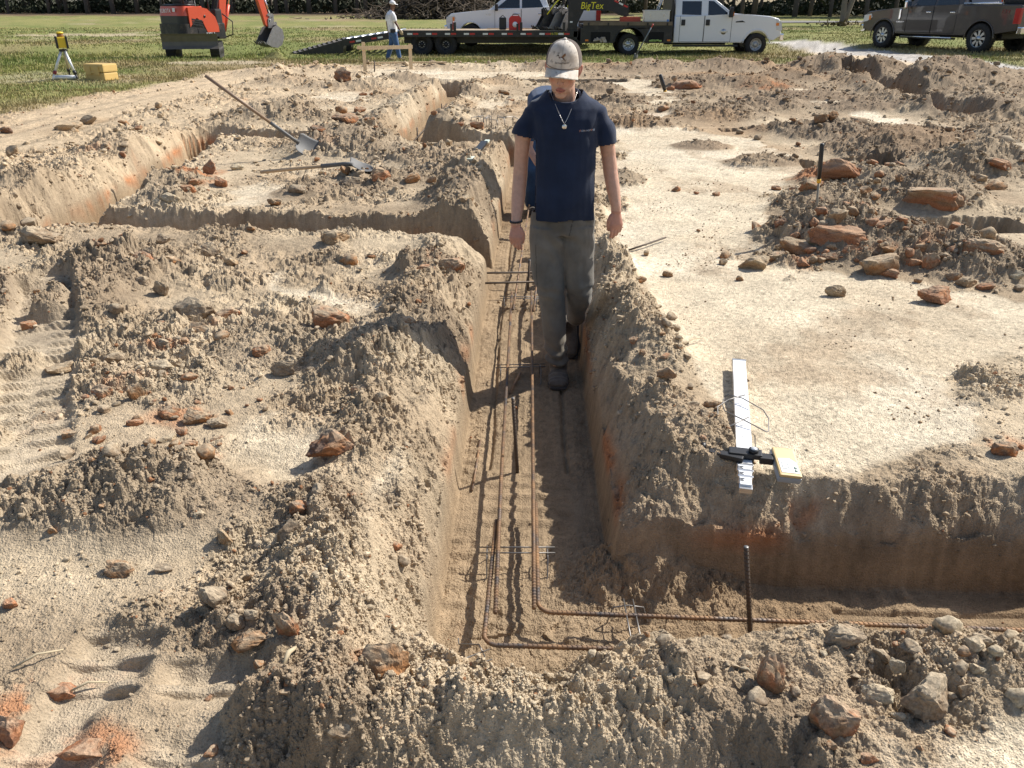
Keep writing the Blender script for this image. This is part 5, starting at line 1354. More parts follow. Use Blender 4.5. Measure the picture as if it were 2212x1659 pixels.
# ---------------------------------------------------------------- the young man walking up the trench
def walking_man():
    zf = ground_z(0.27, 4.30, False)
    O = Vector((0.275, 4.38, zf))
    root = thing('person', 'young man in navy T-shirt, grey trousers and pale cap walking along the trench', 'person', O)
    H = Matrix.Translation((0.264, 4.435, 1.352)) @ Matrix.Scale(1.05, 4) @ Matrix.Rotation(radians(-9), 4, 'Z') @ Matrix.Rotation(radians(4), 4, 'Y') @ Matrix.Rotation(radians(17), 4, 'X')
    Hi = H.inverted()
    # body, one skin from crown to ankle
    S = [xf(s, H) for s in head_shapes()]
    S += [chain([(0.279, 4.515, 1.10), (0.277, 4.50, 1.20), (0.270, 4.470, 1.30)], [(0.075, 0.06), (0.060, 0.058), (0.055, 0.058)], (1, 0, 0), 18),
          chain([(0.283, 4.47, 0.55), (0.284, 4.46, 0.75), (0.284, 4.47, 0.95), (0.281, 4.49, 1.10), (0.280, 4.50, 1.17)], [(0.15, 0.095), (0.145, 0.09), (0.145, 0.09), (0.145, 0.08), (0.08, 0.06)], (1, 0, 0), 20),
          chain([(0.125, 4.49, 1.08), (0.080, 4.49, 1.05), (0.058, 4.495, 1.00), (0.050, 4.505, 0.88), (0.045, 4.50, 0.80), (0.034, 4.46, 0.68), (0.024, 4.41, 0.585), (0.021, 4.395, 0.55)],
                [0.052, 0.048, (0.043, 0.046), (0.039, 0.041), (0.040, 0.041), (0.038, 0.039), (0.0285, 0.028), (0.029, 0.023)], (1, 0, 0), 16),
          chain([(0.435, 4.49, 1.08), (0.482, 4.49, 1.05), (0.511, 4.50, 0.99), (0.528, 4.51, 0.91), (0.541, 4.505, 0.83), (0.560, 4.48, 0.73), (0.577, 4.455, 0.645), (0.579, 4.45, 0.61)],
                [0.052, 0.048, (0.043, 0.046), (0.040, 0.041), (0.040, 0.041), (0.038, 0.039), (0.0285, 0.028), (0.029, 0.023)], (1, 0, 0), 16)]
    S += hand_shapes((0.021, 4.395, 0.555), (-0.02, -0.10, -1), (-0.35, -1, 0.05), (0.92, -0.30, -0.05), 0.75, 0.93)
    S += hand_shapes((0.579, 4.45, 0.615), (0.06, -0.05, -1), (0.35, -1, 0.05), (-0.92, -0.30, -0.05), 0.62, 0.97)
    for hp, kn, an in (((0.205, 4.46, 0.50), (0.216, 4.40, 0.22), (0.275, 4.43, -0.30)), ((0.365, 4.47, 0.50), (0.388, 4.42, 0.21), (0.40, 4.76, -0.14))):
        S.append(chain([hp, kn, an], [0.07, 0.05, 0.038], (1, 0, 0), 14))
    me = fuse(S, 0.0042, 3, 0.5)
    V = co(me); C = np.tile(np.array([0.56, 0.335, 0.245]), (len(V), 1))
    M = np.array(Hi); L = V @ M[:3, :3].T + M[:3, 3]
    head = V[:, 2] > 1.18
    lip = head & (((L[:, 0] / 0.024) ** 2 + ((L[:, 2] + 0.069) / 0.0125) ** 2) < 1) & (L[:, 1] < -0.074)
    stub = head * np.clip(1.3 - np.abs(L[:, 2] + 0.088) / 0.042, 0, 1) * np.clip((-0.005 - L[:, 1]) / 0.03 + 0.4, 0, 1) * (L[:, 2] < -0.045)
    stub = stub * np.clip(0.55 + 1.2 * fbm(L[:, 0] * 160, L[:, 2] * 160 + L[:, 1] * 90, 3, 501), 0, 1)
    C = lerp3(C, [0.34, 0.20, 0.125], stub * 0.45)
    cheek = head * np.exp(-(((np.abs(L[:, 0]) - 0.042) / 0.02) ** 2 + ((L[:, 2] + 0.03) / 0.02) ** 2)) + head * np.exp(-((L[:, 0] / 0.012) ** 2 + ((L[:, 2] + 0.034) / 0.014) ** 2)) * (L[:, 1] < -0.09)
    C = lerp3(C, [0.52, 0.225, 0.165], cheek * 0.6)
    ear = head & (np.abs(L[:, 0]) > 0.074)
    C[ear] = [0.52, 0.235, 0.175]
    C[lip] = [0.40, 0.15, 0.125]
    C[lip & (np.abs(L[:, 2] + 0.0695) < 0.0022)] = [0.10, 0.035, 0.03]
    hair = head & (L[:, 2] > -0.005) & (L[:, 1] > 0.022) & (np.abs(L[:, 0]) < 0.084)
    C[hair] = [0.17, 0.105, 0.055]
    lash = head & (np.abs(L[:, 2] + 0.001) < 0.0025) & (np.abs(np.abs(L[:, 0]) - 0.026) < 0.013) & (L[:, 1] < -0.07)
    C[lash] = [0.06, 0.035, 0.025]
    brow = head & (np.abs(L[:, 2] - 0.026) < 0.004) & (np.abs(np.abs(L[:, 0]) - 0.03) < 0.018) & (L[:, 1] < -0.07)
    C[brow] = [0.17, 0.10, 0.05]
    handm = ((V[:, 2] < 0.56) & (V[:, 0] < 0.10)) | ((V[:, 2] < 0.62) & (V[:, 0] > 0.50))
    C = lerp3(C, [0.47, 0.225, 0.17], handm * 0.75)
    set_col(me, C)
    link('body', local(me, O), SKIN, root)
    # T-shirt
    S = [chain([(0.281, 4.468, 0.555), (0.283, 4.462, 0.66), (0.284, 4.462, 0.78), (0.285, 4.466, 0.90), (0.285, 4.474, 1.00), (0.281, 4.486, 1.09), (0.279, 4.494, 1.145), (0.278, 4.500, 1.19), (0.278, 4.502, 1.225), (0.277, 4.50, 1.26)],
               [(0.199, 0.124), (0.190, 0.122), (0.182, 0.121), (0.180, 0.122), (0.184, 0.125), (0.198, 0.120), (0.202, 0.110), (0.172, 0.094), (0.122, 0.082), (0.084, 0.074)], (1, 0, 0), 28, False),
         chain([(0.150, 4.490, 1.135), (0.105, 4.490, 1.115), (0.074, 4.490, 1.07), (0.054, 4.49, 0.985)], [(0.045, 0.060), (0.055, 0.066), (0.058, 0.067), (0.061, 0.065)], (1, 0, 0), 20, False),
         chain([(0.410, 4.490, 1.145), (0.455, 4.490, 1.122), (0.488, 4.49, 1.07), (0.518, 4.49, 0.945)], [(0.045, 0.060), (0.055, 0.066), (0.058, 0.067), (0.061, 0.065)], (1, 0, 0), 20, False)]
    me = fuse(S, 0.006, 5, 0.5)
    V = co(me); Nn = nor(me)
    x, y, z = V[:, 0] - 0.28, V[:, 1], V[:, 2]
    front = np.clip(-Nn[:, 1] * 1.5 + 0.4, 0, 1)
    w = 0.016 * np.clip(fbm(x * 7 + z * 1.2, z * 1.7 + y * 2, 3, 511) * 2, -1, 1) * sstep(0.55, 0.75, 1.25 - z)
    w += 0.006 * np.sin((x - z * 0.55) * 38 + 5 * fbm(x * 4, z * 4, 2, 512)) * np.clip(fbm(x * 4, z * 3, 2, 516) * 4, 0, 1) * front
    w += 0.010 * np.sin(x * 26 + 2 * z + 3 * fbm(x * 3, z * 3, 2, 515)) * sstep(0.10, 0.32, 0.92 - z) * 0.6
    w += 0.007 * np.sin((np.abs(x) * 22 - z * 34) + 4 * fbm(x * 4, z * 4, 2, 513)) * sstep(0.10, 0.17, np.abs(x)) * sstep(0.85, 1.0, z)
    V = V + Nn * w[:, None]
    set_co(me, V)
    n0, p0 = Vector((0, -0.48, 0.88)).normalized(), Vector((0.278, 4.405, 1.192))
    aL = (Vector((0.054, 4.49, 0.985)) - Vector((0.072, 4.49, 1.07))).normalized(); aR = (Vector((0.518, 4.49, 0.945)) - Vector((0.492, 4.49, 1.08))).normalized()
    pL, pR = Vector((0.0585, 4.49, 1.020)), Vector((0.511, 4.49, 0.975))
    def gone(a, b, c):
        p = Vector((a, b, c))
        if c < 0.585 + 0.006 * sin(a * 25) + 0.02 * (b - 4.46): return True
        if a < 0.13 and (p - pL).dot(aL) > 0: return True
        if a > 0.45 and (p - pR).dot(aR) > 0: return True
        return c > 1.13 and (p - p0).dot(Vector((0, -0.30, 0.95)).normalized()) > 0.0 and (Vector((a, b)) - Vector((0.278, 4.49))).length < 0.098
    cut_away(me, gone)
    const_col(me, (0.0105, 0.020, 0.048), lambda V, C: C * (1 + 0.35 * fbm(V[:, 0] * 10, V[:, 2] * 8, 3, 514))[:, None])
    sh = link('t_shirt', local(me, O), CLOTH, root)
    sm = sh.modifiers.new('thickness', 'SOLIDIFY'); sm.thickness = 0.003
    ring = []
    for k in range(33):
        t = 2 * pi * k / 32
        ring.append(Vector((0.278 + 0.084 * cos(t), 4.490 + 0.080 * sin(t) - 0.008, 1.222 + 0.036 * sin(t) - 0.002 * cos(2 * t))) - O)
    b = MB(); b.tube(ring, 0.0075, 10, False); me = b.mesh('collar'); const_col(me, (0.012, 0.022, 0.052)); link('collar', me, CLOTH, sh)
    # printed words on the chest
    for word, dx, cols in (('FISH', -0.0, ((0.55, 0.20, 0.12), (0.40, 0.42, 0.52), (0.38, 0.50, 0.62), (0.45, 0.40, 0.55))),):
        pass
    px = 0.352
    for k, chh in enumerate('FISH HIPPIE'):
        if chh == ' ': px += 0.0052; continue
        tm = flat_text(chh, 0.0135, 0.0004)
        Vt = co(tm) * np.array([1.15, 1, 1]); wdt = max(Vt[:, 0]) - min(Vt[:, 0])
        Vt = np.stack([px + wdt / 2 + Vt[:, 0], np.zeros(len(Vt)), 1.0585 + Vt[:, 1] + 0.02 * (px - 0.36)], -1)
        zc = Vt[:, 2]; rx = 0.191; xx = (Vt[:, 0] - 0.282) / rx
        yy = 4.481 - 0.122 * np.sqrt(np.maximum(0.05, 1 - xx ** 2)) - 0.016
        Vt[:, 1] = yy + co(tm)[:, 2]
        set_co(tm, Vt)
        const_col(tm, [(0.50, 0.22, 0.15), (0.42, 0.45, 0.55), (0.36, 0.46, 0.60), (0.55, 0.50, 0.50)][k % 4])
        link('letter', local(tm, O), CLOTH, sh)
        px += wdt + 0.0026
    # trousers
    S = [chain([(0.280, 4.468, 0.625), (0.280, 4.468, 0.57), (0.281, 4.470, 0.50)], [(0.172, 0.112), (0.186, 0.122), (0.184, 0.124)], (1, 0, 0), 26, False),
         chain([(0.205, 4.465, 0.53), (0.200, 4.455, 0.44), (0.206, 4.435, 0.33), (0.216, 4.405, 0.22), (0.232, 4.420, 0.08), (0.252, 4.430, -0.08), (0.268, 4.432, -0.20), (0.277, 4.430, -0.300)],
               [(0.112, 0.118), (0.108, 0.112), (0.094, 0.096), (0.081, 0.086), (0.077, 0.080), (0.073, 0.078), (0.066, 0.074), (0.066, 0.074)], (1, 0, 0), 22, False),
         chain([(0.362, 4.470, 0.53), (0.366, 4.460, 0.44), (0.375, 4.440, 0.33), (0.386, 4.420, 0.215), (0.392, 4.475, 0.13), (0.397, 4.60, 0.02), (0.400, 4.72, -0.085), (0.402, 4.77, -0.13)],
               [(0.105, 0.118), (0.102, 0.112), (0.092, 0.096), (0.080, 0.086), (0.076, 0.080), (0.070, 0.074), (0.062, 0.066), (0.062, 0.066)], (1, 0, 0), 22, False)]
    me = fuse(S, 0.006, 6, 0.5)
    V = co(me); Nn = nor(me); x, y, z = V[:, 0], V[:, 1], V[:, 2]
    w = 0.010 * np.clip(fbm(x * 9, z * 4 + y * 2, 3, 521) * 2, -1, 1)
    w += 0.010 * np.sin(z * 95 + 30 * (x - 0.25) + 5 * fbm(x * 8, z * 5, 2, 522)) * (sstep(0.10, 0.22, -z) * 0.9 + 0.35 * np.exp(-((z - 0.17) / 0.06) ** 2))
    w += 0.009 * np.sin((x - 0.285) * 40 + z * 60 + 4 * fbm(x * 6, z * 6, 2, 523)) * np.exp(-((z - 0.46) / 0.07) ** 2) * np.exp(-((x - 0.285) / 0.10) ** 2)
    w += 0.006 * np.sin((x + z * 0.7) * 42 + 5 * fbm(x * 4, z * 3, 2, 524)) * np.clip(fbm(x * 4, z * 3, 2, 526) * 4, 0, 1) * (z < 0.5)
    V = V + Nn * w[:, None]; set_co(me, V)
    cut_away(me, lambda a, b, c: (c < -0.283 + 0.006 * sin(a * 60)) or (c < 0.0 and b > 4.70 and (b - 4.735) * 0.70 - (c + 0.10) * 0.70 > 0.012) or c > 0.615)
    def trcol(V, C):
        n = fbm(V[:, 0] * 9, V[:, 2] * 7, 4, 525)
        C = C * (1 + 0.45 * n)[:, None]
        C = lerp3(C, [0.20, 0.165, 0.115], 0.55 * np.clip(n * 2 + 0.1, 0, 1) * sstep(-0.1, 0.3, 0.25 - V[:, 2]))
        seam = (np.abs(V[:, 0] - 0.318 - 0.02 * np.sin(V[:, 2] * 12)) < 0.0025) & (V[:, 2] > 0.50)
        C[seam] *= 0.45
        side = (np.abs(V[:, 0] - 0.128 - 0.10 * (0.5 - V[:, 2]) * 0.5) < 0.002) & (V[:, 2] > 0.2) & (V[:, 2] < 0.45)
        C[side] *= 0.5
        return C
    const_col(me, (0.150, 0.137, 0.115), trcol)
    tr = link('trousers', local(me, O), CLOTH, root)
    sm = tr.modifiers.new('thickness', 'SOLIDIFY'); sm.thickness = 0.003
    # boots
    for heel, toe, up, fl in (((0.282, 4.500, zf + 0.004), (0.270, 4.235, zf + 0.004), (0, 0, 1), 0), ((0.405, 4.905, -0.215), (0.392, 4.735, -0.405), (0, 0.62, 0.78), 1)):
        u, so = boot_shapes(heel, toe, 0.062, up, 0.14)
        me = fuse(u, 0.005, 4)
        V = co(me); Nn = nor(me); set_co(me, V + Nn * (0.003 * np.sin(V[:, 1] * 150) * (np.abs(V[:, 1] - 4.33) < 0.05))[:, None])
        const_col(me, (0.105, 0.088, 0.070), lambda V, C: lerp3(C, [0.16, 0.125, 0.085], np.clip(fbm(V[:, 0] * 25, V[:, 1] * 25, 3, 531) * 2 + 0.1, 0, 1) * 0.7))
        bt = link('boot', local(me, O), LEATHER, root)
        me = fuse(so, 0.004, 2); const_col(me, (0.035, 0.03, 0.026)); link('sole', local(me, O), LEATHER, bt)
    # cap: crown, mesh back, brim, button, bird badge and script
    bm = bmesh.new()
    def dome(th, ph):       # th around from front, ph up
        f = max(0.0, cos(th))
        rx, ry, rz = 0.088, 0.110, 0.104 + 0.012 * f
        sx = sin(th) * rx; sy = -cos(th) * ry
        k = cos(ph) ** (0.62 if f > 0 else 0.75)
        return Vector((sx * k, 0.012 + sy * k, 0.030 + rz * sin(ph) ** 0.95))
    def dome_patch(t0, t1, nt, npn, bulge=0.0):
        V = []; F = []
        for i in range(nt + 1):
            for j in range(npn + 1):
                th = t0 + (t1 - t0) * i / nt; ph = (pi / 2 - 0.02) * j / npn
                p = dome(th, ph); V.append(H @ (p + Vector((sin(th), -cos(th), 0.2)) * bulge))
        for i in range(nt):
            for j in range(npn): a = i * (npn + 1) + j; F.append((a, a + npn + 1, a + npn + 2, a + 1))
        return V, F
    V, F = dome_patch(-1.05, 1.05, 30, 22, 0.001)
    b = MB(); b.add(V, F, True); me = b.mesh('cap')
    def capcol(V, C):
        n = fbm(V[:, 0] * 22, V[:, 2] * 22, 4, 541)
        C = lerp3(C, [0.42, 0.34, 0.26], np.clip(n * 1.8 - 0.05, 0, 1) * 0.8)
        spot = fbm(V[:, 0] * 90, V[:, 2] * 90, 2, 542) > 0.42
        C[spot] *= 0.55
        C[np.abs((V @ np.array(Hi)[:3, :3].T + np.array(Hi)[:3, 3])[:, 0]) < 0.0012] *= 0.72
        return C
    const_col(me, (0.64, 0.575, 0.50), capcol)
    cap = link('cap', local(me, O), CLOTH, root)
    sm = cap.modifiers.new('thickness', 'SOLIDIFY'); sm.thickness = 0.002
    V, F = dome_patch(1.05, 2 * pi - 1.05, 40, 20)
    b = MB(); b.add(V, F, True); me = b.mesh('mesh_back'); const_col(me, (0.105, 0.080, 0.066)); link('mesh_back', local(me, O), CLOTH, cap)
    V = []; F = []; nu, nv = 28, 9
    for i in range(nu + 1):
        s = -1 + 2 * i / nu
        for j in range(nv + 1):
            q = j / nv
            th = s * 1.02; r0 = dome(th, 0.03)
            out = 0.068 * (1 - 0.45 * abs(s) ** 3) * q
            x_ = r0.x * (1 + 0.04 * q); y_ = r0.y - out * (0.35 + 0.65 * max(0, cos(th)))
            z_ = r0.z - 0.002 - 0.024 * q * (0.45 + 0.55 * s * s) - 0.010 * s * s - 0.030 * (x_ / 0.085) ** 2 * q * 0.6
            V.append(H @ Vector((x_, y_, z_)))
    for i in range(nu):
        for j in range(nv): a = i * (nv + 1) + j; F.append((a, a + nv + 1, a + nv + 2, a + 1))
    b = MB(); b.add(V, F, True); me = b.mesh('brim'); const_col(me, (0.66, 0.605, 0.53), capcol)
    br = link('brim', local(me, O), CLOTH, cap); sm = br.modifiers.new('thickness', 'SOLIDIFY'); sm.thickness = 0.004
    V, F = ball(dome(0, pi / 2 - 0.03) + Vector((0, 0, 0.002)), (0.009, 0.009, 0.005)); b = MB(); b.add([H @ v for v in V], F, True); me = b.mesh('button'); const_col(me, (0.62, 0.55, 0.48)); link('button', local(me, O), CLOTH, cap)
    # dark band above the brim
    pts = [H @ (dome(-1.05 + 2.1 * i / 24, 0.06) + Vector((0, -0.0015, 0))) - O for i in range(25)]
    b = MB(); b.tube(pts, 0.0022, 6); me = b.mesh('cord'); const_col(me, (0.22, 0.16, 0.12)); link('band', me, CLOTH, cap)
    def on_cap(u, v):    # u across, v up, metres from the middle of the front panel
        th = u / 0.100; ph = 0.12 + v / 0.108
        return H @ (dome(th, ph) + Vector((sin(th) * 0.0024, -0.0024 * cos(th), 0.0006)))
    def badge(name, poly, col, lift=0.0):
        pv = [on_cap(a, c) + Vector((0, -lift, 0)) - O for a, c in poly]
        b = MB(); n = len(pv); ctr = sum(pv, Vector()) / n + Vector((0, -0.0008, 0))
        b.add([ctr] + pv, [(0, i + 1, (i + 1) % n + 1) for i in range(n)], False)
        me = b.mesh(name); const_col(me, col); return link(name, me, CLOTH, cap)
    e = 0.001
    body_ = [(-.022, .049), (-.012, .046), (0, .050), (.010, .044), (.014, .036), (.004, .034), (-.010, .037), (-.019, .042)]
    badge('bird_badge', body_, (0.16, 0.09, 0.06))
    badge('bird_badge', [(-.014, .044), (-.002, .043), (.008, .036), (-.004, .033)], (0.62, 0.60, 0.58), 0.0012)
    badge('bird_badge', [(-.003, .047), (.006, .058), (.016, .066), (.020, .062), (.019, .054), (.009, .046)], (0.24, 0.12, 0.055), 0.0006)
    badge('bird_badge', [(-.022, .049), (-.019, .053), (-.024, .056), (-.029, .053), (-.032, .050), (-.027, .048)], (0.07, 0.055, 0.05), 0.0008)
    badge('bird_badge', [(.010, .037), (.018, .029), (.021, .026), (.017, .034), (.013, .040)], (0.13, 0.08, 0.055), 0.0006)
    tm = flat_text('East Coast Waterfowl', 0.0112, 0.0002, 0.35)
    Vt = co(tm); set_co(tm, [on_cap(0.80 * a + 0.001, 0.0195 + b_ + 0.05 * a) + Vector((0, -0.0006 - c_, 0)) - O for a, b_, c_ in Vt])
    const_col(tm, (0.08, 0.055, 0.045)); link('lettering', tm, CLOTH, cap)
    # necklace with a round pendant
    silver = simple('silver', (0.72, 0.70, 0.66), 0.28, 1.0, 0.1, 40)
    pts = []
    for k in range(31):
        s = -1 + 2 * k / 30
        pts.append(Vector((0.272 + 0.072 * s * (1 - 0.0 * abs(s)), 4.372 + 0.105 * s * s - 0.02 * (1 - abs(s)), 1.095 + 0.15 * abs(s) ** 1.15)) - O)
    b = MB(); b.tube(pts, 0.0014, 6); nk = b.build('necklace', silver, root)
    b = MB(); b.lathe([(0.0, -0.0015), (0.012, -0.0015), (0.0125, 0), (0.0115, 0.0018), (0.0, 0.0012)], 20, Matrix.Translation(Vector((0.272, 4.349, 1.081)) - O) @ Matrix.Rotation(pi / 2, 4, 'X'), True, False)
    b.build('pendant', silver, nk)
    # bracelet of dark beads
    b = MB()
    for k in range(18):
        t = 2 * pi * k / 18; V, F = ball(Vector((0.0225 + 0.031 * cos(t), 4.402 + 0.033 * sin(t), 0.572 + 0.002 * cos(t))) - O, (0.0062,) * 3); b.add(V, F, True)
    b.build('bracelet', simple('dark_beads', (0.015, 0.013, 0.015), 0.4), root)
walking_man()

# ---------------------------------------------------------------- simpler figures further off
def far_figure(name_label, O, parts):
    root = thing('person', name_label, 'person', O)
    for nm, shapes, vox, col, mat in parts:
        me = fuse(shapes, vox, 4); const_col(me, col, lambda V, C: C * (1 + 0.4 * fbm(V[:, 0] * 9 + V[:, 1] * 5, V[:, 2] * 9, 3, 551))[:, None])
        link(nm, local(me, O), mat, root)
    return root
def white_shirt_man():
    y = 29.3; P = GY(848, 128, y); z0 = ground_z(P.x, y, False)
    O = Vector((-3.98, y, z0)); k = 0.99
    def q(x, yy, z): return (O.x + x * k, O.y + yy * k, O.z + z * k)
    Hm = Matrix.Translation(q(0.045, -0.02, 1.715)) @ Matrix.Rotation(radians(66), 4, 'Z') @ Matrix.Rotation(radians(12), 4, 'X') @ Matrix.Scale(1.0, 4)
    sk = [xf(s, Hm) for s in head_shapes()]
    sk += [chain([q(-0.02, 0.02, 1.42), q(0.01, 0.0, 1.56), q(0.03, -0.01, 1.66)], [0.07, 0.058, 0.055]),
           chain([q(-0.01, 0, 0.9), q(-0.01, 0, 1.2), q(-0.02, 0, 1.42)], [(0.13, 0.12), (0.14, 0.13), (0.13, 0.13)]),
           chain([q(-0.17, 0.12, 1.42), q(-0.19, 0.12, 1.16), q(-0.16, 0.06, 0.90)], [0.05, 0.042, 0.028]),
           chain([q(0.09, -0.16, 1.42), q(0.14, -0.20, 1.18), q(0.27, -0.24, 0.97)], [0.052, 0.043, 0.03]),
           chain([q(-0.05, 0.02, 0.9), q(-0.10, 0.04, 0.5), q(-0.23, 0.05, 0.12)], [0.07, 0.05, 0.04]), chain([q(0.05, -0.04, 0.9), q(0.13, -0.06, 0.5), q(0.17, -0.06, 0.12)], [0.07, 0.05, 0.04])]
    sk += hand_shapes(q(-0.16, 0.06, 0.89), (0.05, -0.1, -1), (-1, 0.2, 0), (0, -1, 0), 0.7)
    sk += hand_shapes(q(0.27, -0.24, 0.96), (0.45, -0.1, -1), (0.4, -1, 0), (0.8, 0.2, 0.3), 0.9)
    shirt = [chain([q(0.0, 0, 0.90), q(-0.01, 0, 1.10), q(-0.03, 0, 1.30), q(-0.035, 0, 1.42), q(-0.02, 0, 1.52)], [(0.155, 0.175), (0.16, 0.185), (0.165, 0.20), (0.15, 0.19), (0.075, 0.085)], (1, 0, 0), 20),
             chain([q(-0.10, 0.12, 1.46), q(-0.165, 0.13, 1.36), q(-0.18, 0.13, 1.24)], [0.075, 0.074, 0.070]), chain([q(0.03, -0.14, 1.46), q(0.09, -0.17, 1.36), q(0.115, -0.185, 1.24)], [0.078, 0.078, 0.074])]
    jeans = [chain([q(0.0, 0, 0.95), q(0.0, 0, 0.82)], [(0.14, 0.165), (0.15, 0.17)]),
             chain([q(-0.04, 0.05, 0.84), q(-0.07, 0.05, 0.55), q(-0.15, 0.05, 0.30), q(-0.23, 0.05, 0.10)], [0.115, 0.088, 0.078, 0.072]),
             chain([q(0.04, -0.05, 0.84), q(0.11, -0.06, 0.52), q(0.15, -0.06, 0.30), q(0.185, -0.06, 0.10)], [0.115, 0.088, 0.076, 0.070])]
    shoe = []
    for hx, hy in ((-0.27, 0.05), (0.14, -0.06)):
        u, s = boot_shapes(q(hx, hy, 0.0), q(hx + 0.28, hy - 0.05, 0.0), 0.05, (0, 0, 1), 0.12); shoe.append(u + s)
    root = far_figure('man in white T-shirt, blue jeans and white cap walking past the trailer', O,
               [('body', sk, 0.010, (0.17, 0.085, 0.055), SKIN), ('t_shirt', shirt, 0.012, (0.80, 0.80, 0.82), CLOTH), ('trousers', jeans, 0.012, (0.055, 0.11, 0.23), CLOTH),
                ('shoe', shoe[0], 0.010, (0.22, 0.15, 0.09), LEATHER), ('shoe', shoe[1], 0.010, (0.26, 0.19, 0.12), LEATHER)])
    capd = [xf(ball((0, 0.012, 0.058), (0.090, 0.108, 0.080)), Hm), xf(ball((0, -0.135, 0.050), (0.062, 0.065, 0.010)), Hm)]
    me = fuse(capd, 0.006, 2); const_col(me, (0.78, 0.78, 0.79)); link('cap', local(me, O), CLOTH, root)
    gl = hand_shapes(q(0.275, -0.245, 0.965), (0.45, -0.1, -1), (0.4, -1, 0), (0.8, 0.2, 0.3), 0.9, 1.18)
    me = fuse(gl, 0.007, 2); const_col(me, (0.42, 0.33, 0.20)); link('glove', local(me, O), LEATHER, root)
    b = MB(); b.box(Vector(q(0.03, -0.19, 0.93)) - O, (0.17, 0.05, 0.11), 0.2, bev=0.008); b.build('belt_pouch', simple('black_nylon', (0.02, 0.02, 0.022), 0.6), root)
white_shirt_man()
def bending_man():
    z0 = D0; O = Vector((0.33, 8.6, z0))
    def q(x, yy, z): return (O.x + x, O.y + yy, O.z + z)
    skin = [ball(q(0.10, -0.62, 0.98), (0.075, 0.095, 0.10)), chain([q(0.02, 0.20, 0.9), q(0.03, -0.15, 1.12), q(0.07, -0.45, 1.12), q(0.09, -0.55, 1.05)], [0.13, 0.13, 0.09, 0.06]),
            chain([q(-0.13, -0.42, 1.06), q(-0.17, -0.55, 0.80), q(-0.05, -0.70, 0.62)], [0.05, 0.042, 0.03]), chain([q(0.24, -0.42, 1.06), q(0.27, -0.55, 0.80), q(0.16, -0.70, 0.62)], [0.05, 0.042, 0.03]),
            chain([q(-0.10, 0.22, 0.88), q(-0.12, 0.12, 0.48), q(-0.12, 0.20, 0.10)], [0.08, 0.055, 0.04]), chain([q(0.13, 0.22, 0.88), q(0.15, 0.12, 0.48), q(0.15, 0.20, 0.10)], [0.08, 0.055, 0.04])]
    skin += hand_shapes(q(-0.05, -0.70, 0.61), (0.3, -0.2, -1), (-0.5, -1, 0), (1, 0, 0), 0.8) + hand_shapes(q(0.16, -0.70, 0.61), (-0.3, -0.2, -1), (0.5, -1, 0), (-1, 0, 0), 0.8)
    shirt = [chain([q(0.02, 0.24, 0.93), q(0.01, 0.08, 1.10), q(0.02, -0.14, 1.20), q(0.04, -0.34, 1.18), q(0.06, -0.48, 1.08)], [(0.165, 0.12), (0.185, 0.135), (0.20, 0.14), (0.205, 0.13), (0.10, 0.08)], (1, 0, 0), 20),
             chain([q(-0.09, -0.36, 1.15), q(-0.155, -0.45, 1.02), q(-0.17, -0.51, 0.88)], [0.075, 0.075, 0.072]), chain([q(0.20, -0.36, 1.15), q(0.25, -0.45, 1.02), q(0.265, -0.51, 0.88)], [0.075, 0.075, 0.072])]
    jeans = [chain([q(0.02, 0.30, 0.80), q(0.02, 0.22, 0.97)], [(0.17, 0.13), (0.165, 0.12)]), chain([q(-0.08, 0.24, 0.86), q(-0.12, 0.12, 0.48), q(-0.12, 0.20, 0.08)], [0.11, 0.085, 0.07]), chain([q(0.12, 0.24, 0.86), q(0.15, 0.12, 0.48), q(0.15, 0.20, 0.08)], [0.11, 0.085, 0.07])]
    parts = [('body', skin, 0.009, (0.45, 0.25, 0.18), SKIN), ('t_shirt', shirt, 0.010, (0.030, 0.062, 0.135), CLOTH), ('trousers', jeans, 0.010, (0.04, 0.085, 0.17), CLOTH)]
    for hx in (-0.12, 0.15):
        u, s = boot_shapes(q(hx, 0.28, 0.0), q(hx, -0.0, 0.0), 0.05, (0, 0, 1), 0.13); parts.append(('boot', u + s, 0.010, (0.06, 0.045, 0.035), LEATHER))
    root = far_figure('man in blue shirt and jeans bending over in the trench behind the walking man', O, parts)
    me = fuse([ball(q(0.105, -0.62, 1.03), (0.082, 0.10, 0.075)), ball(q(0.115, -0.72, 0.99), (0.06, 0.055, 0.012))], 0.007, 2); const_col(me, (0.03, 0.03, 0.033)); link('cap', local(me, O), CLOTH, root)
bending_man()

# ================================================================== trucks, trailer, digger
M_WHITE = simple('white_paint', (0.74, 0.76, 0.79), 0.28, 0.0, 0.03, 3, coat=0.5)
M_BROWN = simple('brown_metallic_paint', (0.070, 0.058, 0.052), 0.33, 0.3, 0.08, 4, coat=0.6, dirt=(0.20, 0.17, 0.13), dirt_amt=0.15)
M_BLACK = simple('black_paint', (0.016, 0.016, 0.018), 0.42, 0.0, 0.3, 6, dirt=(0.09, 0.075, 0.06), dirt_amt=0.35)
M_TRIM = simple('black_plastic', (0.022, 0.022, 0.024), 0.6, 0.0, 0.2, 10)
M_RUBBER = simple('tyre_rubber', (0.022, 0.021, 0.021), 0.85, 0.0, 0.3, 12, dirt=(0.11, 0.09, 0.07), dirt_amt=0.3, bump=0.3, bscale=40)
M_CHROME = simple('chrome', (0.75, 0.76, 0.78), 0.12, 1.0, 0.05, 5)
M_STEELW = simple('steel_wheel', (0.42, 0.42, 0.42), 0.45, 0.6, 0.15, 15, dirt=(0.15, 0.12, 0.10), dirt_amt=0.25)
M_GLASS = simple('tinted_window', (0.012, 0.014, 0.016), 0.05, 0.0, 0.2, 3, spec=0.8, coat=0.3)
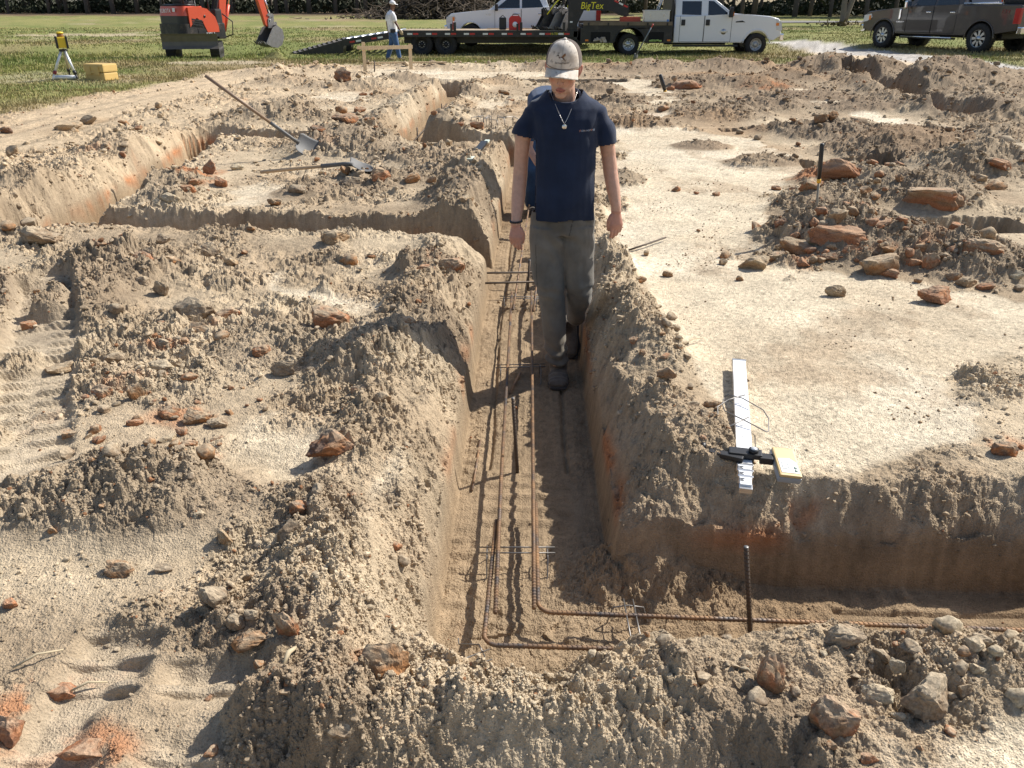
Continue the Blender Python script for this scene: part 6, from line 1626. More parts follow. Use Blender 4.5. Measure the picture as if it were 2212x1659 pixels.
M_RED = simple('red_lens', (0.42, 0.015, 0.015), 0.2, 0.0, 0.2, 20)
M_AMBER = simple('amber_lens', (0.75, 0.22, 0.03), 0.25, 0.0, 0.1, 20)
M_TAPEW = simple('white_reflector', (0.75, 0.75, 0.72), 0.4)
M_TAPER = simple('red_reflector', (0.50, 0.03, 0.025), 0.4)
M_YELLOW = simple('yellow_decal', (0.80, 0.72, 0.03), 0.5)
M_WHITED = simple('white_decal', (0.85, 0.85, 0.85), 0.5)
M_ORANGE = simple('orange_paint', (0.62, 0.085, 0.035), 0.38, 0.0, 0.10, 4, dirt=(0.30, 0.12, 0.06), dirt_amt=0.12, coat=0.3)
M_WORN = simple('worn_steel', (0.26, 0.25, 0.245), 0.5, 0.7, 0.3, 10, dirt=(0.20, 0.15, 0.10), dirt_amt=0.4)
M_DIRTY = simple('dirty_black_steel', (0.030, 0.028, 0.027), 0.55, 0.2, 0.4, 8, dirt=(0.14, 0.11, 0.085), dirt_amt=0.55)
M_PLANK = simple('weathered_planks', (0.36, 0.28, 0.19), 0.85, 0.0, 0.35, 6, bump=0.4, bscale=30)
M_DARKWOOD = simple('old_dark_timber', (0.16, 0.125, 0.09), 0.85, 0.0, 0.4, 6, bump=0.4, bscale=30)

def RY(x, y, z): return Matrix.Translation((x, y, z)) @ Matrix.Rotation(pi / 2, 4, 'X')
def wheel(root, x, y, z, r, w, rim='steel', outer=-1, rim_mat=None):
    """tyre and rim; axle along Y, outer = side that faces out"""
    M = RY(x, y, z)
    b = MB(); h = w / 2
    b.lathe([(r * 0.55, -h * 0.92), (r * 0.72, -h), (r * 0.92, -h * 0.98), (r * 0.985, -h * 0.78), (r, -h * 0.4), (r, h * 0.4), (r * 0.985, h * 0.78), (r * 0.92, h * 0.98), (r * 0.72, h), (r * 0.55, h * 0.92), (r * 0.55, -h * 0.92)], 40, M, True, False)
    for k in range(40):
        t = 2 * pi * k / 40
        for s in (-1, 1):
            b.box((0, 0, 0), (r * 0.075, w * 0.34, r * 0.035), M=Matrix.Translation((x, y, z)) @ Matrix.Rotation(-t + (0.04 * s), 4, 'Y') @ Matrix.Translation((0, s * w * 0.29, r * 0.995)))
    wh = b.build('wheel', M_RUBBER, root)
    o = -outer  # lathe axis after RY points to -Y for positive h
    b = MB()
    rr = r * (0.62 if rim == 'alloy' else 0.55)
    if rim == 'steel':
        b.lathe([(rr, o * h * 0.9), (rr * 0.93, o * h * 0.88), (rr * 0.88, o * h * 0.55), (rr * 0.62, o * h * 0.30), (rr * 0.40, o * h * 0.38), (rr * 0.34, o * h * 0.75), (rr * 0.20, o * h * 0.80), (0.001, o * h * 0.80)], 28, M, True, False)
        rm = b.build('rim', rim_mat or M_STEELW, wh)
        b = MB()
        for k in range(8):
            t = 2 * pi * k / 8
            b.lathe([(rr * 0.085, o * h * 0.36), (rr * 0.085, o * h * 0.46), (0.001, o * h * 0.46)], 8, M @ Matrix.Translation((rr * 0.76 * cos(t), rr * 0.76 * sin(t), 0)), False, False)
        b.build('vent_holes', M_TRIM, wh)
    elif rim == 'dual':
        b.lathe([(rr, o * h * 0.95), (rr * 0.92, o * h * 0.9), (rr * 0.86, o * h * 0.1), (rr * 0.70, -o * h * 0.2), (rr * 0.40, -o * h * 0.25), (rr * 0.30, o * h * 0.1), (0.001, o * h * 0.1)], 28, M, True, False)
        rm = b.build('rim', rim_mat or M_STEELW, wh)
        b = MB()
        for k in range(8):
            t = 2 * pi * k / 8
            b.lathe([(rr * 0.09, -o * h * 0.17), (rr * 0.09, -o * h * 0.08), (0.001, -o * h * 0.08)], 8, M @ Matrix.Translation((rr * 0.56 * cos(t), rr * 0.56 * sin(t), 0)), False, False)
        b.build('vent_holes', M_TRIM, wh)
    elif rim == 'trailer':
        b.lathe([(rr, o * h * 0.9), (rr * 0.92, o * h * 0.85), (rr * 0.85, o * h * 0.2), (rr * 0.3, o * h * 0.05), (rr * 0.26, o * h * 0.9), (0.001, o * h * 0.95)], 24, M, True, False)
        b.build('rim', M_BLACK, wh)
        b = MB()
        for k in range(8):
            t = 2 * pi * k / 8
            b.lathe([(rr * 0.07, o * h * 0.12), (rr * 0.07, o * h * 0.35), (0.001, o * h * 0.35)], 8, M @ Matrix.Translation((rr * 0.45 * cos(t), rr * 0.45 * sin(t), 0)), False, False)
        b.build('lug_nuts', M_STEELW, wh)
    else:                                   # spoked alloy
        b.lathe([(rr, o * h * 0.92), (rr * 0.90, o * h * 0.86), (rr * 0.84, o * h * 0.2), (rr * 0.5, -o * h * 0.1), (0.001, -o * h * 0.1)], 28, M, True, False)
        b.build('rim', M_TRIM, wh)
        b = MB()
        b.lathe([(rr, o * h * 0.90), (rr * 0.93, o * h * 0.95), (rr * 0.88, o * h * 0.80)], 28, M, True, False)
        for k in range(8):
            t = 2 * pi * k / 8
            R_ = M @ Matrix.Rotation(t, 4, 'Z')
            b.prism([(rr * 0.22, -rr * 0.10), (rr * 0.90, -rr * 0.17), (rr * 0.90, rr * 0.17), (rr * 0.22, rr * 0.10)], o * h * 0.45, o * h * 0.80, 'Z', R_)
        b.lathe([(rr * 0.30, o * h * 0.45), (rr * 0.28, o * h * 0.92), (0.001, o * h * 0.95)], 20, M, True, False)
        b.build('spokes', M_ALU, wh)
    return wh
def arch(cx, cz, r, z0, n=12):
    """points of a wheel opening from +x side to -x side"""
    a0 = math.asin(min(1, max(-1, (z0 - cz) / r)))
    return [(cx + r * cos(a0 + (pi - 2 * a0) * k / n), cz + r * sin(a0 + (pi - 2 * a0) * k / n)) for k in range(n + 1)]
def panel(root, name, poly, y, mat, th=0.012, parent=None, inset=0.0, slope=0.0, zref=0.0):
    """thin plate standing on a body side; poly in x,z; slope leans it inwards with height"""
    b = MB()
    s = 1 if y > 0 else -1
    n = len(poly)
    def P(a, c, o): return Vector((a, y + s * o - s * slope * (c - zref), c))
    V = [P(a, c, -th) for a, c in poly] + [P(a, c, 0.004) for a, c in poly]
    F = [tuple(range(n)), tuple(range(2 * n - 1, n - 1, -1))] + [(i, i + n, (i + 1) % n + n, (i + 1) % n) for i in range(n)]
    b.add(V, F)
    return b.build(name, mat, parent or root)
def shell(root, name, prof, hw, mat, bev=0.04, top_in=0.0, ztop=9e9, zref=0.0, parent=None):
    """side outline carried across the width; above zref the sides lean in"""
    b = MB(); n = len(prof)
    def w(c): return hw - max(0, c - zref) * top_in
    V = [Vector((a, -w(c), c)) for a, c in prof] + [Vector((a, w(c), c)) for a, c in prof]
    F = [tuple(range(n)), tuple(range(2 * n - 1, n - 1, -1))] + [(i, i + n, (i + 1) % n + n, (i + 1) % n) for i in range(n)]
    vs = b.add(V, F)
    if bev:
        es = list({e for v in vs for e in v.link_edges if len(e.link_faces) == 2 and any(len(f.verts) > 4 for f in e.link_faces)})
        bmesh.ops.bevel(b.bm, geom=es, offset=bev, segments=3, affect='EDGES', profile=0.6, clamp_overlap=True)
    me = b.mesh(name)
    for p in me.polygons: p.use_smooth = len(p.vertices) == 4 and p.area < 0.25
    return link(name, me, mat, parent or root)
def decal(text, size, M, mat, parent, name='lettering', shear=0.0, sx=1.0):
    me = flat_text(text, size, 0.002, shear)
    V = co(me); V[:, 0] *= sx
    set_co(me, [M @ Vector(v) for v in V])
    return link(name, me, mat, parent)
DEC = Matrix.Rotation(pi / 2, 4, 'X')          # text standing up, read from -Y

def pickup(root, paint, wheel_r, rim, dark_trim=False, mirror_far=True):
    """crew cab pickup, nose towards -X, origin on the ground under the front axle; WB 3.75 + """
    WB = 3.95; r = wheel_r; zc = r; Rb = r + 0.09
    F0 = -0.98
    lower = [(F0 + 0.02, 0.62), (F0, 0.80), (F0 + 0.03, 1.05), (F0 + 0.20, 1.20), (0.25, 1.30), (0.75, 1.34), (1.2, 1.36), (3.15, 1.40), (3.20, 1.41), (5.15, 1.42), (5.22, 1.38), (5.22, 0.68)]
    lower += [(WB + Rb + 0.02, 0.62)] + arch(WB, zc, Rb, 0.58) + [(WB - Rb - 0.02, 0.50), (Rb + 0.04, 0.50)] + arch(0, zc, Rb, 0.56) + [(-Rb - 0.02, 0.58)]
    body = shell(root, 'body', lower, 0.985, paint, 0.05)
    house = [(0.72, 1.32), (1.45, 1.86), (1.75, 1.93), (2.75, 1.93), (2.98, 1.88), (3.16, 1.38)]
    cab = shell(root, 'cab', house, 0.93, paint, 0.035, 0.28, zref=1.35)
    for s in (-1, 1):
        y = s * 0.932
        panel(root, 'side_window', [(1.05, 1.40), (1.58, 1.80), (1.98, 1.83), (1.98, 1.40)], y, M_GLASS, slope=0.28, zref=1.35, parent=cab)
        panel(root, 'side_window', [(2.07, 1.40), (2.07, 1.83), (2.72, 1.82), (2.93, 1.42)], y, M_GLASS, slope=0.28, zref=1.35, parent=cab)
        # doors are drawn by their shut lines and handles
        for a, c in ((0.98, 2.03), (2.05, 2.98)):
            b = MB()
            for p0, p1 in (((a, 0.56), (a, 1.36)), ((c, 0.56), (c, 1.36)), ((a, 0.56), (c, 0.56))):
                b.tube([(p0[0], s * 0.987, p0[1]), (p1[0], s * 0.987, p1[1])], 0.006, 6)
            d = b.build('door_gap', M_TRIM, body)
            b = MB(); b.box((c - 0.16, s * 1.000, 1.19), (0.20, 0.03, 0.035), bev=0.008); b.build('door_handle', M_CHROME, body)
        b = MB(); b.box((1.05, s * 1.12, 1.42), (0.13, 0.22, 0.25), bev=0.04); b.box((1.02, s * 1.00, 1.36), (0.07, 0.14, 0.05)); b.build('mirror', M_CHROME if not dark_trim else M_TRIM, root)
        # arch lips
        for cx in (0, WB):
            b = MB(); b.tube([(cx + (Rb - 0.005) * cos(t), s * 0.985, zc + (Rb - 0.005) * sin(t)) for t in np.linspace(-0.1, pi + 0.1, 20)], 0.022, 8); b.build('arch_lip', paint, body)
        b = MB(); b.box((1.95, s * 0.98, 0.40), (2.2, 0.16, 0.05), bev=0.015); b.build('running_board', M_TRIM, root)
        b = MB(); b.tube([(0.92, s * 1.06, 0.425), (3.0, s * 1.06, 0.425)], 0.028, 10); b.build('step_rail', M_CHROME, root)
        b = MB(); b.prism([(F0 - 0.012, 0.86), (F0 + 0.02, 1.08), (F0 + 0.34, 1.13), (F0 + 0.40, 1.02), (F0 + 0.18, 0.88)], s * 0.70, s * 0.995, 'Y', bev=0.02); b.build('headlight', M_CLEAR, root)
        b = MB(); b.box((F0 + 0.30, s * 0.992, 1.0), (0.09, 0.02, 0.14)); b.build('marker_light', M_AMBER, root)
        b = MB(); b.box((5.14, s * 0.95, 1.10), (0.19, 0.12, 0.44), bev=0.02); b.build('tail_light', M_RED, root)
        for cx in (0, WB): wheel(root, cx, s * 0.86, zc, r, 0.29, rim, s)
    b = MB(); b.prism([(0.80, 1.385), (1.455, 1.862), (1.47, 1.85), (0.83, 1.38)], -0.74, 0.74, 'Y'); b.build('windscreen', M_GLASS, cab)
    b = MB(); b.prism([(3.03, 1.84), (3.175, 1.45), (3.185, 1.455), (3.045, 1.845)], -0.66, 0.66, 'Y'); b.build('rear_window', M_GLASS, cab)
    b = MB(); b.box((F0 + 0.01, 0, 0.66), (0.20, 1.96, 0.24), bev=0.05); b.build('front_bumper', M_CHROME, root)
    b = MB(); b.box((5.30, 0, 0.70), (0.18, 1.94, 0.20), bev=0.03); b.build('rear_bumper', M_CHROME, root)
    b = MB()
    for k in range(3): b.box((F0 + 0.005, 0, 0.88 + 0.085 * k), (0.06, 1.36, 0.05), bev=0.01)
    b.box((F0 + 0.03, 0, 0.97), (0.05, 1.40, 0.30)); b.build('grille', M_TRIM if dark_trim else M_CHROME, root)
    b = MB(); b.box((4.2, 0, 1.30), (1.95, 1.7, 0.18)); 
    bd = b.build('load_bed', M_TRIM, root)
    b = MB(); b.box((2.1, 0, 0.52), (4.6, 1.0, 0.16)); b.tube([(0, -0.8, zc), (0, 0.8, zc)], 0.06); b.tube([(WB, -0.8, zc), (WB, 0.8, zc)], 0.08); b.build('chassis', M_TRIM, root)
    return body, cab

# ---- white pickup parked behind the trailer
x0, yb = -1.72, 37.6
gz = ground_z(0.5, yb, False)
root = thing('pickup_truck', 'white crew cab pickup with chrome grille parked behind the loaded trailer', 'pickup truck', (x0, yb, gz))
body, cab = pickup(root, M_WHITE, 0.41, 'alloy', True)
decal('F-150', 0.09, Matrix.Translation((0.72, -0.993, 1.16)) @ DEC, M_CHROME, body)
root.scale = (1.03, 1.03, 1.03)
# ---- brown pickup by the gravel drive
pf, pr = Vector((14.75, 34.7, 0)), Vector((16.45, 30.7, 0))
zf, zr = ground_z(pf.x, pf.y, False), ground_z(pr.x, pr.y, False)
d = (pr - pf); ang = atan2(d.y, d.x)
root = thing('pickup_truck', 'dark brown crew cab pickup with bright alloy wheels beside the gravel drive', 'pickup truck')
body, cab = pickup(root, M_BROWN, 0.44, 'alloy')
# near wheels sit at local y=-0.86
nrm = Vector((-d.y, d.x, 0)).normalized(); 
if nrm.y > 0: pass
S_ = d.length / 3.95
root.scale = (S_, S_, S_)
side = Vector((-sin(ang), cos(ang), 0)) * 0.86 * S_
root.location = (pf.x + side.x, pf.y + side.y, zf)
root.rotation_euler = (0, -atan2(zr - zf, d.length), ang)
decal('FX4', 0.17, Matrix.Translation((4.72, -0.992, 1.22)) @ DEC, simple('dull_red_decal', (0.20, 0.03, 0.03), 0.5), body, shear=0.2)
decal('SUPER DUTY', 0.06, Matrix.Translation((0.72, -0.992, 0.88)) @ DEC, M_CHROME, body)
b = MB(); b.box((0.66, -0.995, 1.12), (0.10, 0.02, 0.34), bev=0.03); b.build('fender_vent', M_CHROME, body)
brown = root
# load standing in its bed
Mw = Matrix.Translation(root.location) @ root.rotation_euler.to_matrix().to_4x4() @ Matrix.Scale(S_, 4)
p = Mw @ Vector((4.75, -0.2, 1.42))
lo = thing('cargo_roll', 'black covered bundle with an orange strap standing in the brown pickup bed', 'bundle', p, ang)
b = MB(); b.box((0, 0, 0.24), (0.95, 1.1, 0.48), bev=0.12); b.build('bundle', M_TRIM, lo)
b = MB(); b.tube([(-0.50, -0.56, 0.02), (-0.505, -0.57, 0.30), (-0.42, -0.50, 0.495), (-0.2, -0.1, 0.505), (-0.2, 0.5, 0.49)], 0.025); b.build('strap', simple('orange_strap', (0.85, 0.13, 0.03), 0.6), lo)
p = Mw @ Vector((3.9, -0.98, 1.435))
b = MB(); b.tube([(-0.6, 0, 0), (0.75, 0, 0.0)], 0.035); o = b.build('bed_rail', M_CHROME, None); o.parent = brown; o.location = (3.75, -0.94, 1.45)

# ---- white flatbed truck that pulls the trailer; nose towards +X
yt = 33.9
gz = ground_z(6, yt, False)
root = thing('flatbed_truck', 'white crew cab truck with a black steel flatbed hitched to the trailer', 'truck', (4.52, yt + 0.86, gz))
WB = 4.92; r = 0.405; Rb = 0.53
low = [(1.70, 0.46), (1.70, 1.42), (3.85, 1.42), (3.95, 1.50), (4.35, 1.47), (5.35, 1.40), (5.70, 1.31), (5.83, 1.14), (5.84, 0.68), (5.55, 0.60)] + arch(WB, r, Rb, 0.52) + [(WB - Rb - 0.03, 0.46)]
body = shell(root, 'body', low, 1.0, M_WHITE, 0.05)
house = [(1.72, 1.38), (1.72, 1.98), (1.85, 2.04), (3.05, 2.04), (3.25, 1.98), (4.02, 1.44)]
cab = shell(root, 'cab', house, 0.95, M_WHITE, 0.035, 0.24, zref=1.40)
for s in (-1, 1):
    y = s * 0.952
    panel(root, 'side_window', [(1.98, 1.46), (1.98, 1.92), (2.72, 1.92), (2.72, 1.44)], y, M_GLASS, slope=0.24, zref=1.40, parent=cab)
    panel(root, 'side_window', [(2.98, 1.44), (2.98, 1.93), (3.18, 1.92), (3.72, 1.52), (3.72, 1.41), (3.5, 1.40)], y, M_GLASS, slope=0.24, zref=1.40, parent=cab)
    for a, c in ((1.92, 2.84), (2.86, 3.90)):
        b = MB()
        for p0, p1 in (((a, 0.50), (a, 1.42)), ((c, 0.50), (c, 1.42)), ((a, 0.50), (c, 0.50))):
            b.tube([(p0[0], s * 1.002, p0[1]), (p1[0], s * 1.002, p1[1])], 0.007, 6)
        b.build('door_gap', M_TRIM, body)
        b = MB(); b.box((a + 0.12, s * 1.012, 1.18), (0.15, 0.04, 0.21), bev=0.02); b.build('door_handle', M_TRIM, body)
    b = MB(); b.box((3.80, s * 1.18, 1.54), (0.13, 0.26, 0.36), bev=0.04); b.tube([(3.80, s * 1.0, 1.42), (3.80, s * 1.14, 1.42)], 0.03); mi = b.build('mirror', M_TRIM, root)
    b = MB(); b.box((3.885, s * 1.20, 1.48), (0.03, 0.10, 0.14)); b.build('turn_lamp', M_AMBER, mi)
    b = MB(); b.tube([(WB + (Rb - 0.005) * cos(t), s * 1.0, r + (Rb - 0.005) * sin(t)) for t in np.linspace(0.1, pi - 0.1, 20)], 0.025, 8); b.build('arch_lip', M_WHITE, body)
    b = MB(); b.box((2.95, s * 0.99, 0.36), (2.5, 0.18, 0.07), bev=0.02); b.build('running_board', M_TRIM, root)
    b = MB(); b.prism([(5.64, 0.92), (5.60, 1.27), (5.81, 1.20), (5.865, 0.92), (5.80, 0.88)], s * 0.72, s * 1.008, 'Y', bev=0.02); b.build('headlight', M_CLEAR, root)
    b = MB(); b.box((5.66, s * 1.009, 1.12), (0.11, 0.02, 0.10)); b.build('marker_light', M_AMBER, root)
    b = MB(); b.prism([(4.05, 1.22), (4.30, 1.25), (4.42, 1.19), (4.05, 1.18)], s * 0.995, s * 1.007, 'Y'); b.build('fender_badge', M_TRIM, body)
    wheel(root, WB, s * 0.86, r, r, 0.26, 'steel', s)
    wheel(root, 0, s * 0.86, r, r, 0.24, 'dual', s, M_ALU); wheel(root, 0, s * 0.56, r, r, 0.24, 'dual', s)
b = MB(); b.lathe([(0.001, 0.0), (0.10, 0.0), (0.10, 0.01), (0.001, 0.012)], 16, Matrix.Translation((3.62, -1.002, 0.86)) @ Matrix.Rotation(pi / 2, 4, 'X')); b.box((3.62, -1.008, 0.86), (0.30, 0.012, 0.05)); b.build('door_emblem', M_ALU, body)
b = MB(); b.prism([(3.30, 1.96), (4.0, 1.475), (4.02, 1.49), (3.32, 1.975)], -0.72, 0.72, 'Y'); b.build('windscreen', M_GLASS, cab)
b = MB(); b.box((5.88, 0, 0.66), (0.16, 2.0, 0.26), bev=0.04); b.build('front_bumper', M_CHROME, root)
b = MB(); b.box((5.85, 0, 1.02), (0.06, 1.40, 0.40), bev=0.02); b.build('grille', M_TRIM, root)
b = MB(); b.box((2.2, 0, 0.58), (5.6, 0.9, 0.22)); b.tube([(0, -0.8, r), (0, 0.8, r)], 0.09); b.tube([(WB, -0.8, r), (WB, 0.8, r)], 0.06); b.build('chassis', M_TRIM, root)
# flatbed
b = MB(); b.box((-0.10, 0, 1.06), (3.42, 2.36, 0.12)); bed = b.build('flatbed', M_BLACK, root)
b = MB(); b.box((-0.05, 0, 1.125), (3.2, 2.2, 0.02)); b.build('deck_boards', M_DARKWOOD, bed)
for s in (-1, 1):
    b = MB(); b.box((-0.10, s * 1.19, 1.15), (3.40, 0.04, 0.13)); b.build('side_rail', M_DARKWOOD, bed)
    for k in range(5):
        b = MB(); b.box((-1.6 + 0.75 * k, s * 1.215, 1.13), (0.06, 0.03, 0.10)); b.build('stake_pocket', M_BLACK, bed)
    # skirt boxes before and behind the wheel with an arched wheel cover
    sk = [(-1.80, 0.46), (-1.80, 1.0), (1.62, 1.0), (1.62, 0.46)] + [(0.62, 0.46)] + arch(0, 0.42, 0.60, 0.46) + [(-0.62, 0.46)]
    b = MB(); b.prism(sk, s * 0.98, s * 1.17, 'Y'); b.build('side_skirt', M_BLACK, bed)
    b = MB(); b.tube([(0.60 * cos(t), s * 1.19, 0.42 + 0.60 * sin(t)) for t in np.linspace(0.05, pi - 0.05, 24)], 0.02, 8); b.build('wheel_cover', M_BLACK, bed)
    b = MB()
    for a, c in ((-1.50, -0.75), (0.72, 1.30)): b.box(((a + c) / 2, s * 1.178, 0.68), (c - a, 0.01, 0.34))
    b.build('locker_opening', simple('dark_locker', (0.006, 0.006, 0.006), 0.9), bed)
    b = MB()
    for a in (-1.65, 1.50): b.box((a, s * 1.18, 0.56), (0.12, 0.02, 0.06))
    b.build('side_marker', M_RED if s > 0 else M_AMBER, bed)
b = MB(); b.box((1.60, 0, 1.55), (0.07, 2.0, 0.95)); b.build('headboard', M_BLACK, bed)
b = MB(); b.box((-1.84, 0, 0.72), (0.10, 2.3, 0.55)); b.box((-1.95, 0, 0.44), (0.34, 1.3, 0.16)); b.build('tail_panel', M_BLACK, bed)
tw = Vector(root.location)
def on_bed(x, y): return tw + Vector((x, y, 1.137))
t = thing('tool_chest', 'silver checker plate tool chest on the flatbed behind the cab', 'tool chest', on_bed(1.02, -0.75))
b = MB(); b.box((0, 0, 0.23), (0.95, 0.55, 0.44), bev=0.012); c = b.build('chest', M_ALU, t)
b = MB(); b.box((0, 0, 0.46), (0.99, 0.59, 0.03), bev=0.008); b.build('lid', M_ALU, t)
b = MB(); b.box((-0.25, -0.285, 0.30), (0.05, 0.03, 0.08)); b.box((0.25, -0.285, 0.30), (0.05, 0.03, 0.08)); b.build('latch', M_CHROME, t)
t = thing('tool_box', 'red metal tool box on the flatbed over the rear wheel', 'tool box', on_bed(0.02, -0.80))
b = MB(); b.box((0, 0, 0.12), (0.78, 0.32, 0.24), bev=0.015); b.build('box', simple('faded_red_paint', (0.46, 0.07, 0.035), 0.5, dirt=(0.2, 0.1, 0.07), dirt_amt=0.25), t)
b = MB(); b.tube([(-0.15, 0, 0.24), (-0.13, 0, 0.28), (0.13, 0, 0.28), (0.15, 0, 0.24)], 0.012); b.build('handle', M_TRIM, t)
t = thing('step_ladder', 'metal step ladder leaning on the headboard behind the cab', 'ladder', on_bed(1.30, -0.05))
b = MB()
for q in (-0.22, 0.22): b.tube([(-0.30 + 0, q, 0), (0.18, q * 0.8, 1.25)], 0.022)
b.build('rail', M_ALU, t); b = MB()
for k in range(5): b.tube([(-0.24 + 0.10 * k, -0.21, 0.16 + 0.26 * k), (-0.24 + 0.10 * k, 0.21, 0.16 + 0.26 * k)], 0.018)
b.build('rung', M_ALU, t)
b = MB(); b.lathe([(0.001, 0), (0.05, 0), (0.05, 0.13), (0.02, 0.17), (0.02, 0.2), (0.001, 0.2)], 12); o = b.build('water_bottle', simple('blue_plastic', (0.08, 0.22, 0.5), 0.3)); o.location = on_bed(1.34, -1.0) + Vector((0.1, 0, 0.0)); props(o, 'small blue water bottle beside the silver tool chest', 'bottle')
b = MB(); b.box((0, 0, 0.02), (0.9, 0.12, 0.04), 0.15); b.box((-0.5, 0.1, 0.05), (0.7, 0.10, 0.03), -0.2); o = b.build('scrap_board', M_PLANK); o.location = on_bed(-0.9, -0.7); props(o, 'loose scrap boards lying at the tail of the flatbed', 'boards')
b = MB()
for k in range(7): b.box((0.06 * k - 0.2, random.Random(k).uniform(-.02, .02), 0.04 + 0.03 * (k % 3)), (0.16, 0.14, 0.05), 0.6 * k, 0.3 * k)
o = b.build('rag_pile', simple('mixed_rags', (0.42, 0.36, 0.30), 0.9, 0, 0.6, 9)); o.location = tw + Vector((-1.12, -1.20, 0.51)); props(o, 'crumpled rags and paper in the rear skirt locker of the flatbed', 'rags')
b = MB()
for k in range(5): b.box((0.08 * k - 0.2, 0, 0.03 + 0.02 * (k % 2)), (0.16, 0.10, 0.05), 0.5 * k)
o = b.build('strap_coil', simple('lime_and_blue_straps', (0.30, 0.42, 0.12), 0.8, 0, 0.8, 12)); o.location = tw + Vector((1.02, -1.20, 0.515)); props(o, 'lime and blue strap in the front skirt locker of the flatbed', 'strap')

# ---- gooseneck trailer
gz = ground_z(-3, yt, False)
root = thing('gooseneck_trailer', 'long black gooseneck trailer with plank deck and ribbed loading ramp', 'trailer', (0, yt, gz))
zt = 0.92
b = MB(); b.box((-0.85, 0.02, zt - 0.12), (6.8, 0.14, 0.22)); b.box((-0.85, 2.38, zt - 0.12), (6.8, 0.14, 0.22)); b.box((-0.85, 0.6, zt - 0.34), (6.8, 0.12, 0.26)); b.box((-0.85, 1.8, zt - 0.34), (6.8, 0.12, 0.26))
for k in range(12): b.box((-4.0 + 0.56 * k, 1.2, zt - 0.14), (0.08, 2.3, 0.12))
b.box((2.45, 1.2, zt - 0.18), (0.14, 2.5, 0.30))
fr = b.build('frame', M_BLACK, root)
b = MB()
for k in range(9): b.box((-0.85, 0.20 + 0.25 * k, zt - 0.015), (6.75, 0.235, 0.045))
b.build('deck', M_PLANK, root)
# beavertail and ramp
b = MB()
for yy in (0.02, 0.8, 1.6, 2.38): b.prism([(-4.25, zt - 0.01), (-4.25, zt - 0.24), (-6.60, 0.36), (-6.60, 0.60)], yy - 0.05, yy + 0.05, 'Y')
bt = b.build('beavertail', M_BLACK, root)
b = MB()
for k in range(8):
    f = (k + 0.5) / 8; b.tube([(-4.25 - 2.35 * f, 0.08, zt + 0.0 - 0.335 * f), (-4.25 - 2.35 * f, 2.32, zt + 0.0 - 0.335 * f)], 0.055, 8)
b.build('cleats', M_ALU, bt)
for yy in (0.35, 2.0):
    b = MB(); b.prism([(-6.55, 0.58), (-6.55, 0.46), (-6.60, 0.10), (-8.70, 0.015), (-8.78, 0.03)], yy - 0.30, yy + 0.30, 'Y'); rp = b.build('ramp', M_BLACK, root)
    b = MB()
    for k in range(11):
        f = (k + 0.3) / 11
        b.prism([(-6.55 - 2.15 * f - 0.09, 0.60 - 0.545 * f), (-6.55 - 2.15 * f, 0.68 - 0.545 * f), (-6.55 - 2.15 * f + 0.07, 0.60 - 0.545 * f)], yy - 0.30, yy + 0.30, 'Y')
    b.build('cleats', M_DIRTY, rp)
for i, (px, c) in enumerate(sum([[(-6.2 + 0.0, 'r'), (-5.95, 'w'), (-5.35, 'r'), (-5.1, 'w'), (-4.5, 'r')]] + [[(-3.95 + 0.73 * k, 'w'), (-3.72 + 0.73 * k, 'r')] for k in range(9)], [])):
    b = MB()
    if px < -4.3:
        f = (-4.25 - px) / 2.35; b.box((px, -0.034, zt - 0.12 - 0.34 * f), (0.20, 0.008, 0.065), ry=-0.14)
    else: b.box((px, -0.053, zt - 0.12), (0.20, 0.008, 0.065))
    b.build('reflector', M_TAPEW if c == 'w' else M_TAPER, fr)
for wx in (-3.52, -2.58):
    for yy, s in ((0.18, -1), (0.48, -1), (1.95, 1), (2.25, 1)): wheel(root, wx, yy, 0.42, 0.42, 0.25, 'trailer', s)
b = MB(); b.tube([(-3.52, 0.2, 0.42), (-3.52, 2.2, 0.42)], 0.06); b.tube([(-2.58, 0.2, 0.42), (-2.58, 2.2, 0.42)], 0.06); b.box((-3.05, 0.6, 0.52), (1.6, 0.1, 0.12)); b.box((-3.05, 1.8, 0.52), (1.6, 0.1, 0.12)); b.build('axle', M_TRIM, root)
# neck: two risers, gussets and the arm over the truck bed
b = MB()
for yy in (0.10, 0.95): b.box((2.28, yy, 1.36), (0.24, 0.14, 1.5))
b.box((2.42, 0.52, 0.98), (0.2, 0.9, 0.4))
b.prism([(2.40, 0.9), (2.40, 1.62), (2.75, 1.62)], 0.06, 0.14, 'Y'); b.prism([(2.40, 0.9), (2.40, 1.62), (2.75, 1.62)], 0.92, 1.0, 'Y')
ri = b.build('riser', M_BLACK, root)
b = MB()
b.prism([(2.16, 1.62), (2.16, 2.02), (3.85, 2.02), (4.45, 1.78), (4.45, 1.42), (4.32, 1.42), (3.75, 1.62)], 0.02, 0.20, 'Y'); b.prism([(2.16, 1.62), (2.16, 2.02), (3.85, 2.02), (4.45, 1.78), (4.45, 1.42), (4.32, 1.42), (3.75, 1.62)], 0.86, 1.04, 'Y')
b.box((4.40, 0.53, 1.62), (0.16, 0.9, 0.34)); b.tube([(4.40, 0.53, 1.5), (4.40, 0.53, 1.14)], 0.07); nk = b.build('neck', M_BLACK, root)
decal('BigTex', 0.34, Matrix.Translation((3.05, 0.017, 1.78)) @ DEC, M_YELLOW, nk, shear=0.15, sx=0.92)
decal('14GN', 0.15, Matrix.Translation((2.28, 0.024, 1.76)) @ DEC, M_YELLOW, ri)
decal('HI-TENSILE', 0.11, Matrix.Translation((1.75, -0.052, zt - 0.12)) @ DEC, M_YELLOW, fr)
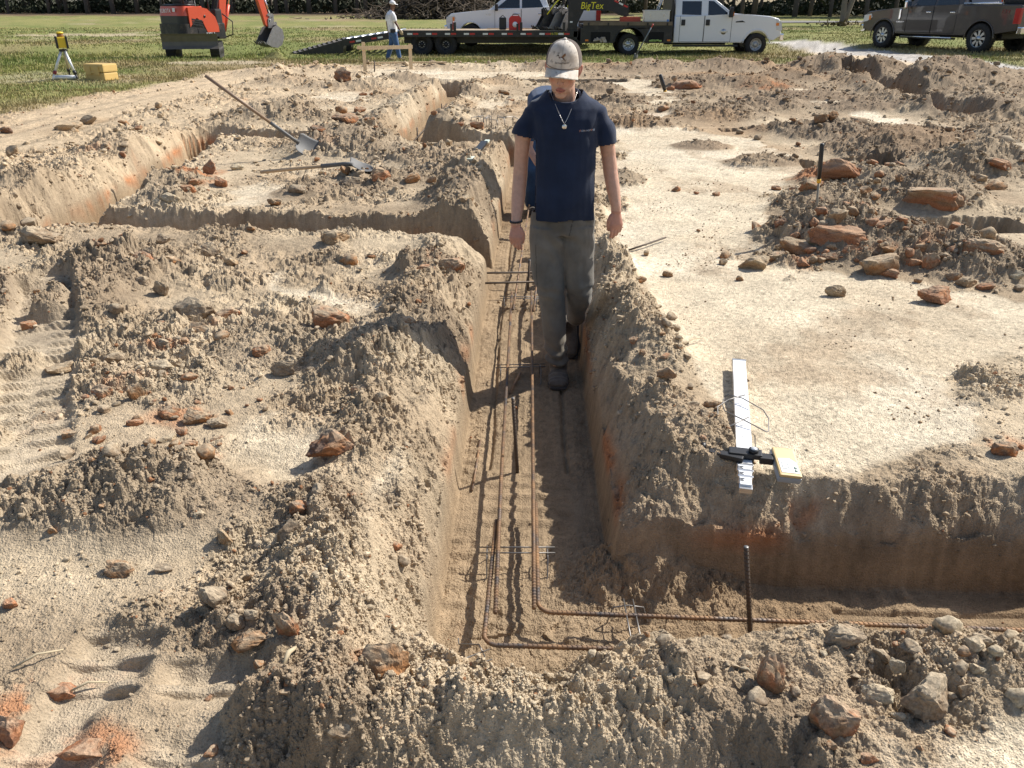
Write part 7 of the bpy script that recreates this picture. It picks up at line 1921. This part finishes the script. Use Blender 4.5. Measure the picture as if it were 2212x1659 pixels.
for k in range(3):
    b = MB(); b.box((3.98 + 0.18 * k, 0.014, 1.93 - 0.08 * k), (0.17, 0.008, 0.06), ry=0.38); b.build('reflector', M_TAPER if k % 2 == 0 else M_TAPEW, nk)
b = MB(); b.box((2.28, 0.02, 1.22), (0.10, 0.01, 0.05)); b.build('plate', M_WHITED, ri)
for sx in (-2.2, 0.35, 2.0):
    b = MB(); b.box((sx, -0.07, zt + 0.12), (0.10, 0.05, 0.34)); b.build('stake_post', M_BLACK, root)
    if sx < 1:
        b = MB(); b.box((sx - 0.14, -0.07, zt + 0.10), (0.08, 0.05, 0.28)); b.build('stake_post', M_BLACK, root)
tz = gz + zt + 0.01
def on_deck(x, y): return Vector((x, yt + y, tz))
t = thing('fuel_can', 'red plastic fuel can with a black spout on the trailer deck', 'fuel can', on_deck(0.12, 0.30))
b = MB(); b.prism([(-0.24, 0), (-0.24, 0.40), (-0.16, 0.50), (0.16, 0.50), (0.24, 0.42), (0.24, 0)], -0.14, 0.14, 'Y', bev=0.03); b.build('can', simple('red_plastic', (0.55, 0.02, 0.02), 0.4), t)
b = MB(); b.tube([(-0.10, 0, 0.49), (-0.08, 0, 0.56), (0.12, 0, 0.56), (0.14, 0, 0.49)], 0.02); b.build('handle', M_TRIM, t)
b = MB(); b.lathe([(0.001, 0), (0.10, 0), (0.10, 0.006), (0.001, 0.006)], 16, Matrix.Translation((0.0, -0.141, 0.20)) @ Matrix.Rotation(pi / 2, 4, 'X')); b.build('sticker', M_WHITED, t)
t = thing('battery_box', 'black moulded box with a carry strap left of the red fuel can', 'box', on_deck(-0.36, 0.35))
b = MB(); b.box((0, 0, 0.23), (0.28, 0.34, 0.44), bev=0.05); b.build('case', M_TRIM, t)
b = MB(); b.tube([(-0.10, 0, 0.44), (0.0, 0, 0.52), (0.10, 0, 0.44)], 0.015); b.build('handle', M_TRIM, t)
def dig_bucket(root, w, s, mat, teeth=4):
    """bucket hanging from its ears, opening to -X; local origin at the pin"""
    prof = [(0.10, 0.0), (0.36, -0.10), (0.44, -0.34), (0.34, -0.58), (0.12, -0.70), (-0.16, -0.70), (-0.42, -0.62)]
    inn = [(a * 0.93 - 0.01, c * 0.95 - 0.02) for a, c in prof]
    b = MB()
    ring = prof + inn[::-1]
    b.prism([(a * s, c * s) for a, c in ring], -w / 2, w / 2, 'Y')
    for q in (-1, 1): b.prism([(a * s, c * s) for a, c in prof + [(-0.10, -0.10)]], q * w / 2 - 0.012, q * w / 2 + 0.012, 'Y')
    o = b.build('shell', mat, root)
    b = MB()
    for k in range(teeth):
        yy = -w / 2 + 0.04 + (w - 0.08) * k / (teeth - 1)
        b.prism([(-0.36 * s, -0.62 * s), (-0.55 * s, -0.56 * s), (-0.40 * s, -0.68 * s)], yy - 0.03, yy + 0.03, 'Y')
    b.build('teeth', M_WORN, root)
    b = MB()
    for q in (-0.09, 0.09): b.prism([(-0.12 * s, -0.12 * s), (-0.14 * s, 0.16 * s), (-0.02 * s, 0.24 * s), (0.08 * s, 0.10 * s), (0.26 * s, 0.12 * s), (0.30 * s, -0.06 * s)], q - 0.015, q + 0.015, 'Y')
    b.tube([(-0.05 * s, -0.12, 0.12 * s), (-0.05 * s, 0.12, 0.12 * s)], 0.03); b.build('ears', mat, root)
for i, (bx, w_, s_, lab) in enumerate(((1.28, 0.3, 0.85, 'leftmost narrow digging bucket on the trailer deck'), (1.62, 0.45, 0.95, 'middle digging bucket of the three on the trailer deck'), (1.95, 0.5, 0.95, 'digging bucket nearest the trailer riser, with a round worn side'))):
    t = thing('digger_bucket', lab, 'digger bucket', on_deck(bx, 0.45) + Vector((0, 0, 0.70 * s_)), radians(25 + 10 * i), 'spare digger buckets on the trailer')
    dig_bucket(t, w_, s_, M_WORN if i else M_DIRTY)
b = MB(); b.tube([(0, 0, 0), (0.25, 0.1, 0.32), (0.55, 0.3, 0.62), (1.0, 0.4, 0.85)], 0.02); o = b.build('ratchet_strap', M_YELLOW); o.location = on_deck(1.35, 0.1) + Vector((0, 0, 0.55)); props(o, 'yellow ratchet strap slung over the spare digger buckets', 'strap')
b = MB(); b.box((0, 0, 0.02), (2.6, 0.12, 0.035), 0.02); o = b.build('timber', simple('fresh_pine', (0.66, 0.52, 0.34), 0.7)); o.location = on_deck(0.3, 1.55); props(o, 'pale timber lying on the trailer deck before the white pickup', 'timber')
b = MB(); b.lathe([(0.001, 0), (0.08, 0), (0.10, 0.12), (0.03, 0.2), (0.03, 0.3), (0.001, 0.3)], 14); o = b.build('pump_motor', simple('dull_red_iron', (0.30, 0.05, 0.03), 0.5)); o.location = on_deck(-2.3, 0.5); props(o, 'small dull red motor standing at the rear of the trailer deck', 'motor')
b = MB()
for k in range(6): b.tube([(0.1 * cos(k), 0.1 * sin(k), 0.05), (0.14 * cos(k + 1.2), 0.14 * sin(k + 1.2), 0.14), (0.1 * cos(k + 2.4), 0.1 * sin(k + 2.4), 0.05)], 0.03)
o = b.build('chain_heap', M_DIRTY); o.location = on_deck(0.90, 0.28); props(o, 'dark heap of chain between the fuel can and the buckets', 'chain')

# ---- orange mini digger
M0 = Vector((-11.75, 32.3, 0)); gz = ground_z(M0.x, M0.y, False)
und = radians(13); hb = radians(-36)
root = thing('mini_excavator', 'orange mini excavator with a black counterweight and dozer blade on the grass', 'excavator', (M0.x, M0.y, gz))
root.scale = (0.95, 0.95, 1.10)
def loc(az): return Matrix.Rotation(az, 4, 'Z')      # local +Y is forward
U = loc(und); T_ = loc(hb)
for s in (-1, 1):
    out = []
    for k in range(9): t = -pi / 2 + pi * k / 8; out.append((0.72 + 0.24 * cos(t), 0.25 + 0.24 * sin(t)))
    for k in range(9): t = pi / 2 + pi * k / 8; out.append((-0.72 + 0.24 * cos(t), 0.25 + 0.24 * sin(t)))
    b = MB(); b.prism(out, s * 0.80 - 0.17, s * 0.80 + 0.17, 'X', U)
    per = [(-0.72 + 0.16 * k, 0.495) for k in range(10)] + [(-0.72 + 0.16 * k, 0.005) for k in range(10)]
    for a, c in per: b.box((s * 0.80, a, c), (0.34, 0.06, 0.03), M=U)
    for sgn in (-1, 1):
        for k in range(7):
            t = pi / 2 - pi * k / 6; b.box((0, 0, 0), (0.34, 0.03, 0.06), M=U @ Matrix.Translation((s * 0.80, sgn * (0.72 + 0.245 * cos(t)), 0.25 + 0.245 * sin(t))) @ Matrix.Rotation(sgn * t, 4, 'X'))
    tr = b.build('track', M_RUBBER, root)
    b = MB()
    for k in range(5): b.lathe([(0.12, -0.175), (0.12, 0.175)], 14, U @ Matrix.Translation((s * 0.80, -0.64 + 0.32 * k, 0.22)) @ Matrix.Rotation(pi / 2, 4, 'Y'))
    b.build('rollers', M_DIRTY, tr)
b = MB(); b.box((0, 0, 0.42), (1.3, 1.0, 0.26), M=U); b.lathe([(0.5, 0.5), (0.5, 0.66)], 24, U); b.build('undercarriage', M_DIRTY, root)
bl = [(0.10, 0.0), (0.02, 0.10), (0.0, 0.22), (0.05, 0.40), (0.09, 0.46), (0.06, 0.46), (-0.03, 0.22), (-0.01, 0.09), (0.07, 0.0)]
b = MB(); b.prism([(-1.28 - a, c + 0.32) for a, c in bl], -1.0, 1.0, 'X', U)
for s in (-1, 1): b.box((s * 0.42, -0.98, 0.38), (0.10, 0.62, 0.14), M=U)
b.build('dozer_blade', simple('scraped_blade', (0.13, 0.115, 0.10), 0.5, 0.4, 0.3, 5, dirt=(0.20, 0.15, 0.11), dirt_amt=0.4), root)
# slewing upper: counterweight, engine cover, seat, canopy posts
def round_rear(hw, y0, y1, n=12, rr=0.32):
    pts = [(-hw, y1)]
    for k in range(n + 1):
        t = pi + (pi / 2) * k / n; pts.append((-hw + rr + rr * cos(t), y0 + rr * 0.75 + rr * 0.75 * sin(t)))
    for k in range(n + 1):
        t = 1.5 * pi + (pi / 2) * k / n; pts.append((hw - rr + rr * cos(t), y0 + rr * 0.75 + rr * 0.75 * sin(t)))
    pts.append((hw, y1)); return pts
rr_ = round_rear(0.80, -0.98, 0.15)
b = MB(); b.prism(rr_, 0.66, 1.06, 'Z', T_, bev=0.05, top=[(a * 1.01, c * 1.01) for a, c in rr_]); b.build('counterweight', M_DIRTY, root)
r2 = [(a * 0.955, c * 0.94) for a, c in round_rear(0.80, -0.98, 0.10)]
b = MB(); b.prism(r2, 1.055, 1.30, 'Z', T_, bev=0.02); b.build('rear_grille', M_BLACK, root)
r3 = [(a * 0.965, c * 0.95) for a, c in round_rear(0.80, -0.98, 0.05)]
b = MB(); b.prism(r3, 1.295, 1.58, 'Z', T_, bev=0.06, top=[(a * 0.93, c * 0.93) for a, c in r3]); hood = b.build('engine_cover', M_ORANGE, root)
sidep = [(-0.62, 0.96), (-0.62, 1.54), (-0.20, 1.58), (0.20, 1.50), (0.52, 1.26), (0.62, 0.96), (0.62, 0.80), (0.10, 0.80), (-0.05, 1.10), (-0.30, 1.24)]
b = MB(); b.prism(sidep, 0.10, 0.825, 'X', T_, bev=0.06); sd_ = b.build('side_cover', M_ORANGE, root)
b = MB(); b.box((0.0, 0.30, 0.76), (1.55, 1.15, 0.20), M=T_, bev=0.03); b.prism([(-0.30, 0.66), (-0.30, 0.92), (0.85, 0.86), (0.92, 0.66)], 0.60, 0.815, 'X', T_, bev=0.03); dk = b.build('swing_deck', M_BLACK, root)
b = MB()
for k in range(3): b.prism([(-0.52, 1.22 - 0.07 * k), (-0.10, 1.17 - 0.07 * k), (-0.02, 1.11 - 0.07 * k), (-0.52, 1.17 - 0.07 * k)], 0.822, 0.832, 'X', T_)
b.build('louvres', M_BLACK, sd_)
b = MB(); b.box((-0.25, -0.05, 1.66), (0.56, 0.55, 0.16), M=T_, bev=0.05); b.box((-0.25, -0.34, 2.0), (0.54, 0.14, 0.60), M=T_, bev=0.05); b.build('seat', M_TRIM, root)
b = MB()
for a, c in ((-0.72, -0.62), (0.60, -0.62), (-0.72, 0.62), (0.45, 0.55)): b.tube([T_ @ Vector((a, c, 1.0 if c > 0 else 1.55)), T_ @ Vector((a, c, 2.42))], 0.035)
b.tube([T_ @ Vector((-0.6, -0.70, 1.61)), T_ @ Vector((0.62, -0.70, 1.61)), T_ @ Vector((0.66, -0.2, 1.61))], 0.03)
for q in (-0.5, 0.02): b.tube([T_ @ Vector((q, 0.30, 1.0)), T_ @ Vector((q, 0.25, 1.75))], 0.025)
cn = b.build('canopy_frame', M_BLACK, root)
b = MB(); b.box((-0.08, 0, 2.46), (1.5, 1.6, 0.08), M=T_, bev=0.03); b.build('canopy_roof', M_BLACK, root)
DT = T_ @ Matrix.Translation((-0.12, -0.965, 1.44)) @ DEC
decal('KUBOTA', 0.17, DT, M_WHITED, hood)
decal('KX91-3', 0.12, T_ @ Matrix.Translation((0.824, 0.22, 0.75)) @ Matrix.Rotation(pi / 2, 4, 'Z') @ DEC, M_WHITED, dk)
b = MB(); b.box((0.40, -0.945, 1.47), (0.14, 0.012, 0.11), M=T_); b.build('white_label', M_WHITED, hood)
b = MB(); b.lathe([(0.001, 0), (0.045, 0), (0.045, 0.01), (0.001, 0.01)], 12, T_ @ Matrix.Translation((0.826, 0.05, 1.28)) @ Matrix.Rotation(pi / 2, 4, 'Y')); b.build('filler_cap', M_BLACK, sd_)
# boom, stick, bucket in the plane x=0.20
def arm_plate(pts, w, x=0.25): 
    b = MB(); b.prism(pts, x - w / 2, x + w / 2, 'X', T_, bev=0.015); return b
b = MB(); b.box((0.25, 1.02, 0.82), (0.36, 0.34, 0.50), M=T_, bev=0.04); b.build('swing_post', M_DIRTY, root)
b = arm_plate([(1.02, 0.80), (1.22, 0.88), (1.52, 1.95), (2.15, 2.95), (2.78, 3.22), (2.72, 3.36), (2.0, 3.20), (1.22, 2.10), (1.0, 1.0)], 0.20); bm_ = b.build('boom', M_ORANGE, root)
b = MB(); b.tube([T_ @ Vector((0.25, 1.28, 0.80)), T_ @ Vector((0.25, 1.62, 1.62))], 0.06); bc = b.build('boom_cylinder', M_ORANGE, bm_)
b = MB(); b.tube([T_ @ Vector((0.25, 1.62, 1.62)), T_ @ Vector((0.25, 1.86, 2.20))], 0.035); b.build('piston_rod', M_CHROME, bm_)
b = MB()
for q in (0.10, 0.16, 0.34, 0.40):
    b.tube([T_ @ Vector((q, 0.92, 1.0)), T_ @ Vector((q - 0.03, 0.95, 1.5)), T_ @ Vector((q, 1.15, 2.05)), T_ @ Vector((q, 1.9, 3.2))], 0.022)
b.tube([T_ @ Vector((0.40, 1.15, 1.35)), T_ @ Vector((0.52, 1.5, 1.1)), T_ @ Vector((0.50, 1.45, 0.7)), T_ @ Vector((0.36, 1.1, 0.6))], 0.022)
b.box((0.25, 0.98, 1.25), (0.34, 0.30, 0.5), M=T_, bev=0.06); b.build('hydraulic_hose', M_TRIM, bm_)
b = arm_plate([(2.52, 3.40), (2.72, 3.52), (3.05, 2.6), (3.52, 0.98), (3.40, 0.90), (3.26, 0.96), (2.80, 2.4)], 0.17); st = b.build('stick', M_ORANGE, root)
b = MB(); b.tube([T_ @ Vector((0.25, 3.02, 3.0)), T_ @ Vector((0.25, 3.40, 1.85))], 0.05); b.build('bucket_cylinder', M_ORANGE, st)
b = MB(); b.tube([T_ @ Vector((0.25, 3.40, 1.85)), T_ @ Vector((0.25, 3.58, 1.35))], 0.03); b.build('piston_rod', M_CHROME, st)
b = MB(); b.prism([(3.34, 1.30), (3.44, 1.36), (3.64, 1.34), (3.66, 1.24), (3.5, 1.22)], 0.14, 0.36, 'X', T_); b.prism([(3.58, 1.34), (3.72, 1.30), (3.66, 0.92), (3.54, 0.94)], 0.17, 0.33, 'X', T_); b.build('bucket_link', M_WORN, st)
bk = bpy.data.objects.new('bucket', None); COL.objects.link(bk); bk.parent = root
dig_bucket(bk, 0.62, 1.0, M_WORN, 5)
bk.matrix_local = T_ @ Matrix.Translation((0.25, 3.50, 0.98)) @ Matrix.Rotation(pi / 2, 4, 'Z') @ Matrix.Rotation(radians(8), 4, 'Y') @ Matrix.Scale(1.08, 4)

# ================================================================== wood, brush pile, far road, grass
M_BARK = simple('pine_bark', (0.115, 0.090, 0.070), 0.9, 0, 0.35, 5, bump=0.8, bscale=12)
M_LEAFD = simple('dark_foliage', (0.040, 0.055, 0.020), 0.8, 0, 0.5, 2)
M_LEAFU = simple('undergrowth_leaves', (0.030, 0.038, 0.016), 0.85, 0, 0.6, 1.0)
def leaf_cloud(n, place, size, seed):
    r = np.random.default_rng(seed)
    P = place(r, n)
    a = r.normal(size=(n, 3)); a /= np.linalg.norm(a, axis=1)[:, None]
    b_ = r.normal(size=(n, 3)); b_ -= a * (a * b_).sum(1)[:, None]; b_ /= np.linalg.norm(b_, axis=1)[:, None]
    s = size * r.uniform(0.5, 1.4, n)[:, None]
    V = np.stack([P - a * s, P + b_ * s * 0.45, P + a * s, P - b_ * s * 0.45], 1).reshape(-1, 3)
    F = np.arange(4 * n).reshape(n, 4)
    return V, F
def tree_proto(k):
    r = random.Random(k); h = r.uniform(13, 17)
    b = MB(); pts = []; x = y = 0
    for i in range(9):
        f = i / 8; x += r.uniform(-.10, .10); y += r.uniform(-.08, .08); pts.append((x, y, -0.3 + h * f))
    b.tube(pts, [0.24 * (1 - 0.8 * i / 8) + 0.02 for i in range(9)], 9)
    for q in range(16):
        z = h * r.uniform(0.42, 0.97); a = r.uniform(0, 6.28); L = (1 - z / h) * 3.2 + 0.8; i = int(z / h * 8)
        b.tube([(pts[i][0], pts[i][1], z), (pts[i][0] + cos(a) * L * 0.5, pts[i][1] + sin(a) * L * 0.5, z + 0.25), (pts[i][0] + cos(a) * L, pts[i][1] + sin(a) * L, z + 0.2)], [0.06, 0.04, 0.015], 5)
    for q in range(4):
        z = h * r.uniform(0.08, 0.3); a = r.uniform(0, 6.28); b.tube([(0, 0, z), (cos(a) * 0.9, sin(a) * 0.9, z + 0.2)], [0.03, 0.008], 4)
    trunk = b.mesh('trunk')
    def place(rg, n):
        ncl = 60; cz = h * rg.uniform(0.38, 1.0, ncl); rad = (1 - cz / h) * 3.0 + 0.7; an = rg.uniform(0, 6.28, ncl); rr = rad * np.sqrt(rg.uniform(0, 1, ncl))
        ctr = np.stack([rr * np.cos(an), rr * np.sin(an), cz], 1)
        return ctr[rg.integers(0, ncl, n)] + rg.normal(size=(n, 3)) * np.array([0.6, 0.6, 0.4])
    V, F = leaf_cloud(1500, place, 0.26, k)
    return trunk, np_mesh('crown', V, F, False)
PROTO = [tree_proto(40 + k) for k in range(5)]
rt = random.Random(99); nt_ = 0
row = []
for x in np.arange(-96, 108, 2.35): row.append((x + rt.uniform(-.9, .9), 114 + rt.uniform(-2.5, 3)))
for x in np.arange(-100, 112, 4.0): row.append((x + rt.uniform(-1.5, 1.5), 121 + rt.uniform(-3, 3)))
for x in np.arange(-100, 112, 6.0): row.append((x + rt.uniform(-2, 2), 131 + rt.uniform(-3, 3)))
for (x, y) in row:
    if x > 20: y -= 22                      # the wood comes nearer beyond the road on the right
    tk, cr = PROTO[rt.randrange(5)]
    o = thing('pine_tree', 'tall thin trunked tree in the dark wood along the far edge of the field', 'tree', (x, y, ground_z(x, y, False)), rt.uniform(0, 6.28), 'trees of the dark wood beyond the field')
    s = rt.uniform(0.8, 1.2); o.scale = (s * rt.uniform(.8, 1.2), s * rt.uniform(.8, 1.2), s)
    link('trunk', tk, M_BARK if not tk.materials else None, o); link('crown', cr, M_LEAFD if not cr.materials else None, o)
def under(rg, n):
    x = rg.uniform(-105, 118, n); y = 117 + rg.uniform(0, 16, n) ** 1.0 - np.where(x > 20, 22, 0)
    z = ground_base(x, y) + np.abs(rg.normal(size=n)) * 1.5 * np.clip(0.8 + 1.2 * fbm(x * 0.15, y * 0.1, 3, 601), 0.2, 2) + 0.1
    return np.stack([x, y, z], 1)
V, F = leaf_cloud(52000, under, 0.34, 5)
o = link('undergrowth', np_mesh('undergrowth', V, F, False), M_LEAFU); props(o, kind='stuff')
# lone forked tree standing forward of the wood by the road
gx, gy = 24.2, 64.5; o = thing('forked_tree', 'grey forked tree standing forward of the wood near the far road', 'tree', (gx, gy, ground_z(gx, gy, False)))
b = MB(); b.tube([(0, 0, -0.2), (0.0, 0, 0.5), (-0.10, 0, 1.6), (-0.05, 0.1, 3.2), (-0.6, 0, 5.5), (-0.9, 0, 8)], [0.32, 0.24, 0.19, 0.17, 0.12, 0.05], 10)
b.tube([(0.05, 0, 0.2), (0.22, 0, 0.9), (0.50, 0, 1.9), (0.85, 0, 3.4), (1.5, 0.2, 5.6), (1.7, 0.2, 7.5)], [0.26, 0.21, 0.18, 0.15, 0.10, 0.04], 10)
b.tube([(-0.05, 0.1, 3.2), (0.5, 0.6, 5.0), (0.8, 1.0, 6.6)], [0.10, 0.07, 0.03], 7)
b.build('trunk', simple('grey_bark', (0.20, 0.165, 0.135), 0.9, 0, 0.35, 6, bump=0.8, bscale=14), o)
def fcrown(rg, n):
    c = rg.normal(size=(40, 3)) * np.array([1.7, 1.7, 1.5]) + np.array([0.3, 0.2, 6.4]); return c[rg.integers(0, 40, n)] + rg.normal(size=(n, 3)) * 0.45
V, F = leaf_cloud(2600, fcrown, 0.16, 77); link('crown', np_mesh('crown', V, F, False), simple('autumn_leaves', (0.16, 0.10, 0.03), 0.8, 0, 0.6, 2), o)
def tuft(rg, n): return np.stack([rg.normal(0, 1.0, n), rg.normal(0, 0.4, n), np.abs(rg.normal(0, 0.16, n))], 1)
V, F = leaf_cloud(160, tuft, 0.14, 78); t = link('weeds', np_mesh('weeds', V, F, False), simple('weed_leaves', (0.14, 0.10, 0.04), 0.8, 0, 0.5, 4)); t.location = (gx - 0.4, gy - 0.4, ground_z(gx, gy, False) + 0.05); props(t, kind='stuff')
# heap of cut brushwood
bx, by = -6.8, 84.0; gz = ground_z(bx, by, False)
o = thing('brush_pile', 'grey brown heap of cut brushwood before the dark wood', 'brush pile', (bx, by, gz))
b = MB(); r = random.Random(5)
for k in range(900):
    px = r.gauss(0, 3.6); py = r.gauss(0, 1.4); top = 3.4 * math.exp(-(px / 5.2) ** 2 - (py / 2.4) ** 2)
    z = r.uniform(0, top) + 0.1; a = r.uniform(0, 6.28); L = r.uniform(0.8, 2.6); e = r.uniform(-0.5, 0.7)
    p0 = Vector((px, py, z)); d = Vector((cos(a) * cos(e), sin(a) * cos(e) * 0.7, sin(e)))
    p1 = p0 + d * L * 0.5 + Vector((r.uniform(-.15, .15), 0, r.uniform(-.15, .15))); p2 = p0 + d * L + Vector((r.uniform(-.3, .3), 0, r.uniform(-.3, .1)))
    rad = r.uniform(0.012, 0.05)
    b.tube([p0, p1, p2], [rad, rad * 0.7, rad * 0.3], 4, False)
b.build('branches', simple('dead_wood', (0.15, 0.115, 0.085), 0.9, 0, 0.5, 3), o)
def bcore(rg, n):
    x = rg.normal(0, 3.2, n); y = rg.normal(0, 1.0, n); z = rg.uniform(0, 1, n) * 2.9 * np.exp(-(x / 5.0) ** 2 - (y / 2.2) ** 2); return np.stack([x, y, z], 1)
V, F = leaf_cloud(3000, bcore, 0.26, 79); link('dead_leaves', np_mesh('dead_leaves', V, F, False), simple('dead_leaf', (0.075, 0.058, 0.042), 0.9, 0, 0.5, 2), o)
# far road on the right
xs = np.linspace(2, 120, 60); yc = 74 + 0.02 * (xs - 20); V = []; F = []
for i, (x, y) in enumerate(zip(xs, yc)):
    for q in (-2.4, 2.4): V.append((x, y + q, float(ground_base(np.array(x), np.array(y + q))) + 0.05))
for i in range(len(xs) - 1): F.append((2 * i, 2 * i + 2, 2 * i + 3, 2 * i + 1))
o = link('far_road', np_mesh('far_road', V, F, True), simple('old_asphalt', (0.17, 0.165, 0.155), 0.9, 0, 0.15, 2)); props(o, kind='structure')

def grass_blades():
    r = np.random.default_rng(17); n = 520000
    px = r.uniform(-30, 1054, n); py = r.uniform(16, 150, n) ; 
    u = (px - 512) / FPX; v = (384 - py) / FPX
    t = 1.68 / (SP - CP * v); t = np.where(t < 0, 999, t)
    x = u * t; y = (CP + SP * v) * t
    ok = (y < 62) & (y > 8); x, y = x[ok], y[ok]
    T = terrain_full(x, y, True, x * 0 + 0.05)
    dens = np.clip(0.75 + 1.6 * fbm(x * 0.7, y * 0.5, 3, 611), 0.4, 1.0)
    C = ground_colour(x, y, T)
    keep = r.uniform(0, 1, len(x)) < np.clip((T['grass'] - 0.12) * 1.25, 0, 1) * (1 - T['gravel']) * dens * (1 - 0.9 * T['bare'])
    idx = np.flatnonzero(keep); x, y, z, C = x[idx], y[idx], T['z'][idx], C[idx]
    m = len(x); tt = np.sqrt(x * x + y * y)
    h = r.uniform(0.025, 0.075, m) * (1 + 1.5 * np.clip(fbm(x * 0.5, y * 0.4, 3, 612), 0, 1)) * np.where((y > 27) & (y < 35), 1.45, 1.0)
    w = np.maximum(0.006, tt / FPX * 0.42)
    a = r.uniform(0, 6.283, m); lean = r.normal(0, 0.5, m) * h; la = r.uniform(0, 6.283, m)
    base = np.stack([x, y, z - 0.005], 1); dx = np.stack([np.cos(a) * w, np.sin(a) * w * 0.6, np.zeros(m)], 1)
    tip = base + np.stack([np.cos(la) * lean, np.sin(la) * lean, h], 1)
    V = np.stack([base - dx, base + dx, tip], 1).reshape(-1, 3); F = np.arange(3 * m).reshape(m, 3)
    c = C * r.uniform(0.9, 1.7, m)[:, None]
    dry = r.uniform(0, 1, m) < 0.30 + 0.5 * np.clip(fbm(x * 0.3, y * 0.25, 3, 613) * 1.3, -0.3, 0.6)
    c = np.where(dry[:, None], np.array([0.42, 0.34, 0.16]) * r.uniform(0.6, 1.2, m)[:, None], c * np.array([1.0, 1.05, 0.9]))
    me = np_mesh('grass', V, F, False, np.clip(np.repeat(c, 3, 0), 0.01, 0.6))
    mt = attr_mat('grass_blade', 0.75, 0.2, 0, 0, var=0.15, vscale=3)
    pn = mt.node_tree.nodes['Principled BSDF']; pn.inputs['Transmission Weight'].default_value = 0.0
    o = link('grass', me, mt); props(o, kind='stuff')
grass_blades()
